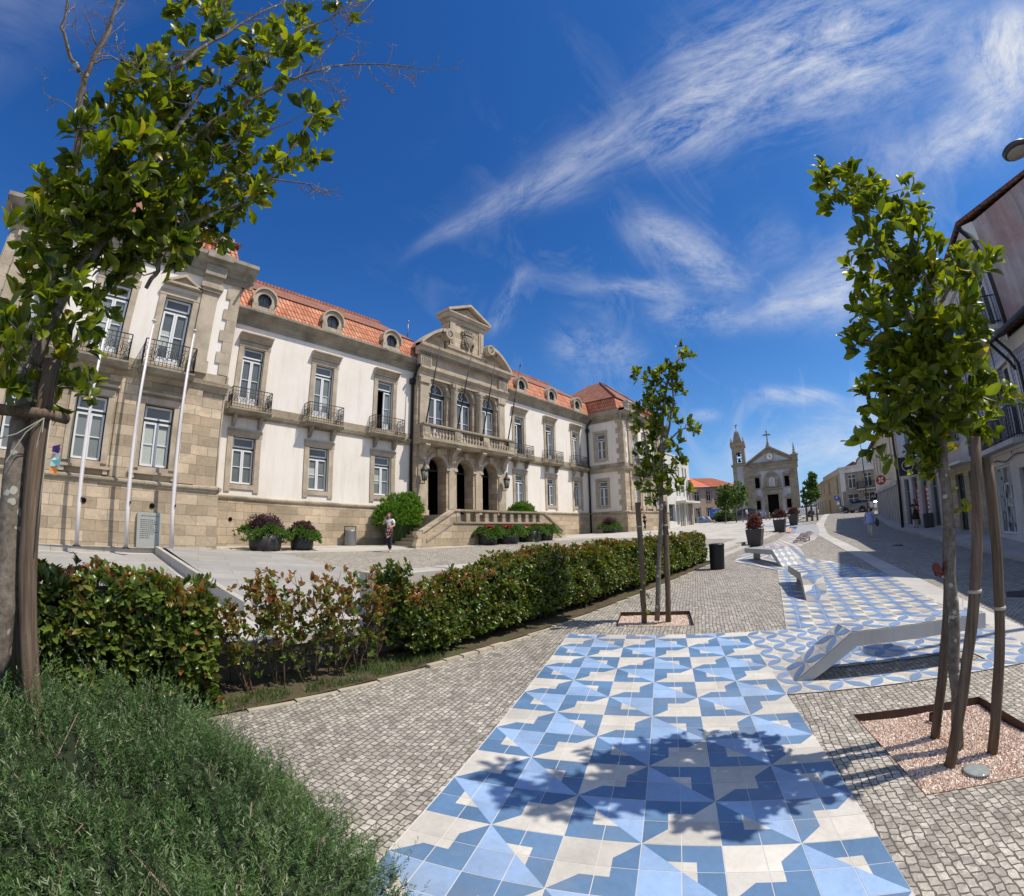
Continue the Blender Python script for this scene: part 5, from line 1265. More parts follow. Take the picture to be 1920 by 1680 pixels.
# ------------------------------------------------------------------ hedges
def hedge_points(x0, x1, yf, yb, zt, n, top_bias=.35, xfun=None):
    """points on the front face and top of a hedge running along X"""
    P = []; A = []; T = []
    for _ in range(n):
        x = random.uniform(x0, x1); zb = zpath(x, yf); z1 = zt(x)
        bump = .07*noise.noise(Vector((x*1.7, 3.1, 0)))+.05*noise.noise(Vector((x*5, 1, 0)))
        u = random.random()
        if u < top_bias:
            y = random.uniform(yf+.05, yb); z = z1+bump+random.gauss(0, .03)+(random.random() < .07)*random.uniform(.03, .14); a = (random.gauss(0, .4), random.gauss(0, .4)-.1, 1); tt = 1.
        elif u < .9:
            z = random.uniform(zb+.12, z1); k = (z-zb)/(z1-zb)
            y = yf+.14*noise.noise(Vector((x*1.9, z*2.5, 2)))+random.uniform(-.02, .1)+(.18 if k < .2 else 0); a = (random.gauss(0, .5), -1, random.gauss(.5, .4)); tt = k**2*.6
        else:
            e = random.choice((0, 1)); x = x1-.05+random.uniform(-.05, .08) if e else x0+random.uniform(-.08, .05); y = random.uniform(yf, yb); z = random.uniform(zb+.15, z1); a = (1 if e else -1, random.gauss(0, .3), .5); tt = (z-zb)/(z1-zb)*.4
        P.append((x, y, z)); A.append(a); T.append(tt)
    return np.array(P), np.array(A), np.array(T)
def photinia(name, label, x0, x1, yf, yb, zt, nw, leaf, per=6, stems=0, gaps=None, core=True, group=None, acc=.05):
    h = thing(name, label, 'hedge', ((x0+x1)/2, (yf+yb)/2, zpath((x0+x1)/2, 5)), 0, group)
    P, A, T_ = hedge_points(x0, x1, yf, yb, zt, nw)
    accb = np.where(rng.random(len(P)) < .04+.34*T_, T_*.75, 0)
    whorls('foliage', P, A, per, leaf, M['photinia_leaf'], .85, acc, .0, 1, h, .40, acc_by=accb)
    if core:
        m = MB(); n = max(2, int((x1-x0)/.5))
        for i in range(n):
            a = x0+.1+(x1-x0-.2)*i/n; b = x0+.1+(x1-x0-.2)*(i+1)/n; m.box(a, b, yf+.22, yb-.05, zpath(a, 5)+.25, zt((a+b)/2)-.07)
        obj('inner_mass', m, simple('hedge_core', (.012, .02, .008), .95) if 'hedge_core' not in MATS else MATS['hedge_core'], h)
    m = MB()
    for _ in range(stems):
        x = random.uniform(x0, x1); y = random.uniform(yf+.1, yb); z = zpath(x, y); hh = zt(x)-z; pts = [(x, y, z)]
        for k in range(1, 6): pts.append((x+random.gauss(0, .05)*k*.7, y+random.gauss(0, .03)*k*.5, z+hh*k/5*random.uniform(.9, 1)))
        m.tube(pts, [.014, .012, .01, .008, .006, .003], 5)
    if stems: obj('stems', m, M['stem'], h)
    return h
zr = lambda x: .05*math.sin(x*2.1)+.035*math.sin(x*5.3+1)+lin(x, [(3.2, -1.1), (3.9, -1.0), (4.6, -.80), (5.6, -.58), (6.7, -.47), (8.6, -.45), (11.3, -.46), (16, -.45)])
photinia('photinia_hedge', 'long dense red-tipped hedge running beside the path to the litter bin', 3.72, 15.9, 4.98, 5.75, zr, 7600, .092, 6, 26, acc=.04)
zl = lambda x: lin(x, [(-6, -.55), (-1, -.58), (.2, -.56), (.9, -.68), (1.5, -.85)])
photinia('photinia_hedge', 'dense shorter hedge section behind the foreground stake at the left', -6, 1.1, 4.85, 5.6, zl, 3700, .112, 6, 30, acc=.05)
# sparse shrubs, each its own plant
for i, (x, hh, nw, lab) in enumerate([(1.55, 1.12, 60, 'sparse photinia shrub at the edge of the dense left hedge'), (1.95, 1.2, 70, 'tall thin shrub with open stems, second after the left hedge'), (2.3, 1.15, 75, 'bushy sparse shrub in the middle of the open gap'),
                                  (2.65, 1.1, 60, 'open stemmed shrub third from the right in the hedge gap'), (2.95, 1.15, 60, 'thin reddish shrub second from the right in the hedge gap'), (3.25, 1.0, 34, 'thinnest shrub just left of the long hedge')]):
    s = thing('photinia_shrub', lab, 'shrub', (x, 5.2, zpath(x, 5.2)), 0, 'sparse shrubs in the hedge gap')
    m = MB(); tips = []; stpts = []; z0 = zpath(x, 5.2)
    for k in range(5):
        p = Vector((x+random.uniform(-.1, .1), 5.2+random.uniform(-.12, .12), z0)); pts = [p]; d = Vector((random.gauss(0, .25), random.gauss(0, .12), 1)).normalized(); L = hh*random.uniform(.75, 1.05)
        for j in range(6):
            d = (d+Vector((random.gauss(0, .12), random.gauss(0, .08), .05))).normalized(); pts.append(pts[-1]+d*L/6)
            if j > 0: stpts.append(pts[-1])
            if j > 1:
                for _ in range(2):
                    e = (d+Vector((random.gauss(0, .8), random.gauss(0, .6), .2))).normalized(); q = pts[-1]+e*random.uniform(.08, .2); m.tube([pts[-1], q], [.004, .002], 4, 0, False); tips.append(q)
        m.tube(pts, [.009, .008, .007, .006, .005, .003, .002], 5); tips.append(pts[-1])
    obj('stems', m, M['stem'], s)
    nw = int(nw*2.1); low = [pp_ for pp_ in stpts]; tips = np.array([tuple(random.choice(tips if random.random() < .6 else low)) for _ in range(nw)])+rng.normal(size=(nw, 3))*.055
    zz = (tips[:, 2]-z0)/hh; ab = np.where(rng.random(nw) < zz*.7, .7*zz, 0)
    whorls('foliage', tips, np.tile([[0, -.2, 1.]], (nw, 1))+rng.normal(size=(nw, 3))*.4, 5, .078, M['photinia_leaf'], .9, .06, .1, 1, s, .5, acc_by=ab)
# grass tufts and weeds along the bed
n = 5200; x = rng.uniform(-1.5, 4.2, n); y = rng.uniform(4.8, 5.3, n)**1
pos = np.array([(a, b, zpath(a, b)+.03) for a, b in zip(x, y)]); keep = np.array([noise.noise(Vector((a*1.6, b*2, 5))) > -.15 for a, b in zip(x, y)]); pos = pos[keep]; n = len(pos)
d = rng.normal(size=(n, 3))*.45; d[:, 2] = 1
BL_V = np.array([[-.05, 0, 0], [.05, 0, 0], [.03, .6, .05], [-.03, .6, .05], [0, 1, .14]]); BL_F = [(0, 1, 2, 3), (3, 2, 4)]
g = leaves('grass', pos, d, rdir(n), rng.uniform(.04, .12, n), M['grass'], tints(n, 0, 1, 0), 1, template=(BL_V, BL_F)); tag(g, 'short green grass and weeds along the hedge bed', 'grass', kind='stuff')

# ------------------------------------------------------------------ rosemary bush
def ros_h(x, y):
    """mound height above the path"""
    e = lin(y, [(.4, .15), (1.0, .55), (1.7, 1.08), (1.94, 1.22), (3.05, 1.3), (4.2, 1.0), (4.6, .6)])-x
    f = cl(e/.75); f = f*(2-f); g = cl((4.55-y)/.8); g = g*(2-g)
    return (.33+.66*cl((1.25-x)/2.0))*f*g*(1+.3*noise.noise(Vector((x*1.3, y*1.3, 0)))+.34*noise.noise(Vector((x*3.1, y*3.1, 4)))+.16*noise.noise(Vector((x*8, y*8, 1))))
rs = thing('rosemary_bush', 'broad bushy rosemary filling the lower left corner beside the sett paving', 'bush', (-.3, 2.6, -1.95))
NS = 14000; sp = []; sd = []
while len(sp) < NS:
    x = random.uniform(-3.6, 1.7); y = random.uniform(.4, 4.6)
    if math.hypot(x, y) < 1.1: continue
    if random.random() > min(1, 2.6/math.hypot(x, y)+.25): continue
    h = ros_h(x, y)
    if h < .03 or noise.noise(Vector((x*4.2, y*4.2, 7))) < -.42: continue
    e = .12; gx_ = (ros_h(x+e, y)-ros_h(x-e, y))/(2*e); gy_ = (ros_h(x, y+e)-ros_h(x, y-e))/(2*e)
    z = flat(x, y)+h*random.uniform(.7, 1.02)-.09
    nq = noise.noise_vector(Vector((x*1.9, y*1.9, 3))); d = Vector((-gx_*.55+random.gauss(0, .3)+nq.x*1.3, -gy_*.55+random.gauss(0, .3)+nq.y*1.3, 1.0)).normalized()
    sp.append((x, y, z)); sd.append(tuple(d))
sp = np.array(sp); sd = np.array(sd); per = 36
L = rng.uniform(.10, .21, NS)*np.where(rng.random(NS) < .15, 1.6, 1)
clump = np.array([noise.noise(Vector((a*2.6, b*2.6, 9)))+.6*noise.noise(Vector((a*7, b*7, 2))) for a, b, _ in sp])
bend = rng.normal(size=(NS, 3))*.28; bend[:, 2] += .4
tt = np.tile(np.linspace(.05, 1, per), NS); idx = np.repeat(np.arange(NS), per)
axis = sd[idx]+bend[idx]*tt[:, None]; pos = sp[idx]+(sd[idx]*tt[:, None]+bend[idx]*(tt**2)[:, None]*.5)*L[idx][:, None]
axn = axis/np.linalg.norm(axis, axis=1)[:, None]
r = rdir(NS*per); r -= axn*np.sum(r*axn, axis=1)[:, None]; r /= np.linalg.norm(r, axis=1)[:, None]
nd = axn*.7+r*(1.15-.55*tt)[:, None]
ND_V = np.array([[-.09, 0, 0], [.09, 0, 0], [.07, .75, .04], [-.07, .75, .04], [0, 1, .05]]); ND_F = [(0, 1, 2, 3), (3, 2, 4)]
tn = np.zeros((NS*per, 3)); tn[:, 0] = np.clip(np.repeat(rng.uniform(.0, .7, NS)+clump*.7, per)+rng.uniform(-.2, .25, NS*per)+.55*(tt-.5), 0, 1); tn[:, 1] = np.repeat(np.where(rng.random(NS) < .22, rng.uniform(.15, .7, NS), 0), per)*(.3+.9*tt)
leaves('foliage', pos, nd, rdir(NS*per), rng.uniform(.017, .029, NS*per), M['rosemary_needle'], tn, 1, rs, (ND_V, ND_F))
m = MB()
for i in range(0, NS, 14):
    p = Vector(sp[i]); d = Vector(sd[i]); m.tube([p-d*.25, p, p+d*L[i]*.8], [.004, .003, .001], 4, 0, False)
for i in range(170):
    k = random.randrange(NS); p = Vector(sp[k]); d = Vector((random.gauss(0, .7), random.gauss(0, .7), random.uniform(.2, 1))).normalized(); q = p+d*random.uniform(.08, .2)-Vector((0, 0, .02)); m.tube([p-d*.2, p, q, q+Vector([random.gauss(0, .03) for _ in range(3)])], [.006, .005, .003, .0015], 5, 0, False)
obj('stems', m, simple('dry_stem', (.26, .20, .14), .85, var=.4), rs)
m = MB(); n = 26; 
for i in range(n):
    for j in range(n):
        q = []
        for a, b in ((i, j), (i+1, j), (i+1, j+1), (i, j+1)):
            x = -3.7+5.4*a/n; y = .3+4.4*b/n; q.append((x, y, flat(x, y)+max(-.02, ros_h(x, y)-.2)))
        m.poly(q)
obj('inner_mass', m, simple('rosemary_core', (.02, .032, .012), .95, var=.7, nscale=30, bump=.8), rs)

# ------------------------------------------------------------------ planters with juniper and shrubs
def cloud(name, c, r, n, leaf, mat, parent, sc=(1, 1, 1), per=5, acc=.05, lo=0, hi=1, width=.4, spread=.7, rmin=.75, upb=.4):
    v = rdir(n); v[:, 2] = np.abs(v[:, 2])*1.0-.15; rr = rng.uniform(rmin, 1.03, n)*(1+.14*np.sin(v[:, 0]*7+v[:, 1]*5+c[0]*3))
    P = np.array(c)+v*rr[:, None]*r*np.array(sc); A = v+rng.normal(size=(n, 3))*.3; A[:, 2] += upb
    return whorls(name, P, A, per, leaf, mat, spread, acc, lo, hi, parent, width)
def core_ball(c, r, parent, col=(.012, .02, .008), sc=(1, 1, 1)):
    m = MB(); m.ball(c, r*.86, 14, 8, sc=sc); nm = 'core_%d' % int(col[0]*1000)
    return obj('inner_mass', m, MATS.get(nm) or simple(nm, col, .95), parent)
def round_planter(x, y, z, r, h, label, kind, group, sr=.5):
    t_ = thing('round_planter', label, 'planter', (x, y, z), 0, group)
    m = MB(); m.lathe([(r*.86, 0), (r*.95, h*.3), (r, h), (r*.93, h+.01), (r*.9, h-.06)], (x, y, z), 28); obj('pot', m, M['dark_plastic'], t_)
    n = 60
    core_ball((x, y, z+h+.02), r*1.15, t_, sc=(1, 1, .32))
    ang = rng.uniform(0, 2*math.pi, 420); rad = r*rng.uniform(.5, 1.6, 420)
    droop = np.clip(rad/r-1, 0, 1)
    P = np.stack([x+np.cos(ang)*rad*(1+.12*np.sin(ang*5)), y+np.sin(ang)*rad, z+h+.10+.12*np.sin(ang*3+x)+rng.uniform(-.05, .12, 420)-droop*.42], 1)
    A = np.stack([np.cos(ang), np.sin(ang), np.full(420, .5)], 1)
    whorls('juniper', P, A, 8, .14, M['juniper_leaf'], .7, .05, 0, 1, t_, .22)
    if kind == 'purple':
        core_ball((x+.0, y, z+h+.32), sr, t_, (.013, .006, .008), (1, .9, .72)); cloud('purple_shrub', (x, y, z+h+.3), sr, 420, .07, M['purple_leaf'], t_, (1.1, .95, .8), 5, .1)
    else:
        k = 160; a = rng.uniform(0, 2*math.pi, k); rr = r*.62*np.sqrt(rng.random(k)); P = np.stack([x+np.cos(a)*rr, y+np.sin(a)*rr*.8, np.full(k, z+h+.30)+rng.uniform(-.03, .05, k)], 1)
        whorls('flowers', P, np.tile([[0, 0, 1.]], (k, 1)), 5, .06, M['red_flower'], 1.2, 0, 0, 1, t_, .8)
    return t_
round_planter(6.15, 17.7, zplaza(6.15, 17.7)-.02, .66, .62, 'widest dark planter with a broad purple shrub, left below the balconies', 'purple', 'round planters along the town hall', .66)
round_planter(7.72, 17.75, zplaza(7.7, 17.7)-.02, .48, .55, 'smaller dark planter with an upright purple shrub, right of the widest one', 'purple', 'round planters along the town hall', .4)
for i, (x, r) in enumerate([(16.85, .5), (18.15, .62), (20.1, .62), (21.4, .5)]):
    round_planter(x, 16.0 if i else 16.15, zplaza(x, 16)-.02, r, .58, ['red flower planter nearest the left stair flight', 'wide red flower planter, second from the left under the parapet', 'wide red flower planter, third from the left under the parapet', 'red flower planter at the right end below the parapet'][i], 'red', 'red flower planters below the parapet')
round_planter(31.9, 17.5, zplaza(31.9, 17.5)-.02, .6, .5, 'dark planter with twin purple shrubs in the corner by the right pavilion', 'purple', 'round planters along the town hall', .62)
# bright green clipped bushes flanking the stairs
for i, (x, y, z, r, sx, sz) in enumerate([(13.35, 19.0, .55, 1.22, 1.05, 1.15), (23.0, 19.0, .95, 1.0, 1.1, 1.0)]):
    b = thing('thuja_bush', ['large bright green bush behind the left stair flight', 'smaller bright green bush showing above the right end of the parapet'][i], 'bush', (x, y, -.6), 0, 'bright green bushes flanking the stairs')
    core_ball((x, y, z), r*.95, b, (.02, .045, .008), (sx, .6, sz))
    cloud('foliage', (x, y, z), r, 1500, .16, leafmat('thuja_leaf', (.05, .13, .01), (.15, .3, .02), .6, .3) if 'thuja_leaf' not in MATS else MATS['thuja_leaf'], b, (sx, .7, sz), 6, .1, width=.22, spread=.45, upb=1.2)
    if i == 0: core_ball((x+.75, y+.1, z+.55), .75, b, (.02, .045, .008), (.8, .7, 1.1)); cloud('foliage', (x+.75, y+.1, z+.6), .85, 600, .16, MATS['thuja_leaf'], b, (.8, .7, 1.1), 6, .1, width=.22, spread=.45, upb=1.2)
# tall square planters along the steps
for i, (x, y, kind) in enumerate([(22.3, 4.45, 0), (31.5, 4.6, 1), (39.3, 4.6, 2)]):
    z = zpath(x, y); s = [1.0, 1.05, 1.0][i]
    t_ = thing('square_planter', ['tall dark tapered planter with a reddish shrub, nearest of three', 'dark tapered planter with a purple shrub, second of three along the steps', 'farthest small dark planter, near the motorcycle'][i], 'planter', (x, y, z), 0, 'tall planters along the steps')
    m = MB(); a, b_, h = .29*s, .38*s, .78*s
    vs = [(x-a, y-a, z), (x+a, y-a, z), (x+a, y+a, z), (x-a, y+a, z), (x-b_, y-b_, z+h), (x+b_, y-b_, z+h), (x+b_, y+b_, z+h), (x-b_, y+b_, z+h), (x-b_*.9, y-b_*.9, z+h-.05), (x+b_*.9, y-b_*.9, z+h-.05), (x+b_*.9, y+b_*.9, z+h-.05), (x-b_*.9, y+b_*.9, z+h-.05)]
    m.add(vs, [(0, 3, 2, 1), (0, 1, 5, 4), (1, 2, 6, 5), (2, 3, 7, 6), (3, 0, 4, 7), (4, 5, 9, 8), (5, 6, 10, 9), (6, 7, 11, 10), (7, 4, 8, 11), (8, 9, 10, 11)]); obj('pot', m, M['dark_plastic'], t_)
    mat = M['purple_leaf'] if kind else (leafmat('red_shrub_leaf', (.09, .03, .03), (.26, .08, .09), .5, .3))
    cloud('shrub', (x, y, z+h+(.1 if i == 0 else .2)), .34 if i == 0 else .46, 1000, .085, mat, t_, (1, 1, 1.75 if i == 0 else 1.0), 5, .1, rmin=.2)
    m = MB()
    for k in range(6): m.tube([(x, y, z+h-.1), (x+random.gauss(0, .1), y+random.gauss(0, .1), z+h+.3)], [.014, .006], 5)
    obj('stems', m, M['stem'], t_)

# ------------------------------------------------------------------ street trees far away
def street_tree(x, y, h, r, label, n=160, leaf=.26, trunk_h=1.6, col=None, stakes=0):
    z = zg(x, y); t_ = thing('street_tree', label, 'tree', (x, y, z), 0, 'young street trees at the far end of the square')
    m = MB(); m.tube([(x, y, z), (x+.03, y, z+trunk_h), (x+.05, y, z+h*.8)], [.06, .05, .02], 7)
    blobs = []
    for k in range(9):
        f = k/8; zz = z+trunk_h+(h-trunk_h)*(.08+.86*f); rr = r*(.62+.38*math.sin(math.pi*(f*.8+.15)))*random.uniform(.7, 1)*(1-.25*f); a = random.uniform(0, 6.28)
        blobs.append((x+math.cos(a)*r*.35, y+math.sin(a)*r*.35, zz, rr*.62)); m.tube([(x+.03, y, zz-.3), blobs[-1][:3]], [.025, .01], 5)
    obj('trunk', m, M['bark'], t_)
    P, A = crown_points(blobs, n, .2); whorls('crown', P, A, 6, leaf, M['street_tree_leaf'] if col is None else col, .9, .05, 0, .9, t_, .6)
    return t_

# ------------------------------------------------------------------ buildings along the street (right, in shade)
M['plaster_cream'] = plaster('plaster_cream', (.70, .61, .45), .8, .6); M['plaster_gray'] = plaster('plaster_gray', (.50, .50, .50), .75, .7); M['plaster_pale'] = plaster('plaster_pale', (.68, .67, .63), .78, .7)
M['plaster_yellow'] = plaster('plaster_yellow', (.66, .54, .36), .8, .5); M['plaster_pink'] = plaster('plaster_pink', (.50, .40, .34), .8, .5)
t = NT('plaster_stained'); co = t.coords(); n = t.noise(1, 6, .7, t.mapping(co, (3, 3, .22))); n2 = t.noise(.5, 6, .65, co)
c = t.ramp(n.outputs[0], [(.28, (.2, .19, .19)), (.45, (.36, .33, .32)), (.6, (.50, .46, .44)), (.75, (.58, .54, .51))]); c = t.mix(t.ramp(n2.outputs[0], [(.45, (0, 0, 0)), (.62, (.7, .7, .7))]), c, (.36, .2, .18)); t.col(c); M['plaster_stained'] = t.set(.9, 0, .2)
t = NT('tile_azulejo'); v, s = wallvec(t); b = brick(t, v, .14, .14, .006, (.25, .27, .34), (.34, .36, .42), (.45, .46, .48), 0)
vo = t.new('ShaderNodeTexVoronoi'); t.val(vo, Scale=1/.14, Randomness=0.0); t.lk(v, vo.inputs['Vector']); c = t.mix(t.math('LESS_THAN', vo.outputs['Distance'], .28), b.outputs[0], (.55, .57, .6)); t.col(c); M['tile_azulejo'] = t.set(.35, 0, .5)
M['stone_wall_beige'] = ashlar('stone_wall_beige', (.44, .39, .29), (.54, .48, .36), (.28, .25, .19), .5, .28, .7)
HW = {}
def trim_split(F, m, mat, other='trim'):
    def kf(q):
        for wc, h, w in HW.get(F.root.name, []):
            if math.hypot(q.x-wc.x, q.y-wc.y) < 1.0 and abs(q.z-wc.z) < h+.35: return ('window_surround', w, 0)
        return (other, F.root, round(q.z))
    obj_chunks(other, m, M[mat], F.root, kf, world=False)
def house(name, label, A, B, z0, ztop, depth=9, n_side=1, mat='plaster_gray', eave=.4, roofmat='tile_brown', ridge=1.8, group=None, cat='building', gap=0):
    """A near corner, B far corner; local frame origin A; n outward towards +Y side"""
    ang = math.atan2(B[1]-A[1], B[0]-A[0]); L = math.hypot(B[0]-A[0], B[1]-A[1])
    t_ = thing(name, label, cat, (A[0], A[1], z0), ang, group); F = Frame((0, 0, 0), (1, 0, 0), (0, n_side, 0)); F.L = L; F.H = ztop-z0; F.root = t_; F.depth = depth
    F.m = {}
    return t_, F
def P_(F, name, mb, mat): return obj(name, mb, M[mat] if isinstance(mat, str) else mat, F.root, world=False)
def hwindow(F, u0, u1, z0, z1, depth=.18, mul=1, sill=True, door=False, name='window', frame='white_frame', glassm='glass_dark', arch=0):
    m = MB(); n = -depth
    bars(F, m, u0, u1, z0, z1, n-.03, .06, .07)
    for k in range(1, mul+1): uu = u0+(u1-u0)*k/(mul+1); F.box(m, uu-.035, uu+.035, n-.03, n+.02, z0, z1)
    zt = z1-(z1-z0)*.27; F.box(m, u0, u1, n-.03, n+.02, zt-.03, zt+.03)
    w = obj(name, m, M[frame], F.root, world=False); HW.setdefault(F.root.name, []).append((Vector(F.P((u0+u1)/2, 0, (z0+z1)/2)), (z1-z0)/2, w)); g = MB(); F.box(g, u0+.03, u1-.03, n-.05, n-.01, z0+.03, z1-.03); o = obj('pane', g, M[glassm], w, world=False)
    return w
def gable_roof(F, m, over=.4, ridge=2.0, u0=0, u1=None):
    u1 = F.L if u1 is None else u1; d = F.depth; H = F.H
    for (n0, z0_), (n1, z1_) in (((over, H-.05), (-d/2, H+ridge)), ((-d/2, H+ridge), (-d-over, H-.05))):
        P = [F.P(u0-.1, n0, z0_), F.P(u1+.1, n0, z0_), F.P(u1+.1, n1, z1_), F.P(u0-.1, n1, z1_)]
        m.prism(P, (0, 0, .14))
def shell(F, wallm, ops, ops2=None, mat='plaster_gray', sides=True, zsplit=None, mat2=None, depth=.2):
    m = MB()
    if zsplit:
        F.wall(m, 0, F.L, zsplit, F.H, [o for o in ops if o[2] >= zsplit], depth); m2 = MB(); F.wall(m2, 0, F.L, -.8, zsplit, [o for o in ops if o[2] < zsplit], depth); P_(F, 'ground_floor', m2, mat2)
    else: F.wall(m, 0, F.L, -.8, F.H, ops, depth)
    if sides:
        for u in (0, F.L): m.add([F.P(u, 0, -.8), F.P(u, -F.depth, -.8), F.P(u, -F.depth, F.H), F.P(u, -F.depth/2, F.H+(F.rg if hasattr(F, 'rg') else 0)), F.P(u, 0, F.H)], [(0, 1, 2, 3, 4)])
        m.quad(F.P(0, -F.depth, -.8), F.P(F.L, -F.depth, -.8), F.P(F.L, -F.depth, F.H), F.P(0, -F.depth, F.H))
    P_(F, 'wall', m, mat)
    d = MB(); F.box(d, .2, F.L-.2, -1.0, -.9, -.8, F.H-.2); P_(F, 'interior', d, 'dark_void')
def hrail(F, u0, u1, zf, d=.7, h=.95):
    s = MB(); F.box(s, u0, u1, 0, d, zf-.16, zf); b = P_(F, 'balcony', s, 'plaster_gray')
    m = MB(); k = int((u1-u0)/.11)
    for i in range(k+1):
        u = u0+.04+(u1-u0-.08)*i/k; F.box(m, u-.01, u+.01, d-.05, d-.03, zf, zf+h)
    for i in range(6):
        nn = .05+(d-.1)*i/6
        for u in (u0+.04, u1-.06): F.box(m, u, u+.02, nn, nn+.02, zf, zf+h)
    for z in (zf+.08, zf+h-.12, zf+h): F.box(m, u0+.02, u1-.02, d-.06, d-.02, z, z+.03)
    for z in (zf+.08, zf+h):
        for u in (u0+.02, u1-.06): F.box(m, u, u+.04, 0, d-.06, z, z+.03)
    obj('railing', m, M['black_metal'], b, world=False)

# nearest low building (blue-grey tiles), then tall one with stained party wall
t0, F = house('row_house', 'nearest low row house with gutter and downpipes under a tiled eave', (7.5, -7.2), (15.95, -5.75), -1.85, 4.55); F.rg = 1.6
ops = [(1, 2.1, .2, 2.6), (3.2, 5.4, .2, 2.7), (6.4, 7.8, .1, 2.7), (1.2, 2.3, 3.6, 5.4), (4, 5.1, 3.6, 5.4), (6.8, 7.8, 3.6, 5.4)]
shell(F, None, ops, mat='tile_azulejo', zsplit=3.0, mat2='plaster_gray')
for o_ in ops: hwindow(F, *o_)
m = MB(); gable_roof(F, m, .55, 1.6); P_(F, 'roof', m, 'tile_brown')
m = MB(); m.tube([F.P(-.2, .6, F.H-.02), F.P(F.L+.15, .6, F.H-.02)], .085, 8); m.tube([F.P(F.L-.3, .6, F.H-.1), F.P(F.L-.35, .3, F.H-.5), F.P(F.L-.35, .1, F.H-.9), F.P(F.L-.35, .1, 0)], .05, 7); m.tube([F.P(F.L+.1, .6, F.H-.1), F.P(F.L+.05, .12, F.H-.75), F.P(F.L-.1, .1, F.H-1.0)], .05, 7); P_(F, 'gutter', m, 'black_metal')
m = MB(); F.box(m, -.1, F.L+.1, 0, .12, F.H-.5, F.H-.1); F.box(m, 0, F.L, 0, .06, 2.95, 3.15); P_(F, 'cornice', m, 'plaster_pale')

t1, F = house('row_house', 'tallest shaded row house with patterned tiles, iron balconies and a stained party wall', (16.1, -5.9), (21.7, -5.65), -1.7, 8.6, 9); F.rg = 2.3
ops = [(.8, 1.9, 7.0, 9.3), (2.7, 3.8, 7.0, 9.3), (4.3, 5.2, 7.0, 9.3), (.8, 1.9, 3.5, 5.8), (2.7, 3.8, 3.5, 5.8), (4.3, 5.2, 3.5, 5.8), (.7, 1.7, .15, 2.5), (2.5, 4.5, .35, 2.75), (4.8, 5.4, .1, 2.6)]
shell(F, None, ops, mat='tile_azulejo', zsplit=3.1, mat2='plaster_pale')
for o_ in ops[:6]:
    hwindow(F, *o_)
m = MB()
for o_ in ops[:6]: surround(F, m, *o_, .14, .04, 0)
F.box(m, -.05, F.L+.05, 0, .1, 3.1, 3.3); F.box(m, 0, .3, 0, .06, 3.3, F.H-.5); F.moulding(m, -.1, F.L+.1, [(0, F.H-.7), (.1, F.H-.7), (.15, F.H-.5), (.4, F.H-.25), (.42, F.H-.1), (0, F.H)]); trim_split(F, m, 'plaster_pale')
hrail(F, .2, 2.3, 6.85, .75); hrail(F, 2.6, 5.4, 6.85, .6); hrail(F, .3, 5.4, 3.35, .6)
w = hwindow(F, 2.5, 4.5, .35, 2.75, glassm='glass', mul=2)
pm = MB()
for k in range(22):
    a = random.uniform(2.6, 4.2); z = random.uniform(.5, 2.4); ww, hh = random.choice([(.21, .3), (.15, .21), (.3, .21), (.4, .5)]); F.box(pm, a, a+ww, -.165+.0012*k, -.163+.0012*k, z, z+hh)
obj('poster', pm, simple('poster_paper', (.33, .38, .36), .7, var=.25, nscale=3), w, world=False)
for o_ in (ops[6], ops[8]): hwindow(F, *o_, frame='gray_steel', name='shop_door', mul=0)
m = MB(); gable_roof(F, m, .55, 2.3); P_(F, 'roof', m, 'tile_brown')
m = MB(); F.wall(m, 0, 0, 0, 0, [(0, 0, 0, 0)]) if False else None
m.add([F.P(-.02, .0, 2.9), F.P(-.02, -F.depth, 2.9), F.P(-.02, -F.depth, F.H), F.P(-.02, -F.depth/2, F.H+2.3), F.P(-.02, 0, F.H)], [(0, 1, 2, 3, 4)]); P_(F, 'party_wall', m, 'plaster_stained')
m = MB(); m.tube([F.P(-.05, .55, F.H-.1), F.P(-.08, .2, F.H-.75), F.P(-.08, .09, F.H-1.3), F.P(-.08, .08, 4.4)], .07, 8); P_(F, 'drainpipe', m, 'black_metal')

m = MB(); L_ = [F.P(u, .1, 3.0-.14*math.sin(math.pi*(u/F.L))-.06*math.sin(u*3)) for u in frange(-.3, F.L, 14)]; m.tube(L_, .02, 5); m.tube([F.P(1.9, .08, 3.0), F.P(1.95, .06, 3.3), F.P(1.92, .06, 6.6)], .015, 4); P_(F, 'cable', m, 'black_metal')
t2, F = house('row_house', 'shaded stone shopfront house between the tallest house and the banner shop', (21.75, -5.6), (27.0, -4.85), -1.5, 6.4, 8); F.rg = 1.6
ops = [(.6, 1.6, .1, 2.7), (2.2, 3.3, .1, 2.7), (4.0, 4.9, .1, 2.7), (.6, 1.5, 4.2, 6.2), (2.3, 3.2, 4.2, 6.2), (4.0, 4.9, 4.2, 6.2)]
shell(F, None, ops, mat='plaster_gray', zsplit=3.2, mat2='stone_wall_beige')
for i, o_ in enumerate(ops): hwindow(F, *o_, frame='green_frame' if i < 3 else 'white_frame')
m = MB(); gable_roof(F, m, .4, 1.6); P_(F, 'roof', m, 'tile_brown')
m = MB(); F.prism(m, [(0, 3.0), (F.L, 3.0), (F.L, 3.1), (0, 3.1)], 0, .9); P_(F, 'canopy', m, 'plaster_pale'); hrail(F, 2.0, 5.1, 4.1, .5)

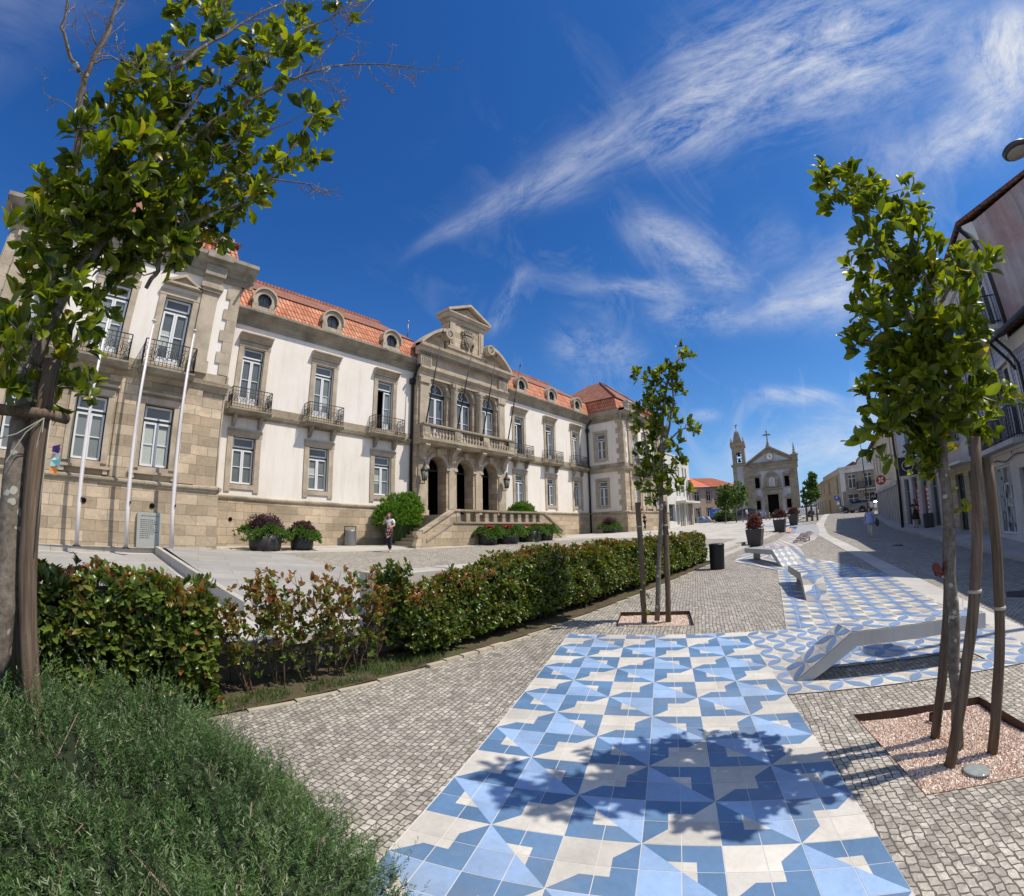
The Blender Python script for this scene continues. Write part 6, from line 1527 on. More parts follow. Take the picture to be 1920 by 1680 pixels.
t3, F = house('row_house', 'blue grey shop house with red and white window banners', (27.05, -4.75), (33.0, -3.35), -1.35, 6.3, 8); F.rg = 1.6
ops = [(.4, 1.4, .2, 3.0), (1.8, 2.8, .2, 3.0), (3.3, 4.2, .2, 3.0), (4.7, 5.6, .2, 3.0), (.8, 1.7, 4.2, 6.0), (3.6, 4.5, 4.2, 6.0)]
shell(F, None, ops, mat='tile_azulejo', zsplit=3.4, mat2='plaster_gray')
for i, o_ in enumerate(ops): hwindow(F, *o_, frame='gray_steel')
for a, b in ((1.95, 2.5), (3.4, 3.95)):
    m = MB(); F.box(m, a, b, -.15, -.14, .5, 2.4); bn = P_(F, 'banner', m, simple('banner_red', (.5, .06, .05), .6) if 'banner_red' not in MATS else MATS['banner_red']); m = MB()
    for k in range(7): F.box(m, a+.12, b-.12-.05*(k % 2), -.139, -.137, .65+k*.24, .8+k*.24)
    obj('lettering', m, M['white_paint'], bn, world=False)
m = MB(); gable_roof(F, m, .4, 1.6); P_(F, 'roof', m, 'tile_brown')

t4, F = house('colonnade_building', 'cream building with a long row of grey stone pillars along the shaded street', (33.1, -3.15), (48.5, -2.5), -1.0, 5.6, 8); F.rg = 1.5
m = MB(); F.wall(m, 0, F.L, 2.6, F.H, [(1+2.6*k, 1.9+2.6*k, 3.9, 5.6) for k in range(6)], .2)
for u in (0, F.L): m.add([F.P(u, 0, 2.6), F.P(u, -8, 2.6), F.P(u, -8, F.H), F.P(u, -4, F.H+1.5), F.P(u, 0, F.H)], [(0, 1, 2, 3, 4)])
P_(F, 'wall', m, 'plaster_cream')
for k in range(6): hwindow(F, 1+2.6*k, 1.9+2.6*k, 3.9, 5.6)
m = MB()
for k in range(18): F.box(m, .1+.88*k, .5+.88*k, -.35, .05, -.8, 2.45)
obj_chunks('pillar', m, M['granite_light'], t4, lambda q: ('pillar', t4, round(q.x*5)), world=False); m = MB(); F.box(m, 0, F.L, -.4, .12, 2.46, 2.7); P_(F, 'lintel', m, 'granite_light')
m = MB(); F.box(m, 0, F.L, -1.6, -1.5, -.8, 2.5); P_(F, 'interior', m, 'plaster_gray')
m = MB(); gable_roof(F, m, .4, 1.5); P_(F, 'roof', m, 'tile_brown')
# shaded pavement strip along the houses
m = MB(); L = [(6, -6.3), (15, -4.75), (26, -3.2), (33, -2.4), (49, -1.9)]
for x in frange(6, 48, 40):
    y = lin(x, L); x2 = x+1.05; y2 = lin(x2, L); z, z2 = zpath(x, y), zpath(x2, y2)
    m.add([(x, y, z-.2), (x2, y2, z2-.2), (x2, y2, z2+.12), (x, y, z+.12), (x, y-3, z+.15), (x2, y2-3, z2+.15)], [(0, 3, 2, 1), (3, 4, 5, 2)])
o = obj('pavement', m, M['slab_light']); tag(o, kind='structure')
# signs
def sign_arm(m, a, b): m.tube([a, b], .02, 6)
c = Vector((35.9, -2.35, 2.0)); m = MB(); m.box(c.x-.09, c.x+.09, c.y-.1, c.y+1.15-.0, c.z-.52, c.z+.5)
m = MB(); hexp = [(c.x-.09, c.y+.1+.36*math.cos(R(a)), c.z+.34*math.sin(R(a))) for a in (18, 54, 90, 126, 162, 198, 234, 270, 306, 342)]; m.prism(hexp, (.18, 0, 0), 0)
sg = thing('pharmacy_sign', 'red projecting sign with a pale four petal cross on the cream building', 'sign', (35.9, -2.6, 2.0)); obj('panel', m, simple('sign_red', (.42, .02, .03), .4), sg)
m = MB()
for k in range(4):
    a = R(45+90*k); d = Vector((0, math.cos(a), math.sin(a))); e = Vector((0, -math.sin(a), math.cos(a))); cc = Vector((c.x-.1, c.y+.1, c.z)); m.prism([cc, cc+d*.13+e*.08, cc+d*.27, cc+d*.13-e*.08], (-.012, 0, 0))
obj('emblem', m, simple('sign_cream', (.75, .68, .5), .5), sg); m = MB(); sign_arm(m, (35.9, -2.95, 2.0), (35.9, -2.4, 2.0)); obj('arm', m, M['black_metal'], sg)
sg = thing('round_sign', 'black hanging shop sign with a white round emblem beside the banner shop', 'sign', (29.6, -3.6, 2.2)); m = MB(); m.box(29.5, 29.7, -4.0, -2.95, 1.72, 2.75); obj('panel', m, M['black_metal'], sg)
m = MB(); ring = [(29.49, -3.47+.32*math.cos(R(a)), 2.25+.3*math.sin(R(a))) for a in range(0, 361, 20)]; m.tube(ring, .02, 5, 0, False); m.box(29.485, 29.498, -3.62, -3.32, 2.2, 2.3); obj('emblem', m, M['white_paint'], sg); m = MB(); m.tube([(29.6, -4.3, 2.7), (29.6, -3.5, 2.7)], .03, 6); obj('arm', m, M['black_metal'], sg)
def text_mesh(s, size, loc, rot, mat, name, parent=None, ext=.01):
    cu = bpy.data.curves.new(name, 'FONT'); cu.body = s; cu.size = size; cu.extrude = ext; cu.align_x = 'CENTER'; cu.align_y = 'CENTER'
    tmp = bpy.data.objects.new('tmp', cu); C.objects.link(tmp); bpy.context.view_layer.update()
    me = bpy.data.meshes.new_from_object(tmp); C.objects.unlink(tmp); bpy.data.objects.remove(tmp)
    me.materials.clear(); me.materials.append(mat); o = bpy.data.objects.new(name, me); C.objects.link(o)
    if parent is not None:
        o.parent = parent; loc = Vector(loc)-WLOC[parent.name]
    o.location = loc; o.rotation_euler = rot; WLOC[o.name] = Vector((0, 0, 0)); return o
sg = thing('small_sign', 'small black sign with white letters AR hanging by the colonnade', 'sign', (44.6, -1.7, 1.2)); m = MB(); m.box(44.5, 44.6, -2.35, -1.7, .95, 1.4); obj('panel', m, M['black_metal'], sg)
text_mesh('AR', .36, (44.49, -2.02, 1.17), (R(90), 0, R(-90)), M['white_paint'], 'lettering', sg)

# ------------------------------------------------------------------ far end of the street
def pol(az, R_): return (R_*math.cos(R(az)), R_*math.sin(R(az)))
# corner building with pediment (facade az .8 .. -4.6)
A, B = pol(.85, 68), pol(-5.2, 66)
t5, F = house('corner_building', 'two storey corner building with white parapet, small pediment and arched windows', A, B, -.1, 5.9, 9, mat=None); F.n = Vector((0, -1, 0)); 
L = F.L; ops = []
us = [L*.2, L*.5, L*.78]
for u in us: ops += [(u-.55, u+.55, 3.2, 5.0), (u-.75, u+.75, .2, 2.5)]
m = MB(); F.wall(m, 0, L, -.8, 5.3, ops, .2); P_(F, 'wall', m, plaster('render_brown', (.33, .27, .21), .75, .8))
m = MB(); F.box(m, -.1, L, 0, .15, 5.3, 6.0); F.box(m, -.2, L, 0, .35, 5.95, 6.15); F.box(m, -.1, .6, 0, .08, 2.9, 5.3)
F.prism(m, [(L*.32, 6.1), (L*.66, 6.1), (L*.62, 6.7), (L*.49, 7.6), (L*.36, 6.7)], -.3, .1); P_(F, 'cornice', m, 'plaster_pale')
m = MB()
for u in us: surround(F, m, u-.55, u+.55, 3.2, 5.0, .14, .05, .1); surround(F, m, u-.75, u+.75, .2, 2.5, .16, .05, 0)
for sg_ in (-1, 1): F.prism(m, [(L*.49, 7.75), (L*.49+sg_*L*.16, 6.75), (L*.49+sg_*L*.16, 6.6), (L*.49, 7.55)], -.4, .25)
for i, u in enumerate(us): hwindow(F, u-.55, u+.55, 3.2, 5.0); hwindow(F, u-.75, u+.75, .2, 2.5, frame='plaster_pale', glassm='glass_dark')
trim_split(F, m, 'granite_dark')
hrail(F, L*.3, L*.98, 3.0, .5, .9)
m = MB(); F.prism(m, [(L*.0, 6.0), (L*.2, 6.1), (L*.49, 7.7), (L*.8, 6.1), (L, 6.0)], -.6, -6); P_(F, 'roof', m, 'tile_orange' if False else 'tile_far')
# side facade of the corner building (az 2.5 .. .9)
A2, B2 = pol(2.75, 82), pol(.87, 68)
t6, F = house('side_house', 'yellow ochre side wing of the corner building with a blue parking sign in front', A2, B2, -.1, 5.9, 8); F.n = Vector((0, 1, 0)).cross(Vector((0, 0, 1)))*0+Vector((0, 1, 0)); F.n = Vector((0, -1, 0)) if False else Vector((0, 1, 0))
FR = Frame((0, 0, 0), (1, 0, 0), (0, -1, 0)); FR.L = F.L; FR.H = F.H; FR.root = F.root; FR.depth = 6; F = FR
# outward side must face the camera/left: check sign
ops = [(F.L*.25, F.L*.25+1.1, 3.0, 5.0), (F.L*.75, F.L*.75+1.1, 2.8, 5.0), (F.L*.2, F.L*.2+1.2, .2, 2.3), (F.L*.8, F.L*.8+1.2, .2, 2.3)]
m = MB(); F.wall(m, 0, F.L, -.8, 5.3, ops, .2); P_(F, 'wall', m, 'plaster_yellow'); m = MB(); F.box(m, 0, F.L, 0, .2, 5.3, 6.1); P_(F, 'cornice', m, 'plaster_cream')
for o_ in ops: hwindow(F, *o_, frame='green_frame')
# long cream house with brown roof further left (az 5.2 .. 2.7)
A3, B3 = pol(4.5, 112), pol(2.7, 82)
ang = math.atan2(B3[1]-A3[1], B3[0]-A3[0])
t7, F7 = house('side_house', 'long cream house with a steep brown tiled roof beside the church', A3, B3, .1, 5.6, 6)
F = Frame((0, 0, 0), (1, 0, 0), (0, -1, 0)); F.L = F7.L; F.H = 5.4; F.root = t7; F.depth = 6
ops = [(u, u+1.4, zz, zz+1.9) for u in frange(3, F.L-3, 6) for zz in (.4, 3.1)]
m = MB(); F.wall(m, 0, F.L, -.8, F.H, ops, .2); P_(F, 'wall', m, 'plaster_cream')
for o_ in ops: hwindow(F, *o_, frame='plaster_pale')
m = MB(); m.add([F.P(0, .3, F.H), F.P(F.L, .3, F.H), F.P(F.L, -5, F.H+2.6), F.P(0, -5, F.H+2.6)], [(0, 1, 2, 3)]); m.add([F.P(F.L, .3, F.H), F.P(F.L, -5, F.H+2.6), F.P(F.L, -10, F.H)], [(0, 1, 2)]); P_(F, 'roof', m, 'tile_brown')
m = MB(); m.tube([F.P(-.5, -1.5, -.5), F.P(-.5, -1.5, 6.8)], 1.6, 16); P_(F, 'stair_tower', m, 'plaster_pink')

# pink house with orange roofs, left of the church
A4, B4 = pol(18.6, 78), pol(13.0, 84)
t8, F8 = house('village_house', 'pinkish two storey house with orange tiled roof left of the church', A4, B4, .15, 6.2, 9); t8.rotation_euler[2] = math.atan2(B4[1]-A4[1], B4[0]-A4[0])
F = Frame((0, 0, 0), (1, 0, 0), (0, 1, 0) if False else (0, -1, 0)); F.L = F8.L; F.H = 6.0; F.root = t8; F.depth = 9
# choose outward normal pointing to the camera
def facing(F, t_):
    w = Matrix.Rotation(t_.rotation_euler[2], 3, 'Z') @ F.n
    if w.dot(Vector(t_.location)) > 0: F.n = -F.n
    return F
facing(F, t8)
L = F.L; ops = []
for u in (L*.12, L*.36): ops += [(u-.5, u+.5, 3.6, 5.2), (u-.5, u+.5, .9, 2.5)]
ops += [(L*.02, L*.02+.7, 0, 2.2), (L*.62, L*.62+.9, 0, 2.3)]
m = MB(); F.wall(m, 0, L*.55, -.6, F.H, [o for o in ops if o[0] < L*.5], .2); P_(F, 'wall', m, 'plaster_pink')
m = MB(); F.wall(m, L*.55, L, -.6, F.H, [o for o in ops if o[0] > L*.5], .2); F.box(m, 0, L, -9, -8.8, 0, F.H); P_(F, 'side_wall', m, 'plaster_cream')
for o_ in ops: hwindow(F, *o_, frame='white_frame')
m = MB(); m.add([F.P(-.4, .5, F.H), F.P(L*.35, .5, F.H), F.P(L*.2, -3, F.H+1.9), F.P(-.4, -3, F.H+2.6)], [(0, 1, 2, 3)]); P_(F, 'roof', m, simple('tile_bright', (.58, .15, .06), .8, var=.2, nscale=2))
m = MB(); m.add([F.P(L*.3, .5, F.H), F.P(L+.4, .5, F.H), F.P(L*.8, -4.5, F.H+2), F.P(L*.1, -4.5, F.H+2)], [(0, 1, 2, 3)]); m.add([F.P(L+.4, .5, F.H), F.P(L+.4, -9, F.H), F.P(L*.8, -4.5, F.H+2)], [(0, 1, 2)]); P_(F, 'roof', m, 'tile_far')
for o_ in ops[:4]:
    m = MB(); surround(F, m, *o_, .15, .04, .05); P_(F, 'window_surround', m, 'granite_dark')

# modern white block behind the town hall
t9 = thing('modern_block', 'plain pale modern block with narrow dark windows beyond the town hall', 'building', (44, 17.5, -.2))
Fb = Frame((43.6, 17.2, 0), (1, 0, 0), (0, -1, 0)); L = 7.2; H = 7.3
ops = [(u, u+.42, z, z+1.15) for u in (2.7, 3.5, 4.9, 5.8) for z in (3.1, 5.1)]
ops += [(.3, 2.0, .45, 2.2), (2.5, 3.2, .1, 2.2), (3.5, 4.0, -.1, 2.3), (5.3, 5.7, 0, 2.3)]
m = MB(); Fb.wall(m, 0, L, -1, H, ops, .25)
Fb.wall(m, 0, 0, 0, 0, []) ; m.quad((43.6, 17.2, -1), (43.6, 27, -1), (43.6, 27, H), (43.6, 17.2, H)); m.quad((50.8, 17.2, -1), (50.8, 27, -1), (50.8, 27, H), (50.8, 17.2, H)); m.quad((43.6, 17.2, H), (50.8, 17.2, H), (50.8, 27, H), (43.6, 27, H)); Fb.box(m, 0, L, -.1, .08, H, H+.12)
obj('wall', m, M['plaster_pale'], t9)
for o_ in ops:
    m = MB(); Fb.box(m, o_[0], o_[1], -.3, -.22, o_[2], o_[3]); w = obj('window', m, M['glass_dark'], t9)
    m = MB(); bars(Fb, m, o_[0], o_[1], o_[2], o_[3], -.22, .04, .04); obj('frame', m, M['white_frame'], w)
m = MB(); Fb.box(m, 2.4, L+.1, 0, 1.1, 2.35, 2.55); Fb.box(m, 4.3, 4.55, .1, .3, -.5, 2.4); Fb.box(m, L-.2, L, .1, .3, -.5, 2.4); obj('portico', m, M['plaster_pale'], t9)
m = MB(); Fb.box(m, 3.5, L-.5, -3, -2.9, H+.1, H+.5); 
for k in range(9): Fb.box(m, 3.5+k*.4, 3.53+k*.4, -3, -2.97, H, H+.6)
obj('roof_rail', m, M['gray_steel'], t9)
m = MB(); m.box(50.85, 53, 18.5, 27, -1, 6.4); o = obj('rear_annex', m, plaster('annex_pink', (.6, .36, .26), .85, .5), t9)

# ------------------------------------------------------------------ church
ch = thing('church', 'old church with bell tower at its left, clock in the gable and cross on top', 'church', (*pol(8.9, 72), .2), R(8.9-90+90))
# local frame: u to the right as seen from the camera, n towards the camera
RC = 72; Fh = Frame((0, 0, 0), (0, -1, 0), (-1, 0, 0)); Fh.root = ch
def uaz(az): return RC*math.tan(R(8.9-az))
def zz(r): return r*RC-.2
M['church_plaster'] = plaster('church_plaster', (.50, .515, .56), .7, .5); M['church_stone'] = ashlar('church_stone', (.29, .255, .195), (.39, .345, .27), (.17, .15, .12), .8, .4, .65)
uL, uR = uaz(11.75), uaz(5.75); uT = uaz(13.35)
m = MB(); s = MB(); zc = zz(.113); zap = zz(.146); uc = 0.0
doorw = (uaz(9.5), uaz(8.22)); dz = zz(.05)
ops = [(doorw[0], doorw[1], -.2, dz), (uaz(10.95), uaz(10.35), zz(.021), zz(.0395)), (uaz(7.3), uaz(6.75), zz(.0205), zz(.0385)), (uaz(10.85), uaz(10.3), zz(.065), zz(.087)), (uaz(7.35), uaz(6.8), zz(.064), zz(.0855))]
Fh.wall(m, uL, uR, -1, zc, ops, .4)
obj('wall', m, M['church_plaster'], ch, world=False)
for sgn in (0, 1):
    a = uL if sgn == 0 else uR-1.15; Fh.box(s, a, a+1.15, 0, .2, -1, zc)
Fh.moulding(s, uL-.1, uR+.15, [(0, zc-.95), (.22, zc-.95), (.24, zc-.3), (.4, zc-.15), (.5, zc), (0, zc+.02)])
Fh.box(s, uL, uR, 0, .1, -1, .25)
# door case and entablature
Fh.box(s, doorw[0]-.5, doorw[0], 0, .22, -1, dz+.2); Fh.box(s, doorw[1], doorw[1]+.5, 0, .22, -1, dz+.2); Fh.box(s, doorw[0]-.6, doorw[1]+.6, 0, .3, dz, dz+.75); Fh.box(s, doorw[0]-.8, doorw[1]+.8, 0, .45, dz+.75, dz+.92)
for o_ in ops[1:]:
    surround(Fh, s, *o_, .17, .08, .05, False); u0, u1 = o_[0], o_[1]; um = (u0+u1)/2
    Fh.prism(s, [(u0-.35, o_[3]+.25), (u0-.25, o_[3]+.45), (um, o_[3]+.72), (u1+.25, o_[3]+.45), (u1+.35, o_[3]+.25)], 0, .25)
# niche
un = uaz(8.85); nz0, nz1 = zz(.066), zz(.087)
Fh.prism(s, [(un-.95, nz0-.15), (un+.95, nz0-.15), (un+.95, nz1+.2), (un+.6, nz1+.55), (un, nz1+.75), (un-.6, nz1+.55), (un-.95, nz1+.2)], 0, .16)
for sg_ in (-1, 1):
    uu = un+sg_*1.15; s.lathe([(.2, 0), (.2, .3), (.1, .35), (.14, .6), (.05, 1.0), (.08, 1.1), (.02, 1.6)], Fh.P(uu, .3, nz0-.1), 8)
# gable
Fh.prism(s, [(uL-.1, zc), (uR+.2, zc), (uc+.0, zap)], -.4, .12)
for sg_, ue in ((-1, uL-.15), (1, uR+.25)): Fh.prism(s, [(ue, zc+.02), (uc, zap), (uc, zap+.28), (ue, zc+.3)], -.5, .42)
m = MB(); Fh.prism(m, [(uL+1.0, zc+.35), (uR-1.0, zc+.35), (uc, zap-.62)], .12, .16); obj('gable_infill', m, M['church_plaster'], ch, world=False)
obj('stonework', s, M['church_stone'], ch, world=False)
m = MB(); P = arc(un, (nz0+nz1)/2+.2, .42, 0, 180, 10); Fh.prism(m, [(un-.42, nz0)]+[(a, b) for a, b in P[::-1]]+[(un+.42, nz0)], .16, .19); n_ = obj('niche', m, simple('niche_white', (.55, .57, .6), .7), ch, world=False)
m = MB(); m.lathe([(.22, 0), (.2, .5), (.14, .8), (.1, .95), (.12, 1.1), (.02, 1.25)], Fh.P(un, .25, nz0+.05), 8); obj('statue', m, M['granite_light'], n_, world=False)
m = MB()
for o_ in ops: Fh.box(m, o_[0], o_[1], -.42, -.36, o_[2], o_[3])
obj('dark_opening', m, M['dark_void'], ch, world=False)
# clock
cz = zz(.1272); cu_ = uaz(8.85); m = MB(); Fh.prism(m, arc(cu_, cz, .62, 0, 345, 23), .1, .28); ck = obj('clock', m, M['church_stone'], ch, world=False)
m = MB(); Fh.prism(m, arc(cu_, cz, .52, 0, 345, 23), .28, .3); obj('clock_face', m, simple('clock_white', (.68, .67, .63), .5), ck, world=False)
m = MB()
for k in range(12):
    a = R(30*k); p = (cu_+.42*math.sin(a), cz+.42*math.cos(a)); q = (cu_+.5*math.sin(a), cz+.5*math.cos(a)); m.tube([Fh.P(p[0], .31, p[1]), Fh.P(q[0], .31, q[1])], .022, 4)
for a, l, w in ((R(122), .28, .03), (R(-5), .4, .022)): m.tube([Fh.P(cu_, .32, cz), Fh.P(cu_+l*math.sin(a), .32, cz+l*math.cos(a))], w, 4)
obj('clock_hands', m, M['black_metal'], ck, world=False)
# cross and right pinnacle
def pinnacle(m, u, z, h, n=0.0, r=.2): m.lathe([(r*1.3, 0), (r*1.3, h*.2), (r*.7, h*.25), (r*1.1, h*.38), (r*.5, h*.48), (r*.7, h*.55), (r*.25, h*.9), (r*.3, h*.94), (.01, h)], Fh.P(u, n, z), 10)
m = MB(); pinnacle(m, uc, zap+.1, 1.1, 0, .28); Fh.box(m, uc-.09, uc+.09, -.08, .08, zap+1.0, zap+2.5); Fh.box(m, uc-.45, uc+.45, -.08, .08, zap+1.85, zap+2.05)
for a in ((uc-.48, zap+1.95), (uc+.48, zap+1.95), (uc, zap+2.5)): m.ball(Fh.P(a[0], 0, a[1]), .13, 8, 5)
obj('cross', m, M['church_stone'], ch, world=False)
m = MB(); Fh.box(m, uR-.7, uR+.25, -.6, .3, zc, zc+.9); Fh.box(m, uR-.8, uR+.35, -.7, .4, zc+.9, zc+1.05); pinnacle(m, uR-.2, zc+1.05, 1.75, -.1, .2); obj('pinnacle', m, M['church_stone'], ch, world=False)
# tower
tw = MB(); tp = MB(); u0, u1 = uT, uL+.02; zb = zz(.115); zt_ = zz(.157)
for (a, b) in ((u0, u0+.55), (u1-.5, u1)): Fh.box(tw, a, b, -2.1, .12, -1, zb)
Fh.box(tp, u0+.5, u1-.45, -2.0, .04, -1, zb); Fh.moulding(tw, u0-.18, u1+.18, [(-2.2, zb), (.2, zb-.05), (.32, zb+.1), (.36, zb+.22), (-2.2, zb+.26)])
bw_ = .42; bc = (u0+u1)/2+.04; zs_ = zz(.138)
for (a, b) in ((u0+.08, bc-bw_), (bc+bw_, u1-.05)): Fh.box(tw, a, b, -1.9, .02, zb+.2, zt_)
P = arc(bc, zs_, bw_, 180, 0, 12)
for (a, b), (c_, d_) in zip(P, P[1:]): Fh.prism(tw, [(a, b), (c_, d_), (c_, zt_), (a, zt_)], -1.9, .02)
Fh.box(tw, bc-bw_, bc+bw_, -1.9, .02, zb+.2, zb+.45)
Fh.moulding(tw, u0-.1, u1+.12, [(-2.1, zt_-.1), (.1, zt_-.1), (.28, zt_+.1), (.32, zt_+.25), (.15, zt_+.3), (.15, zt_+.55), (-2.1, zt_+.55)])
uc2 = (u0+u1)/2
for zlo, zhi, w0, w1 in ((zt_+.5, zt_+1.0, .72, .62), (zt_+1.0, zt_+2.3, .62, .3), (zt_+2.3, zt_+2.65, .3, .05)):
    a = [Fh.P(uc2+x*w0, -.95+y*w0, zlo) for x, y in ((-1, -1), (1, -1), (1, 1), (-1, 1))]; b = [Fh.P(uc2+x*w1, -.95+y*w1, zhi) for x, y in ((-1, -1), (1, -1), (1, 1), (-1, 1))]; tw.add(a+b, [(0, 1, 5, 4), (1, 2, 6, 5), (2, 3, 7, 6), (3, 0, 4, 7), (4, 5, 6, 7)])
for x in (u0+.1, u1-.1):
    for nn in (-.05, -1.8): tw.lathe([(.13, 0), (.13, .25), (.06, .3), (.09, .5), (.01, .95)], Fh.P(x, nn, zt_+.5), 8)
to = obj('bell_tower', tw, M['church_stone'], ch, world=False); obj('tower_panel', tp, M['church_plaster'], to, world=False)
m = MB(); zq = zs_-.35
for zz_ in (zs_-.1, zs_-1.0): m.lathe([(.3, 0), (.26, .1), (.17, .3), (.14, .45), (.05, .5)], Fh.P(bc, -.9, zz_), 12); m.tube([Fh.P(bc-.4, -.9, zz_+.52), Fh.P(bc+.4, -.9, zz_+.52)], .06, 6)
obj('bell', m, simple('bronze', (.03, .05, .06), .5, .6), to, world=False)
m = MB(); zv = zt_+2.6; m.tube([Fh.P(uc2, -.95, zv), Fh.P(uc2, -.95, zv+.75)], .025, 5); m.ball(Fh.P(uc2, -.95, zv+.5), .11, 8, 5); Fh.prism(m, [(uc2-.25, zv+.7), (uc2+.2, zv+.72), (uc2+.22, zv+.9), (uc2-.1, zv+.82)], -.96, -.94); obj('weather_vane', m, M['black_metal'], to, world=False)
# nave behind
m = MB(); Fh.box(m, uL+.3, uR-.3, -22, -.45, -1, zc-.4); obj('nave', m, M['church_stone'], ch, world=False)
m = MB(); Fh.prism(m, [(uL, zc-.4), (uR, zc-.4), (uc, zap-.5)], -22, -.45); obj('roof', m, M['tile_far'], ch, world=False)

# ------------------------------------------------------------------ benches with tiled slabs
def tiled_bench(label, T0, kink_q, foot_q, end_q, p0, p1, ztop, th, patt, loc_pq, ang=0.0, post_q=None):
    pass
def bench_profile(name, label, org, ang, width, foot, kink, end, th, pat, postu):
    """org: world (x,y,z) of foot line start; local u along the bench, w across; profile in (u,z)"""
    t_ = thing('tiled_bench', label, 'bench', org, ang, 'sculptural tiled benches on the path')
    (fu, fz), (ku, kz), (eu, ez) = foot, kink, end
    d1 = Vector((ku-fu, 0, kz-fz)); n1 = Vector((d1.z, 0, -d1.x)).normalized()
    # underside polygon
    s1 = th/abs(n1.x) if False else None
    und = [(fu+th*1.25, fz), (ku+th*.42, kz-th), (eu, ez-th)]
    prof = [(fu, fz), (ku, kz), (eu, ez)]+und[::-1]
    m = MB(); P = [(u, 0, z) for u, z in prof]; m.prism(P, (0, width, 0)); b = obj('body', m, M['concrete'], t_, world=False); bevel(b, .006)
    # tile skins on slope and seat
    for (a, b_), idx in (((foot, kink), 0), ((kink, end), 1)):
        L = math.hypot(b_[0]-a[0], b_[1]-a[1]); du, dz_ = (b_[0]-a[0])/L, (b_[1]-a[1])/L; nn = Vector((-dz_, 0, du))
        if nn.z < 0: nn = -nn
        F = TileField((0, 0), 0, T, lambda X, Y: 0)
        i1 = max(1, round(width/T)); j1 = int(L/T)+1
        reg = ccw([(0.01, 0.01), (width/T-.01, .01), (width/T-.01, L/T-.01), (.01, L/T-.01)])
        pat(F, 0, i1, 0, j1, reg)
        F.emit(reg, 7, .003, .5)
        vs = []
        mbn = MB(); mbn.m = F.mb.m; mbn.f = [f[::-1] for f in F.mb.f]; mbn.smooth = F.mb.smooth
        for X, Y, Z in F.mb.v:
            p = X*PX+Y*PY; q = X*QX+Y*QY; hgt = Z
            vs.append((a[0]+du*p+nn.x*hgt, q, a[1]+dz_*p+nn.z*hgt))
        mbn.v = vs; me_o = obj('tile_cladding', mbn, MATSET, t_, world=False); at = me_o.data.attributes.new('tone', 'FLOAT', 'FACE'); at.data.foreach_set('value', F.tone)
    if postu:
        m = MB(); m.box(postu-.03, postu+.03, width*.3, width*.7, -.05, min(kz, ez)-th+.01); obj('leg', m, M['gray_steel'], t_, world=False)
    return t_
def pet(F, i0, i1, j0, j1, reg): petals(F, i0, i1, j0, j1, reg, None, .006)
def quf(F, i0, i1, j0, j1, reg): quats(F, i0, i1, j0, j1, reg, .006)
def diamonds(F, i0, i1, j0, j1, reg):
    F.emit(reg, 5, .006, .5)
    for i in range(i0, i1):
        for j in range(j0, j1): F.emit([(i+.5, j+.02), (i+.88, j+.5), (i+.5, j+.98), (i+.12, j+.5)], 0, .009, .5, reg)
def strp(F, i0, i1, j0, j1, reg):
    F.emit(reg, 5, .006, .5)
    for j in range(-4, 2*j1): F.emit([(0, j*.7), (3, j*.7+1.2), (3, j*.7+1.55), (0, j*.7+.35)], 0, .009, .5, reg)
angP, angQ = TH, TH-math.pi/2
# bench 1 near: runs along +q, width along p from 5.19 to 5.65
o_ = W(5.65, 1.49); # local u = +q dir, y(left of u) = +p ... rotate so that u=+q: local y = p direction
b1 = bench_profile('', 'large near tiled bench with sloping petal patterned foot and grey concrete sides', (*xy(5.19, 1.49), W(5.4, 1.49)[2]), angQ, .4624, (0, 0), (.65, .50), (2.38, .505), .165, pet, 2.02)
# mid bench seen end on: u along +p
dxy = (10.05-9.35, 3.02-2.85)
b2 = bench_profile('', 'upright tiled bench end with two blue crosses on its facing side', (*xy(9.32, 3.38), W(9.35, 3.3)[2]), angP+.0-.12, .4624, (0, 0), (.65, .5), (2.4, .505), .16, quf, 2.0)
# bench 2: seat from end (17.25,3.62) to kink (15.2,4.15), foot (15.3,4.5)
K = Vector(xy(15.15, 4.15)); E_ = Vector(xy(17.2, 3.62)); dv = (E_-K); a_ = math.atan2(dv.y, dv.x)
b3 = bench_profile('', 'farther tiled bench with a diamond patterned slope and thin steel leg', (*xy(15.2, 4.22), flat(*xy(15.3, 4.2))-.02), a_, .62, (-.62, 0.0), (.02, .5), (2.1, .5), .15, diamonds, 1.75)
b3.rotation_euler[2] = a_; 
# small seats further on
t_ = thing('tiled_bench', 'small seat patterned with dark outlined squares on the pinkish stripes', 'seat', (23.4, 2.2, flat(23.4, 2.2)))
m = MB(); z = flat(23.4, 2.2); m.prism([(22.75, 2.85, z), (23.1, 2.8, z+.06), (24.1, 2.45, z+.42), (24.4, 2.4, z+.42), (24.4, 2.4, z+.36), (24.1, 2.45, z+.35), (23.1, 2.8, z)], (-.12, -.5, 0)); obj('body', m, TP, t_)
m = MB()
for k in range(6):
    f = k/6; a = Vector((22.85, 2.78, z+.02)).lerp(Vector((24.05, 2.43, z+.43)), f+.02); du = (Vector((24.05, 2.43, z+.43))-Vector((22.85, 2.78, z+.02)))/6*.8; dw = Vector((-.05, -.2, 0))
    o2 = a+(Vector((-.06, -.25, 0)) if k % 2 else Vector((0, 0, 0)))+Vector((0, 0, .03)); m.tube([o2, o2+du, o2+du+dw, o2+dw, o2], .016, 4, 0, False)
obj('outline_squares', m, M['iron'], t_); m = MB(); m.box(24.2, 24.26, 2.1, 2.16, z-.05, z+.37); obj('leg', m, M['gray_steel'], t_)
t_ = thing('tiled_bench', 'small folded seat with an orange panel and blue corner beyond the outlined one', 'seat', (30.6, 3.6, flat(30.6, 3.6)))
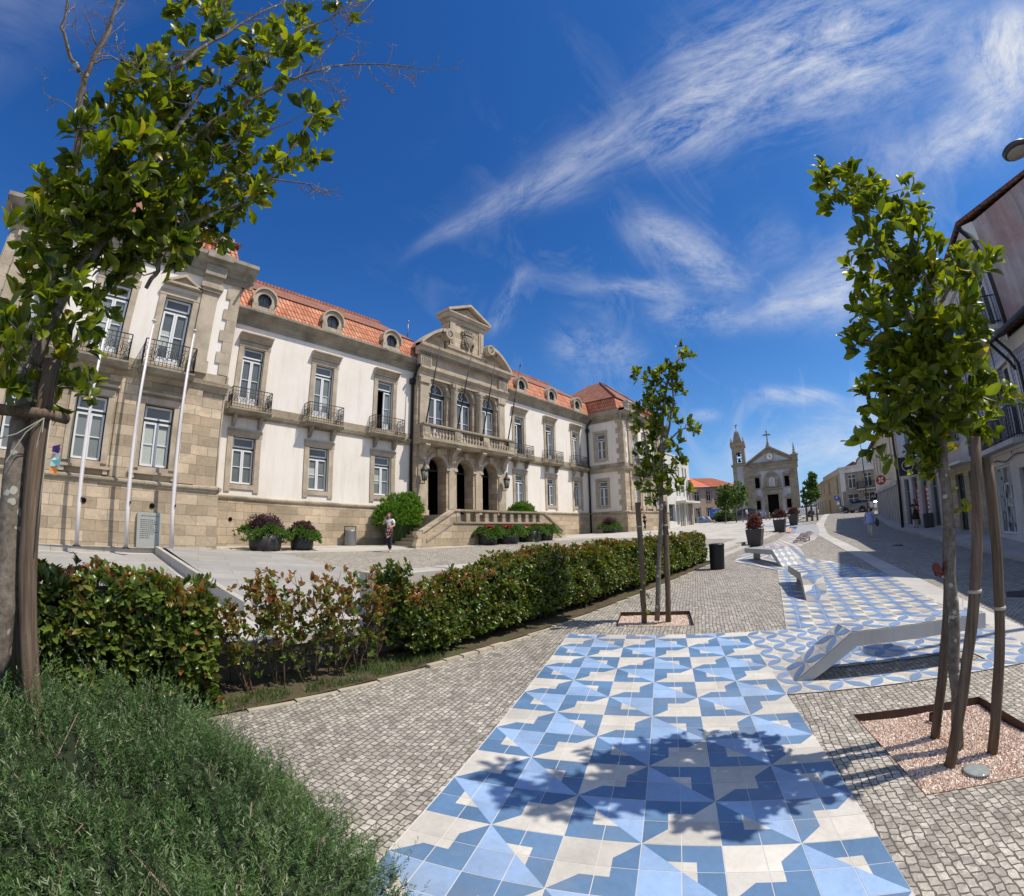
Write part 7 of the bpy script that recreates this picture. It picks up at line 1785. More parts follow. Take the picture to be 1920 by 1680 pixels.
z = flat(30.6, 3.6); m = MB(); m.prism([(29.9, 4.1, z), (30.9, 3.95, z+.28), (31.05, 3.9, z+.26), (30.1, 4.05, z)], (-.1, -.5, 0)); obj('body', m, TL_, t_)
m = MB(); m.prism([(30.0, 4.05, z+.06), (30.75, 3.93, z+.26), (30.7, 3.65, z+.26), (29.95, 3.76, z+.06)], (-.01, 0, .02)); obj('orange_panel', m, simple('tile_orange_panel', (.7, .36, .17), .5), t_); m = MB(); m.prism([(30.78, 3.93, z+.28), (31.0, 3.9, z+.34), (30.9, 3.4, z+.34), (30.7, 3.45, z+.28)], (-.01, 0, .02)); obj('blue_panel', m, TM, t_)

# ------------------------------------------------------------------ litter bins
def bin_round(x, y, z, r, h, label, style=0):
    t_ = thing('litter_bin', label, 'litter bin', (x, y, z), 0, 'litter bins')
    m = MB(); m.lathe([(r*.93, 0), (r*.95, .03), (r, h*.9), (r, h), (r*.9, h+.02), (r*.2, h+.03)], (x, y, z), 24); obj('body', m, M['black_metal'] if style == 0 else M['gray_steel'], t_)
    m = MB()
    if style == 0: m.lathe([(r*1.04, 0), (r*1.04, .05)], (x, y, z+h-.05), 24)
    else:
        m.tube([(x-r, y, z+h*.6), (x-r, y, z+h*1.25), (x+r, y, z+h*1.25), (x+r, y, z+h*.6)], .03, 6)
    obj('rim', m, M['black_metal'], t_); return t_
bin_round(14.55, 4.15, zpath(14.55, 4.15), .24, .78, 'black round litter bin standing at the end of the long hedge')
bin_round(11.0, 19.6, zplaza(11, 19.6), .3, .72, 'grey litter bin with a hoop frame against the town hall wall', 1)
# ------------------------------------------------------------------ plaque
t_ = thing('memorial_plaque', 'grey stone plaque with engraved lines leaning on the pavilion wall behind the flagpoles', 'plaque', (1.67, 16.4, -.68))
m = MB(); m.box(1.29, 2.06, 16.38, 16.48, -.7, .4); b = obj('slab', m, simple('plaque_stone', (.36, .38, .35), .5, var=.15), t_); bevel(b, .008)
m = MB()
for k in range(12):
    if k == 1: continue
    w = .55 if k == 0 else random.uniform(.42, .6) if k < 10 else .3; x0 = 1.4 if k else 1.42
    x = x0
    while x < x0+w:
        l = random.uniform(.03, .08); m.box(x, min(x+l, x0+w), 16.376, 16.381, .28-.062*k, .28-.062*k+.02); x += l+.018
obj('inscription', m, simple('engraving', (.08, .08, .07), .8), t_)
# ------------------------------------------------------------------ flagpoles
for i, x in enumerate((-.51, .93, 2.32)):
    y = 15.72; z = zplaza(x, 16.6)+.14 if i < 3 else 0; z = -.70
    t_ = thing('flagpole', ['leftmost white flagpole in front of the pavilion, partly behind the tree', 'middle white flagpole in front of the pavilion', 'rightmost white flagpole in front of the pavilion, beside the plaque'][i], 'flagpole', (x, y, z), 0, 'white flagpoles in front of the left pavilion')
    m = MB(); m.tube([(x, y, z), (x, y, z+1.2), (x, y, z+4), (x, y, 6.38)], [.068, .066, .05, .028], 14); obj('pole', m, M['white_paint'], t_)
    m = MB(); m.lathe([(.09, 0), (.06, .03), (.02, .06)], (x, y, 6.38), 12); obj('cap', m, M['white_paint'], t_)
    m = MB(); m.lathe([(.13, 0), (.13, .02), (.08, .04)], (x, y, z-.02), 14); m.box(x+.05, x+.09, y-.09, y-.06, z+1.3, z+1.38); obj('base', m, M['black_metal'], t_)
    m = MB(); m.tube([(x+.05, y-.06, z+1.35), (x+.08, y-.05, z+3.2), (x+.03, y-.06, z+3.5), (x+.05, y-.05, 6.2)], .006, 4, 0, False); obj('halyard', m, M['white_frame'], t_)
for i, (a, b) in enumerate((((14.95, 5.1), (15.7, 11.18)), ((17.2, 5.1), (18.14, 10.99)), ((19.3, 5.1), (20.19, 10.97)), ((21.6, 5.1), (22.56, 10.94)))):
    t_ = thing('balcony_flagpole', ['thin dark flagpole leaning from the left end of the stone balcony', 'thin dark flagpole leaning out second from the left on the stone balcony', 'thin dark flagpole leaning out third from the left on the stone balcony', 'thin dark flagpole leaning from the right end of the stone balcony'][i], 'flagpole', (a[0], 19.0, a[1]), 0, 'dark flagpoles on the stone balcony')
    k = 1.0; A_ = Vector((a[0], 19.0, a[1])); B_ = Vector((b[0]*.985, 18.2, b[1]*.985))
    m = MB(); m.tube([A_, A_.lerp(B_, .5), B_], [.04, .035, .022], 8); obj('pole', m, M['black_metal'], t_)
    m = MB(); dd = (B_-A_).normalized(); m.tube([B_, B_+dd*.1, B_+dd*.3], [.05, .04, .005], 6); obj('spear_tip', m, M['black_metal'], t_)
# ------------------------------------------------------------------ wall lanterns
for i, x in enumerate((15.13, 21.72)):
    t_ = thing('wall_lantern', ['old iron wall lantern left of the arched doors', 'old iron wall lantern right of the arched doors'][i], 'lantern', (x, 19.5, 2.7), 0, 'iron wall lanterns by the doors')
    y = 19.12; m = MB(); m.tube([(x, 19.56, 2.75), (x, 19.4, 2.62), (x, y, 2.6), (x, y, 2.78)], .025, 6); ring = [(x, 19.35+.1*math.cos(R(a)), 2.72+.1*math.sin(R(a))) for a in range(0, 360, 30)]; m.tube(ring, .015, 5); m.box(x-.05, x+.05, 19.52, 19.56, 2.5, 2.95)
    obj('bracket', m, M['iron'], t_); m = MB(); m.lathe([(.12, 0), (.2, .5)], (x, y, 2.8), 6); obj('glass', m, simple('lantern_glass', (.25, .28, .24), .15) if 'lantern_glass' not in MATS else MATS['lantern_glass'], t_)
    m = MB()
    for k in range(6):
        a = R(60*k); m.tube([(x+.125*math.cos(a), y+.125*math.sin(a), 2.8), (x+.205*math.cos(a), y+.205*math.sin(a), 3.3)], .014, 4)
    m.lathe([(.23, 0), (.22, .04), (.1, .2), (.06, .24), (.09, .3), (.03, .36), (.05, .42), (.01, .52)], (x, y, 3.3), 12); m.lathe([(.05, -.05), (.14, 0)], (x, y, 2.8), 8); obj('cage', m, M['iron'], t_)
# ------------------------------------------------------------------ lamps and posts
def lamp_post(x, y, z, h, label, arm=None, head=None, r=.07):
    t_ = thing('street_lamp', label, 'street lamp', (x, y, z), 0, 'slim street lamps'); m = MB(); m.tube([(x, y, z), (x, y, z+h*.5), (x, y, z+h)], [r, r*.8, r*.55], 10); obj('pole', m, M['black_metal'], t_)
    if arm: m = MB(); a = Vector((x, y, z+h*arm[2])); b = a+Vector((arm[0], arm[1], .1)); m.tube([a, b], .04, 6); obj('arm', m, M['gray_steel'], t_); m = MB(); m.tube([b-Vector((0, 0, .02)), b+Vector((arm[0], arm[1], 0)).normalized()*.8], [.07, .09], 8); obj('lamp_head', m, M['gray_steel'], t_)
    if head: m = MB(); m.lathe([(.08, 0), (.28, .1), (.28, .16), (.05, .3), (.02, .6)], (x, y, z+h-.5), 12); obj('lamp_head', m, M['black_metal'], t_)
    return t_
lamp_post(54.97, -1.75, -.2, 7.95, 'distant tall lamp post with an arm reaching left over the street', arm=(.05, 1.3, .985))
lamp_post(49.92, -2.78, -.35, 6.7, 'distant dark post with a small round head beside the arm lamp', head=True)
lamp_post(30.36, -2.92, -1.27, 7.2, 'slim dark lamp post on the shaded pavement by the shops', head=False, r=.09)
# near lamp: only its head enters the top right corner
t_ = thing('street_lamp', 'round grey lamp head entering the picture at the top right edge', 'street lamp', (9.25, -4.9, zpath(9.25, -4.9)), 0, 'slim street lamps')
x, y, z = 9.215, -4.885, 6.21; m = MB(); m.tube([(x+.0, y-.35, zpath(x, y)-.1), (x, y-.35, 3), (x, y-.35, 6.25)], [.08, .07, .05], 12); m.tube([(x, y-.35, 6.2), (x, y-.2, 6.3)], .04, 8); obj('pole', m, M['gray_steel'], t_)
m = MB(); m.lathe([(.24, -.03), (.30, 0), (.31, .05), (.26, .1), (.1, .15), (.02, .16)], (x, y, z), 28); obj('lamp_head', m, simple('lamp_gray', (.06, .065, .07), .4, .4), t_); m = MB(); m.lathe([(.01, -.032), (.235, -.031), (.24, -.02)], (x, y, z), 28); obj('lens', m, simple('lamp_lens', (.34, .34, .3), .3), t_)
# posts, blue board, racks
x, y = 49.9, 16.94; z = zg(x, y); t_ = thing('metal_post', 'weathered square post standing on the square beyond the slim tree', 'post', (x, y, z)); m = MB(); m.box(x-.13, x+.13, y-.13, y+.13, z-.1, z+4.9); obj('shaft', m, simple('weathered_post', (.3, .24, .2), .8, var=.3), t_); m = MB(); m.box(x-.16, x+.16, y-.16, y+.16, z+4.9, z+4.96); m.box(x-.01, x+.01, y+.14, y+.34, z+3.3, z+4.1); obj('fittings', m, simple('flag_red', (.45, .06, .08), .7), t_)
x, y = 62.0, 18.0; z = zg(x, y); t_ = thing('notice_board', 'blue notice board on two legs near the dark car', 'notice board', (x, y, z)); m = MB(); m.box(x-.04, x+.04, y-.95, y+.4, z+.35, z+1.75); obj('panel', m, simple('board_blue', (.02, .13, .55), .5), t_); m = MB()
for k in range(5): m.box(x-.05, x-.041, y-.8+.0, y-.8+random.uniform(.3, .8), z+.65+k*.2, z+.7+k*.2)
obj('lettering', m, M['white_paint'], t_); m = MB(); m.box(x-.03, x+.03, y-.8, y-.74, z-.1, z+.4); m.box(x-.03, x+.03, y+.2, y+.26, z-.1, z+.4); obj('leg', m, M['gray_steel'], t_)
for j, (x, y) in enumerate([(55, 17.6), (55.9, 17.2)]):
    z = zg(x, y); t_ = thing('tiled_bench', ['white and blue tiled seat by the modern block', 'second white and blue tiled seat nearer the blue board'][j], 'seat', (x, y, z)); m = MB(); m.prism([(x, y-1.0, z), (x, y-.3, z+.75), (x, y+.2, z+.78), (x, y+.3, z+.1), (x, y+.1, z)], (.6, 0, 0)); obj('body', m, TL_ if j == 0 else TW, t_); m = MB(); m.box(x-.01, x, y-.25, y+.1, z+.35, z+.6); obj('panel', m, TM, t_)
sx_, sy_ = 65*math.cos(R(1.55)), 65*math.sin(R(1.55)); z = zg(sx_, sy_)-.1; t_ = thing('parking_sign', 'blue square parking sign on a thin pole by the ochre wing', 'sign', (sx_, sy_, z)); m = MB(); m.tube([(sx_, sy_, z), (sx_, sy_, z+2.2)], .04, 6); obj('pole', m, M['gray_steel'], t_); m = MB(); m.box(sx_-.06, sx_-.03, sy_-.32, sy_+.32, z+1.7, z+2.3); obj('panel', m, simple('sign_blue', (.03, .07, .4), .4), t_); text_mesh('P', .5, (sx_-.07, sy_, z+2.0), (R(90), 0, R(-90)), M['white_paint'], 'lettering', t_)
m = MB(); m.box(sx_-.05, sx_-.03, sy_-.3, sy_+.02, z+1.15, z+1.5); obj('plate', m, M['white_paint'], t_)
for k in range(7):
    x, y = 53.5-.0*k, 9.35-.42*k; z = zg(x, y)-.02; t_ = thing('bike_rack', 'grey tubular bicycle hoop in the row before the church', 'bicycle rack', (x, y, z), 0, 'bicycle hoops in front of the church'); m = MB(); m.tube([(x, y, z), (x, y, z+.75), (x+.25, y, z+.85), (x+.5, y, z+.75), (x+.5, y, z)], .035, 8); obj('hoop', m, M['gray_steel'], t_)
for k, (px_, py_) in enumerate([(52.5, 14.9), (51.8, 13.6), (51.2, 12.2)]):
    z = zg(px_, py_)-.02; t_ = thing('bollard', 'short dark bollard edging the square before the dark car', 'bollard', (px_, py_, z), 0, 'bollards at the end of the square'); m = MB(); m.lathe([(.06, 0), (.06, .8), (.04, .84), (.01, .86)], (px_, py_, z), 10); obj('post', m, M['black_metal'], t_)

# ------------------------------------------------------------------ street trees
street_tree(56.0, 14.6, 4.3, 1.25, 'round green tree nearest the blue board')
street_tree(54.5, 12.9, 3.9, .95, 'small green tree between the round one and the church tower', n=120)
street_tree(51.0, 11.4, 4.4, .95, 'slender tree in front of the bell tower', n=110)
street_tree(45.5, 3.6, 4.2, 1.1, 'compact green tree ringed by stakes right of the church', n=200)
for k in range(6):
    a = k*1.05; x, y = 45.5+.55*math.cos(a), 3.6+.55*math.sin(a); z = zg(x, y)-.05; s_ = thing('tree_stake', 'short stake around the compact tree right of the church', 'stake', (x, y, z), 0, 'short stakes around the compact tree'); m = MB(); m.tube([(x, y, z), (x, y, z+1.5)], .07, 7); obj('post', m, M['wood_stake'], s_)
# low dark shrub mass behind the round tree
b = thing('dark_shrub', 'low dark green shrub beside the dark car', 'bush', (57, 15.2, zg(57, 15.2))); core_ball((57, 15.2, zg(57, 15.2)+.5), 1.0, b, sc=(1, 1.4, .7)); cloud('foliage', (57, 15.2, zg(57, 15.2)+.5), 1.0, 300, .2, M['juniper_leaf'], b, (1, 1.4, .8), 5)

# ------------------------------------------------------------------ vehicles
def car(x, y, rz, L, Wd, H, paint, label, name='parked_car', group='cars parked before the church', suv=True):
    z = zg(x, y)-.02; t_ = thing(name, label, 'car', (x, y, z), rz, group)
    # side profile stations: (x, z_low, z_belt, z_roof, half width low, half width roof)
    def body(m, stations):
        rings = []
        for (sx, zl, zb, zr, w, wr) in stations: rings.append([(sx, -w*.96, zl), (sx, -w, (zl+zb)/2), (sx, -w*.97, zb), (sx, -wr, zr), (sx, wr, zr), (sx, w*.97, zb), (sx, w, (zl+zb)/2), (sx, w*.96, zl)])
        vs = [p for r in rings for p in r]; fs = []
        for i in range(len(rings)-1):
            for k in range(8): a = i*8+k; b_ = i*8+(k+1) % 8; fs.append((a, b_, b_+8, a+8))
        fs.append(tuple(range(8))[::-1]); fs.append(tuple((len(rings)-1)*8+k for k in range(8))); m.add(vs, fs, 0, False)
    h = L/2; w = Wd/2; m = MB()
    body(m, [(-h, .35, .7, .78, w*.8, w*.75), (-h+.12, .28, .82, .92, w*.93, w*.86), (-h+.9, .26, .95, 1.02, w, w*.9), (-h+1.35, .26, .98, 1.05, w, w*.88), (h-1.0, .26, 1.0, 1.08, w, w*.88), (h-.15, .28, .95, 1.05, w*.95, w*.86), (h, .38, .8, .9, w*.86, w*.78)])
    b = obj('body', m, paint, t_, world=False); bevel(b, .05, 3)
    m = MB(); body(m, [(-h+1.15, .98, 1.0, 1.04, w*.9, w*.84), (-h+1.9, .98, 1.1, H-.06, w*.9, w*.68), (-h+2.6, .98, 1.1, H, w*.9, w*.7), (h-1.0, .98, 1.1, H-.03, w*.9, w*.7), (h-.35, .98, 1.05, H-.18, w*.88, w*.68), (h-.12, .98, 1.0, 1.1, w*.86, w*.8)])
    g = obj('cabin', m, simple('car_glass', (.012, .014, .017), .08) if 'car_glass' not in MATS else MATS['car_glass'], t_, world=False); bevel(g, .03, 2)
    m = MB(); body(m, [(-h+1.95, H-.07, H-.05, H-.0, w*.7, w*.64), (h-.55, H-.07, H-.05, H+.0, w*.72, w*.64)])
    for s_ in (-1, 1):
        for xx in (-h+1.95, -h+2.9, h-1.05): m.prism([(xx, s_*w*.9, 1.0), (xx+.1, s_*w*.9, 1.0), (xx+.16, s_*w*.72, H-.04), (xx+.06, s_*w*.72, H-.04)], (0, s_*.015, 0))
    obj('roof', m, paint, t_, world=False)
    for sx in (-h+.85, h-.9):
        for s_ in (-1, 1):
            m = MB(); c = (sx, s_*(w-.1), .33); n = 20; prof = [(.33, -.11), (.34, -.06), (.34, .06), (.33, .11)]
            vs = []; 
            for r_, o_ in prof+[(.21, .11), (.2, .08)]:
                for k in range(n): a = 2*math.pi*k/n; vs.append((c[0]+r_*math.cos(a), c[1]+s_*o_, c[2]+r_*math.sin(a)))
            fs = [(i*n+k, i*n+(k+1) % n, (i+1)*n+(k+1) % n, (i+1)*n+k) for i in range(5) for k in range(n)]; m.add(vs, fs, 0, True)
            wl = obj('wheel', m, M['dark_plastic'], t_, world=False)
            m = MB(); m.poly([(c[0]+.2*math.cos(2*math.pi*k/n), c[1]+s_*.085, c[2]+.2*math.sin(2*math.pi*k/n)) for k in range(n)])
            for k in range(5): a = 2*math.pi*k/5; m.box(c[0]-.02, c[0]+.02, c[1]+s_*.09-.01, c[1]+s_*.09+.01, c[2], c[2]+.18)
            obj('rim', m, M['gray_steel'], wl, world=False)
            m = MB(); m.poly([(c[0]+.4*math.cos(R(a)), s_*(w+.004), c[2]+.4*math.sin(R(a))) for a in range(0, 181, 15)]); obj('wheel_arch', m, M['dark_void'], t_, world=False)
    for s_ in (-1, 1):
        m = MB(); m.box(-h+.02, -h+.3, s_*w*.82-.14, s_*w*.82+.14, .66, .8); obj('headlight', m, M['white_frame'], t_, world=False)
        m = MB(); m.box(h-.14, h+.0, s_*w*.8-.12, s_*w*.8+.12, .75, .95); obj('tail_light', m, simple('tail_red', (.3, .01, .01), .3) if 'tail_red' not in MATS else MATS['tail_red'], t_, world=False)
        m = MB(); m.box(-h+1.55, -h+1.7, s_*(w+.1)-.08, s_*(w+.1)+.08, 1.02, 1.15); obj('mirror', m, paint, t_, world=False)
    m = MB(); m.box(-h-.01, -h+.03, -.26, .26, .42, .53); obj('number_plate', m, M['white_paint'], t_, world=False)
    return t_
def paint(name, c): 
    t = NT(name); t.col(c); t.set(.25, .0, .6); t.b.inputs['Coat Weight'].default_value = .8; t.b.inputs['Coat Roughness'].default_value = .08; return t.mat
pk, wt, gy = paint('paint_black', (.012, .016, .022)), paint('paint_white', (.72, .74, .77)), paint('paint_gray', (.1, .1, .11))
car(58.4, 13.2, R(-76), 3.9, 1.6, 1.45, pk, 'dark estate car parked left of the church door')
car(55.5, 5.5, R(-80), 3.7, 1.6, 1.35, wt, 'white sport utility car parked right of the church door')
car(59.5, -2.2, R(-150), 3.9, 1.6, 1.4, wt, 'white car partly hidden behind the woman walking in the street')
car(58.2, -.7, R(-120), 3.9, 1.6, 1.35, gy, 'dark car parked in the shade of the corner building')
# motorbike and scooter
def two_wheeler(x, y, rz, label, name, s=.9, col=None):
    z = zg(x, y)-.02; t_ = thing(name, label, 'motorcycle' if name == 'motorcycle' else 'scooter', (x, y, z), rz)
    for xx in (-.62*s, .62*s):
        m = MB(); ring = [(xx+.27*s*math.cos(R(a)), 0, .3*s+.27*s*math.sin(R(a))) for a in range(0, 360, 20)]; m.tube(ring+[ring[0]], .06*s, 6, 0, False); m.tube([(xx, -.05, .3*s), (xx, .05, .3*s)], .1*s, 8); obj('wheel', m, M['dark_plastic'], t_, world=False)
    m = MB(); m.prism([(-.5*s, -.12, .35*s), (.35*s, -.12, .3*s), (.5*s, -.12, .7*s), (.2*s, -.12, .85*s), (-.3*s, -.12, .8*s), (-.75*s, -.12, .85*s)], (0, .24, 0)); m.prism([(.45*s, -.1, .75*s), (.75*s, -.1, .6*s), (.6*s, -.1, 1.1*s), (.45*s, -.1, 1.05*s)], (0, .2, 0)); obj('body', m, col or M['black_metal'], t_, world=False)
    m = MB(); m.prism([(-.75*s, -.13, .86*s), (.15*s, -.13, .82*s), (.1*s, -.13, .92*s), (-.7*s, -.13, .96*s)], (0, .26, 0)); obj('seat', m, M['dark_plastic'], t_, world=False)
    m = MB(); m.tube([(.62*s, 0, .3*s), (.48*s, 0, 1.05*s)], .035, 6); m.tube([(.45*s, -.33, 1.1*s), (.5*s, 0, 1.05*s), (.45*s, .33, 1.1*s)], .02, 6); m.ball((.43*s, -.33, 1.2*s), .05); m.ball((.43*s, .33, 1.2*s), .05); obj('handlebar', m, M['gray_steel'], t_, world=False)
    return t_
two_wheeler(52.0, 9.75, R(185), 'parked scooter facing the square before the church door', 'scooter', .85)
two_wheeler(46.5, 5.3, R(205), 'dark motorcycle parked beside the compact staked tree', 'motorcycle', 1.0)

# ------------------------------------------------------------------ people
SK = {}
def skinmat(): return MATS.get('skin') or simple('skin', (.50, .29, .2), .5, var=.08)
def skin_mesh(name, pts, edges, radii, mat, parent, sub=2, root=0, scale=1.0):
    me = bpy.data.meshes.new(name); me.from_pydata([tuple(c*scale for c in p) for p in pts], edges, []); o = bpy.data.objects.new(name, me); link(o, parent, (0, 0, 0)); me.materials.append(mat)
    md = o.modifiers.new('Skin', 'SKIN'); md.use_smooth_shade = True; md.branch_smoothing = .6
    if not me.skin_vertices: bpy.ops  # layer is created with the modifier
    for i, r_ in enumerate(radii):
        sv = me.skin_vertices[0].data[i]; rr = r_ if hasattr(r_, '__len__') else (r_, r_); sv.radius = (rr[0]*scale, rr[1]*scale); sv.use_root = (i == root)
    s_ = o.modifiers.new('Sub', 'SUBSURF'); s_.levels = sub; s_.render_levels = sub; return o
def person(x, y, rz, h, label, top, legs, hair, shoes, pose, dress=False, hairlen=.12, z=None, bag=None):
    """local: +X forward, +Y left. pose gives joints in units of a 1.7 m figure"""
    z = zg(x, y) if z is None else z; s = h/1.7
    t_ = thing('person', label, 'person', (x, y, z), rz)
    J = dict(pelvis=(0, 0, .95), belly=(.0, 0, 1.08), chest=(.01, 0, 1.27), neck=(.0, 0, 1.44), head=(.03, 0, 1.56), crown=(.02, 0, 1.66),
             shL=(0, .17, 1.39), shR=(0, -.17, 1.39), hipL=(0, .09, .92), hipR=(0, -.09, .92))
    J.update(pose)
    names = ['pelvis', 'belly', 'chest', 'neck', 'head', 'crown', 'shL', 'elL', 'wrL', 'haL', 'shR', 'elR', 'wrR', 'haR', 'hipL', 'knL', 'anL', 'toL', 'hipR', 'knR', 'anR', 'toR']
    rad = [(.12, .1), (.11, .085), (.13, .095), .05, (.078, .09), (.05, .055), .055, .042, .027, .034, .055, .042, .027, .034, .085, .058, .038, .03, .085, .058, .038, .03]
    E = [('pelvis', 'belly'), ('belly', 'chest'), ('chest', 'neck'), ('neck', 'head'), ('head', 'crown'), ('chest', 'shL'), ('shL', 'elL'), ('elL', 'wrL'), ('wrL', 'haL'), ('chest', 'shR'), ('shR', 'elR'), ('elR', 'wrR'), ('wrR', 'haR'), ('pelvis', 'hipL'), ('hipL', 'knL'), ('knL', 'anL'), ('anL', 'toL'), ('pelvis', 'hipR'), ('hipR', 'knR'), ('knR', 'anR'), ('anR', 'toR')]
    ix = {n_: i for i, n_ in enumerate(names)}
    pts = [J[n_] for n_ in names]; Eg = [(ix[a], ix[b]) for a, b in E]; rr = list(rad)
    for sd in ('L', 'R'):   # five fingers rooted in the palm
        hp = Vector(J['ha'+sd]); w_ = Vector(J['wr'+sd]); d = (hp-w_).normalized(); sv = d.orthogonal().normalized()
        for f in range(5):
            off = sv*(.018*(f-2)) if f else sv*-.04; l = (.05, .06, .068, .064, .05)[f]
            a = hp+d*(.01 if f else -.01)+off*.9; b = a+(d*.8+(off*.5 if f == 0 else Vector((.25, 0, -.1)))).normalized()*l
            pts.append(tuple(a)); pts.append(tuple(b)); rr += [.0105, .007]; Eg += [(ix['ha'+sd], len(pts)-2), (len(pts)-2, len(pts)-1)]
    skin_mesh('body', pts, Eg, rr, skinmat(), t_, 2, 0, s)
    def sub(nm, keys, edges, grow, mat, over=None, root=0):
        P = []; Rr = []
        for k_ in keys:
            if isinstance(k_, tuple): P.append(k_[0]); Rr.append(k_[1])
            else: P.append(J[k_]); r0 = rad[ix[k_]]; r0 = r0 if isinstance(r0, tuple) else (r0, r0); Rr.append((r0[0]+grow, r0[1]+grow))
        return skin_mesh(nm, P, edges, Rr, mat, t_, 2, root, s)
    def mid(a, b, f): return tuple(Vector(J[a]).lerp(Vector(J[b]), f))
    lowtop = .8 if dress else .88
    sub('top', [((0, 0, lowtop), (.155, .13)), 'belly', 'chest', ((0, 0, 1.42), (.07, .06)), 'shL', (mid('shL', 'elL', .75), (.06, .06)), 'shR', (mid('shR', 'elR', .75), (.06, .06))], [(0, 1), (1, 2), (2, 3), (2, 4), (4, 5), (2, 6), (6, 7)], .018, top)
    if dress: m = MB(); m.lathe([(.27, .5), (.24, .65), (.16, .95), (.12, 1.05)], (0, 0, 0), 16, sy=1.0, sx=.8); m.v = [(a*s, b*s, c*s) for a, b, c in m.v]; obj('skirt', m, top, t_, world=False)
    if not dress: sub('trousers', ['pelvis', 'hipL', 'knL', (mid('knL', 'anL', .88), (.05, .05)), 'hipR', 'knR', (mid('knR', 'anR', .88), (.05, .05))], [(0, 1), (1, 2), (2, 3), (0, 4), (4, 5), (5, 6)], .012, legs)
    for sd in ('L', 'R'): sub('shoe', [(J['an'+sd][:2]+(max(.04, J['an'+sd][2]-.04),), (.045, .045)), (J['to'+sd], (.042, .034))], [(0, 1)], 0, shoes)
    m = MB(); hd = Vector(J['head'])*s; m.ball(hd+Vector((-.018, 0, .02))*s, .108*s, 14, 9, sc=(1, .92, 1.1))
    if hairlen > .1: m.ball(hd+Vector((-.05, 0, -.08))*s, .09*s, 12, 8, sc=(.75, 1.05, 1.3))
    hb = obj('hair', m, hair, t_, world=False)
    m = MB(); f0 = hd+Vector((.058, 0, .005))*s; m.ball(f0+Vector((.0, 0, -.01))*s, .062*s, 12, 8, sc=(.9, 1.05, 1.25)); m.ball(f0+Vector((.06, 0, -.012))*s, .013*s, 6, 4, sc=(1, .8, 1.4)); obj('face', m, skinmat(), t_, world=False)
    m = MB()
    for q in (-1, 1): m.ball(f0+Vector((.052, q*.025, .018))*s, .009*s, 6, 4)
    m.box(f0.x+.052*s, f0.x+.06*s, -.02*s, .02*s, f0.z-.045*s, f0.z-.038*s); obj('eyes_and_mouth', m, M['stem'], t_, world=False)
    return t_
navy = simple('cloth_navy', (.02, .022, .05), .9); whiteT = simple('cloth_white', (.72, .72, .76), .9); black = simple('cloth_black', (.012, .012, .014), .9); blueT = simple('cloth_blue', (.25, .35, .68), .85, var=.3, nscale=14); offw = simple('cloth_offwhite', (.5, .5, .48), .9); denim = simple('cloth_denim', (.08, .11, .18), .9)
brown = simple('hair_brown', (.07, .028, .018), .6, var=.3); dark = simple('hair_dark', (.012, .01, .009), .6); blond = simple('hair_blond', (.3, .18, .08), .6); shoeW = simple('shoe_white', (.7, .7, .7), .6); shoeB = simple('shoe_black', (.015, .015, .015), .5)
camdir = lambda x, y: math.atan2(-y, -x)
# woman on the phone near the stairs, jacket over her arm
w1 = person(10.55, 15.6, camdir(10.5, 15.6)-.35, 1.63, 'woman in white tee and dark leggings phoning with a patterned jacket over her arm', whiteT, navy, brown, shoeW,
    dict(elR=(.04, -.27, 1.17), wrR=(.12, -.16, 1.4), haR=(.11, -.12, 1.49), elL=(.05, .24, 1.14), wrL=(.22, .14, 1.08), haL=(.29, .1, 1.08), knL=(.08, .07, .5), anL=(.05, .06, .1), toL=(.17, .06, .04), knR=(.02, -.06, .5), anR=(-.12, -.03, .12), toR=(.0, -.03, .05)), z=-.80)
m = MB(); m.add([(.14, .16, 1.14), (.34, .1, 1.12), (.36, -.02, .78), (.28, .0, .62), (.2, .12, .7), (.16, .2, .8), (.24, .2, 1.0)], [(0, 1, 2), (0, 2, 3), (0, 3, 4), (0, 4, 5), (0, 5, 6), (0, 6, 1), (6, 5, 2), (6, 2, 1)]); t = NT('patterned_cloth'); n = t.noise(16, 3, .5, t.coords()); t.col(t.ramp(n.outputs[0], [(.4, (.03, .03, .06)), (.48, (.5, .2, .15)), (.58, (.6, .5, .45))], 'CONSTANT')); m.v = [(a*.96, b*.96, c*.96) for a, b, c in m.v]; jk = obj('jacket', m, t.set(.9), None, world=False, loc=None); jk.parent = None
jk.location = w1.location; jk.rotation_euler = w1.rotation_euler; tag(jk, 'dark and coral patterned jacket hanging over the phoning woman\'s arm', 'jacket'); sol = jk.modifiers.new('Solid', 'SOLIDIFY'); sol.thickness = .03
m = MB(); m.box(.1, .12, -.115, -.1, 1.43, 1.57); ph = obj('phone', m, M['black_metal'], None, world=False); ph.location = w1.location; ph.rotation_euler = w1.rotation_euler; tag(ph, 'dark mobile phone held to the ear of the woman in white', 'phone')
person(34.2, 15.55, camdir(34, 15.5)+2.4, 1.42, 'blond person in black walking along the right pavilion', black, black, blond, shoeB,
    dict(elR=(-.05, -.22, 1.16), wrR=(.08, -.2, .98), haR=(.14, -.19, .95), elL=(.08, .22, 1.17), wrL=(.24, .16, 1.2), haL=(.3, .14, 1.22), knL=(.16, .07, .52), anL=(.16, .06, .12), toL=(.28, .06, .07), knR=(-.04, -.06, .5), anR=(-.26, -.05, .14), toR=(-.16, -.05, .05)))
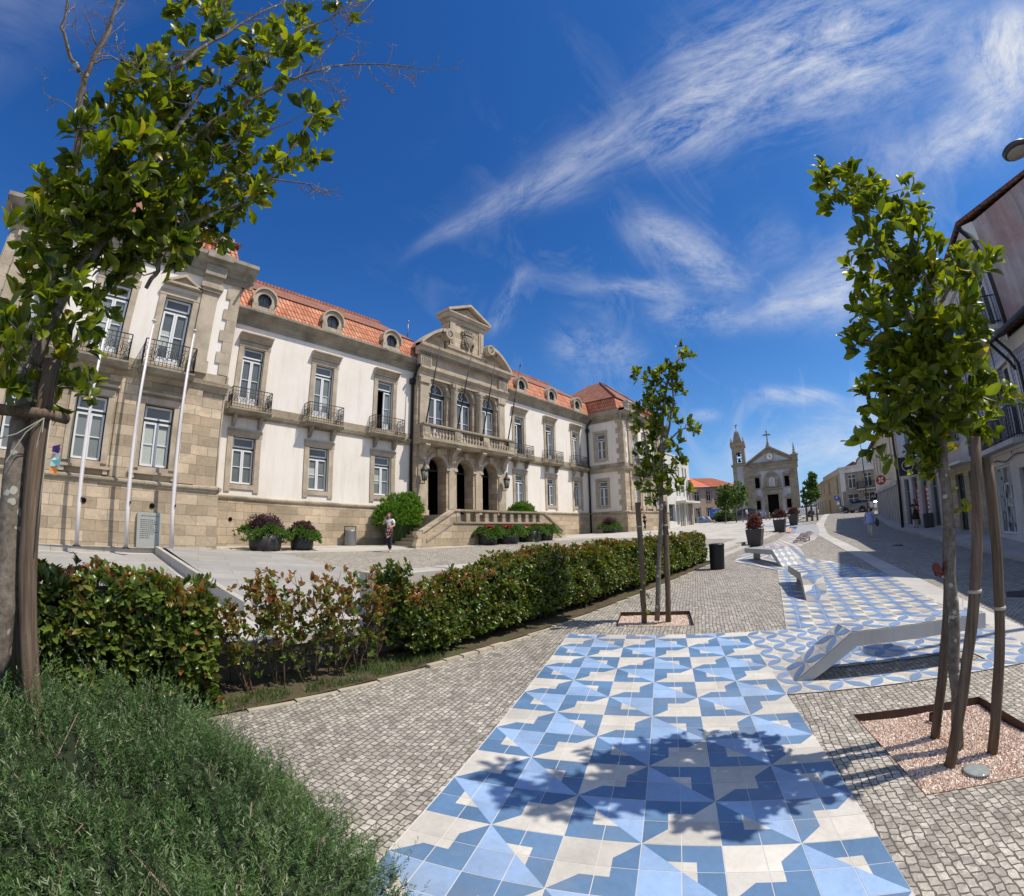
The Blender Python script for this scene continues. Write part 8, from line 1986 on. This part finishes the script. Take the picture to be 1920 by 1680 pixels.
w2 = person(25.9, -.88, camdir(25.9, -.9)+.05, 1.6, 'woman in a loose light blue blouse and white trousers walking down the shaded street', blueT, offw, dark, shoeB,
    dict(elR=(-.03, -.27, 1.15), wrR=(.05, -.3, .93), haR=(.09, -.3, .86), elL=(.03, .28, 1.16), wrL=(.14, .26, .98), haL=(.2, .25, .94), knL=(.1, .05, .5), anL=(.12, .03, .08), toL=(.24, .03, .04), knR=(-.02, -.05, .5), anR=(-.16, -.03, .13), toR=(-.06, -.03, .05)), z=-1.40)
m = MB(); m.lathe([(.22, 0), (.2, .15), (.17, .3), (.14, .45)], (0, 0, .78), 14); m.v = [(a*.94, b*1.2*.94, c*.94) for a, b, c in m.v]; obj('blouse_hem', m, blueT, w2, world=False)
m = MB(); m.ball((-.05, .36, .78), .15, 10, 7, sc=(.6, .7, 1.3)); m.tube([(-.05, .34, .9), (0, .2, 1.42)], .012, 5); bg = obj('shoulder_bag', m, simple('bag_green', (.04, .055, .04), .7), None, world=False); bg.location = w2.location; bg.rotation_euler = (0, 0, w2.rotation_euler[2]+math.pi*0); tag(bg, 'dark shoulder bag carried by the woman in the blue blouse', 'bag')
person(53.5, 11.5, camdir(53, 11)+1.2, 1.5, 'person in white shirt and dark trousers standing at the dark estate car', whiteT, denim, dark, shoeB,
    dict(elR=(.03, -.25, 1.16), wrR=(.12, -.22, .96), haR=(.17, -.21, .92), elL=(.03, .25, 1.16), wrL=(.12, .22, .96), haL=(.17, .21, .92), knL=(.02, .09, .5), anL=(0, .09, .09), toL=(.12, .1, .04), knR=(.02, -.09, .5), anR=(0, -.09, .09), toR=(.12, -.1, .04)), hairlen=.05)
person(29.0, -3.55, camdir(29, -3.5)-.5, 1.55, 'woman in a dark dress standing by a shop doorway in the shade', black, black, dark, shoeB,
    dict(elR=(.08, -.22, 1.15), wrR=(.22, -.1, 1.2), haR=(.27, -.06, 1.24), elL=(.08, .22, 1.15), wrL=(.24, .08, 1.15), haL=(.3, .04, 1.17), knL=(.02, .08, .5), anL=(0, .08, .09), toL=(.12, .09, .04), knR=(.02, -.08, .5), anR=(0, -.08, .09), toR=(.12, -.09, .04)), dress=True, z=-1.17)
m = MB(); m.box(28.2, 28.7, -4.4, -3.9, -1.2, -.45); o = obj('dark_crate', m, M['dark_plastic'], loc=(28.4, -4.1, -1.2)); bevel(o, .03); tag(o, 'dark bin box standing beside the woman in the dark dress', 'box')

STREAKS = [((0.5992, 0.4277, 0.6767), (0.6031, -0.3507, 0.7164), 0.105, (5, 17, 0.2), 1.0, (0.3, 1.4)), ((0.4849, 0.6737, 0.5576), (0.6286, 0.3277, 0.7053), 0.03, (4, 16, 0.1), 0.5, (0.3, 1.6)), ((0.7474, 0.2993, 0.5931), (0.8727, 0.1225, 0.4727), 0.045, (5, 9, 0.3), 0.62, (1, 1)), ((0.7563, 0.4319, 0.4914), (0.8479, 0.2685, 0.4571), 0.022, (5, 14, 0), 0.7, (0.7, 1.2)), ((0.9056, 0.1697, 0.3887), (0.8941, -0.123, 0.4307), 0.055, (4, 9, 0.2), 0.95, (0.5, 1.4)), ((0.8109, -0.211, 0.5458), (0.6846, -0.4345, 0.5853), 0.05, (7, 12, 0.3), 0.95, (0.8, 1.3)), ((0.6136, -0.4164, 0.671), (0.6951, -0.4345, 0.5727), 0.06, (6, 9, 0.2), 1.0, (1, 1)), ((0.951, 0.1543, 0.2678), (0.9775, 0.0015, 0.211), 0.014, (5, 18, 0), 0.8, (1, 1)), ((0.9806, 0.1187, 0.1561), (0.9846, -0.0843, 0.1534), 0.05, (4, 9, 0), 0.75, (0.8, 1)), ((0.9667, 0.2205, 0.1295), (0.9926, -0.0569, 0.1069), 0.035, (4, 12, 0), 0.5, (1, 1)), ((0.6647, 0.6155, 0.4235), (0.6656, 0.5233, 0.5321), 0.016, (5, 14, 0), 0.4, (1.2, 0.6)), ((0.7551, 0.5204, 0.3989), (0.8608, 0.3752, 0.3438), 0.045, (5, 9, 0.4), 0.4, (1, 1)), ((0.8386, 0.3289, 0.4343), (0.9062, 0.1455, 0.3969), 0.03, (5, 10, 0), 0.4, (1, 1)), ((0.9279, 0.2992, 0.2227), (0.9463, 0.2405, 0.2162), 0.01, (6, 14, 0), 0.5, (1, 1)), ((0.8489, 0.1068, 0.5177), (0.8536, -0.003, 0.5209), 0.05, (4, 8, 0.5), 0.22, (1, 1)), ((0.8262, -0.1203, 0.5504), (0.7648, -0.2572, 0.5907), 0.05, (4, 8, 0.5), 0.3, (1, 1))]

SKYTINT = (.62, .85, 1.12); SKYSTR = .09; SUNSTR = 4.65; K1S = -1
# ------------------------------------------------------------------ sky, sun, camera
w = bpy.data.worlds.new('World'); scene.world = w; w.use_nodes = True; nt = w.node_tree; N = nt.nodes; Lk = nt.links.new
for n in list(N): N.remove(n)
SUN = Vector((.497*math.cos(R(57)), -.868*math.cos(R(57)), math.sin(R(57))))
sky = N.new('ShaderNodeTexSky'); sky.sky_type = 'NISHITA'; sky.sun_disc = False; sky.sun_elevation = R(57); sky.sun_rotation = math.atan2(SUN.x, SUN.y); sky.altitude = 600; sky.air_density = 1.0; sky.dust_density = .3; sky.ozone_density = 3.0
def vmath(op, a, b=None):
    m = N.new('ShaderNodeVectorMath'); m.operation = op
    for i, x in enumerate((a, b)):
        if x is None: continue
        if isinstance(x, (tuple, list)): m.inputs[i].default_value = x
        else: Lk(x, m.inputs[i])
    return m
def mth(op, a, b=None, clamp=False, c=None):
    m = N.new('ShaderNodeMath'); m.operation = op; m.use_clamp = clamp
    for i, x in enumerate((a, b, c)):
        if x is None: continue
        if isinstance(x, (int, float)): m.inputs[i].default_value = x
        else: Lk(x, m.inputs[i])
    return m.outputs[0]
tc = N.new('ShaderNodeTexCoord'); D = vmath('NORMALIZE', tc.outputs['Generated']).outputs[0]
def dot(v): return vmath('DOT_PRODUCT', D, tuple(v)).outputs['Value']
total = None
for (a, b, wd, st, br, prof) in STREAKS:
    a = Vector(a); b = Vector(b); c = (a+b).normalized(); tg = (b-a); half = tg.length/2; tg = (tg-c*tg.dot(c)).normalized(); nn = c.cross(tg)
    dc = dot(c); inv = mth('DIVIDE', 1.0, mth('MAXIMUM', dc, .05)); u = mth('MULTIPLY', dot(tg), inv); v = mth('MULTIPLY', dot(nn), inv)
    # warp across the streak
    cb = N.new('ShaderNodeCombineXYZ'); Lk(u, cb.inputs[0]); Lk(v, cb.inputs[1]); cb.inputs[2].default_value = br*3.7
    n1 = N.new('ShaderNodeTexNoise'); n1.inputs['Scale'].default_value = 3.2; n1.inputs['Detail'].default_value = 2; Lk(cb.outputs[0], n1.inputs['Vector'])
    wv = mth('MULTIPLY', mth('SUBTRACT', n1.outputs[0], .5), .10+wd*.6)
    v2 = mth('ADD', v, wv)
    # width tapers from prof[0] at a to prof[1] at b
    f = mth('ADD', mth('MULTIPLY', u, .5/half), .5, True)
    wloc = mth('ADD', mth('MULTIPLY', f, wd*(prof[1]-prof[0])), wd*prof[0])
    q = mth('DIVIDE', v2, wloc); g = mth('EXPONENT', mth('MULTIPLY', mth('MULTIPLY', q, q), -1.0))
    e = mth('DIVIDE', u, half*1.05); e2 = mth('MULTIPLY', mth('MULTIPLY', e, e), mth('MULTIPLY', e, e)); ge = mth('EXPONENT', mth('MULTIPLY', e2, -1.1))
    mp = N.new('ShaderNodeMapping'); mp.inputs['Scale'].default_value = (st[0], st[1], 1); mp.inputs['Rotation'].default_value = (0, 0, st[2]); Lk(cb.outputs[0], mp.inputs['Vector'])
    n2 = N.new('ShaderNodeTexNoise'); n2.inputs['Scale'].default_value = 1; n2.inputs['Detail'].default_value = 7; n2.inputs['Roughness'].default_value = .74; n2.inputs['Distortion'].default_value = .35; Lk(mp.outputs[0], n2.inputs['Vector'])
    tex = mth('MULTIPLY', mth('SUBTRACT', n2.outputs[0], .37), 2.9, True)
    s = mth('MULTIPLY', mth('MULTIPLY', mth('MULTIPLY', mth('MULTIPLY', g, ge), mth('ADD', mth('MULTIPLY', f, .6), .4) if prof[0] < prof[1] else 1.0), mth('ADD', mth('MULTIPLY', tex, .97), .03)), mth('MULTIPLY', mth('GREATER_THAN', dc, .1), br))
    total = s if total is None else mth('ADD', total, s)
total = mth('MULTIPLY', total, 1.25)
# faint veil of cirrus everywhere
mp = N.new('ShaderNodeMapping'); mp.inputs['Scale'].default_value = (2.2, 5.5, 3.5); mp.inputs['Rotation'].default_value = (.2, .3, .7); Lk(D, mp.inputs['Vector'])
n3 = N.new('ShaderNodeTexNoise'); n3.inputs['Scale'].default_value = 1.3; n3.inputs['Detail'].default_value = 5; n3.inputs['Roughness'].default_value = .62; n3.inputs['Distortion'].default_value = 1.0; Lk(mp.outputs[0], n3.inputs['Vector'])
side = mth('MULTIPLY', mth('ADD', dot((.92, .0, -.1)), -.25), 1.6, True)
veil = mth('MULTIPLY', mth('MULTIPLY', mth('SUBTRACT', n3.outputs[0], .52), 2.4, True), mth('MULTIPLY', side, .45))
back = mth('MULTIPLY', mth('ADD', dot((-.76, -.65, .25)), .12), 1.5, True)  # unseen bright clouds added behind the camera as neutral fill for the shadows
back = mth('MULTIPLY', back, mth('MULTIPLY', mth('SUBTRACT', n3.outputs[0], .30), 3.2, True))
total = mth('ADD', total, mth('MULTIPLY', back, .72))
total = mth('ADD', total, veil); total = mth('MINIMUM', total, .93)
# graded blue
sp_ = N.new('ShaderNodeSeparateColor'); Lk(sky.outputs[0], sp_.inputs[0]); hs = N.new('ShaderNodeCombineColor')
for ch_, (Z_, T_c, g_) in enumerate(((.068, .0185, 1.6), (.118, .098, 1.18), (.23, .35, .94))):
    Lk(mth('MULTIPLY', mth('POWER', mth('MULTIPLY', sp_.outputs[ch_], SKYSTR/Z_), g_), T_c/SKYSTR), hs.inputs[ch_])
hz = mth('POWER', mth('SUBTRACT', 1.0, mth('MAXIMUM', dot((0, 0, 1)), 0.0)), 6.0)
mx0 = N.new('ShaderNodeMix'); mx0.data_type = 'RGBA'; Lk(mth('MULTIPLY', hz, .6), mx0.inputs[0]); Lk(hs.outputs[0], mx0.inputs[6]); mx0.inputs[7].default_value = (3.0, 5.2, 9.0, 1)
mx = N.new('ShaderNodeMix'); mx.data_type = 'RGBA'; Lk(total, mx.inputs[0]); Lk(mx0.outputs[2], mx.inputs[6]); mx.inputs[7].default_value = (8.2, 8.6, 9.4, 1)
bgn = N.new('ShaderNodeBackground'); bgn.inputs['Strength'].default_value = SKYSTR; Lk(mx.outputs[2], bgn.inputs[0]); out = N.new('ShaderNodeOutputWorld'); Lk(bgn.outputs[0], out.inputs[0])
sl = bpy.data.lights.new('sun', 'SUN'); sl.energy = SUNSTR; sl.angle = R(.53); sl.color = (1, .915, .80); so = bpy.data.objects.new('sun', sl); C.objects.link(so); so.rotation_euler = SUN.to_track_quat('Z', 'Y').to_euler(); so.location = (10, -10, 30)
# camera: wide fisheye-type lens
PITCH, ROLL, AZA = .1824, .0213, .7087
cam = bpy.data.cameras.new('camera'); co = bpy.data.objects.new('camera', cam); C.objects.link(co); scene.camera = co
cam.clip_end = 3000; cam.clip_start = .02
cam.type = 'PANO'; cam.panorama_type = 'FISHEYE_LENS_POLYNOMIAL'
cam.sensor_fit = 'HORIZONTAL'; cam.sensor_width = 19.2
k1, k3 = 1.1602/10, -.0889/1000
cam.fisheye_polynomial_k0 = 0; cam.fisheye_polynomial_k1 = K1S*k1; cam.fisheye_polynomial_k2 = 0; cam.fisheye_polynomial_k3 = K1S*k3; cam.fisheye_polynomial_k4 = 0
cam.fisheye_fov = R(179)
s_, c_ = math.sin(AZA), math.cos(AZA)
fwd0 = Vector((c_, s_, 0)); right0 = Vector((s_, -c_, 0)); up0 = Vector((0, 0, 1))
fwd = fwd0*math.cos(PITCH)+up0*math.sin(PITCH); up1 = up0*math.cos(PITCH)-fwd0*math.sin(PITCH)
# cam-space roll as calibrated
right = right0*math.cos(ROLL)-up1*math.sin(ROLL); upv = up1*math.cos(ROLL)+right0*math.sin(ROLL)
co.matrix_world = Matrix(((right.x, upv.x, -fwd.x, 0), (right.y, upv.y, -fwd.y, 0), (right.z, upv.z, -fwd.z, 0), (0, 0, 0, 1)))
scene.view_settings.view_transform = 'Standard'; scene.view_settings.look = 'None'; scene.view_settings.exposure = 0; scene.view_settings.gamma = 1
scene.render.resolution_x = 1024; scene.render.resolution_y = 896
scene.cycles.max_bounces = 4; scene.cycles.diffuse_bounces = 2; scene.cycles.glossy_bounces = 2; scene.cycles.transmission_bounces = 3; scene.cycles.transparent_max_bounces = 4
w.cycles.sampling_method = 'MANUAL'; w.cycles.sample_map_resolution = 256
scene.cycles.caustics_reflective = False; scene.cycles.caustics_refractive = False
scene.cycles.use_denoising = True
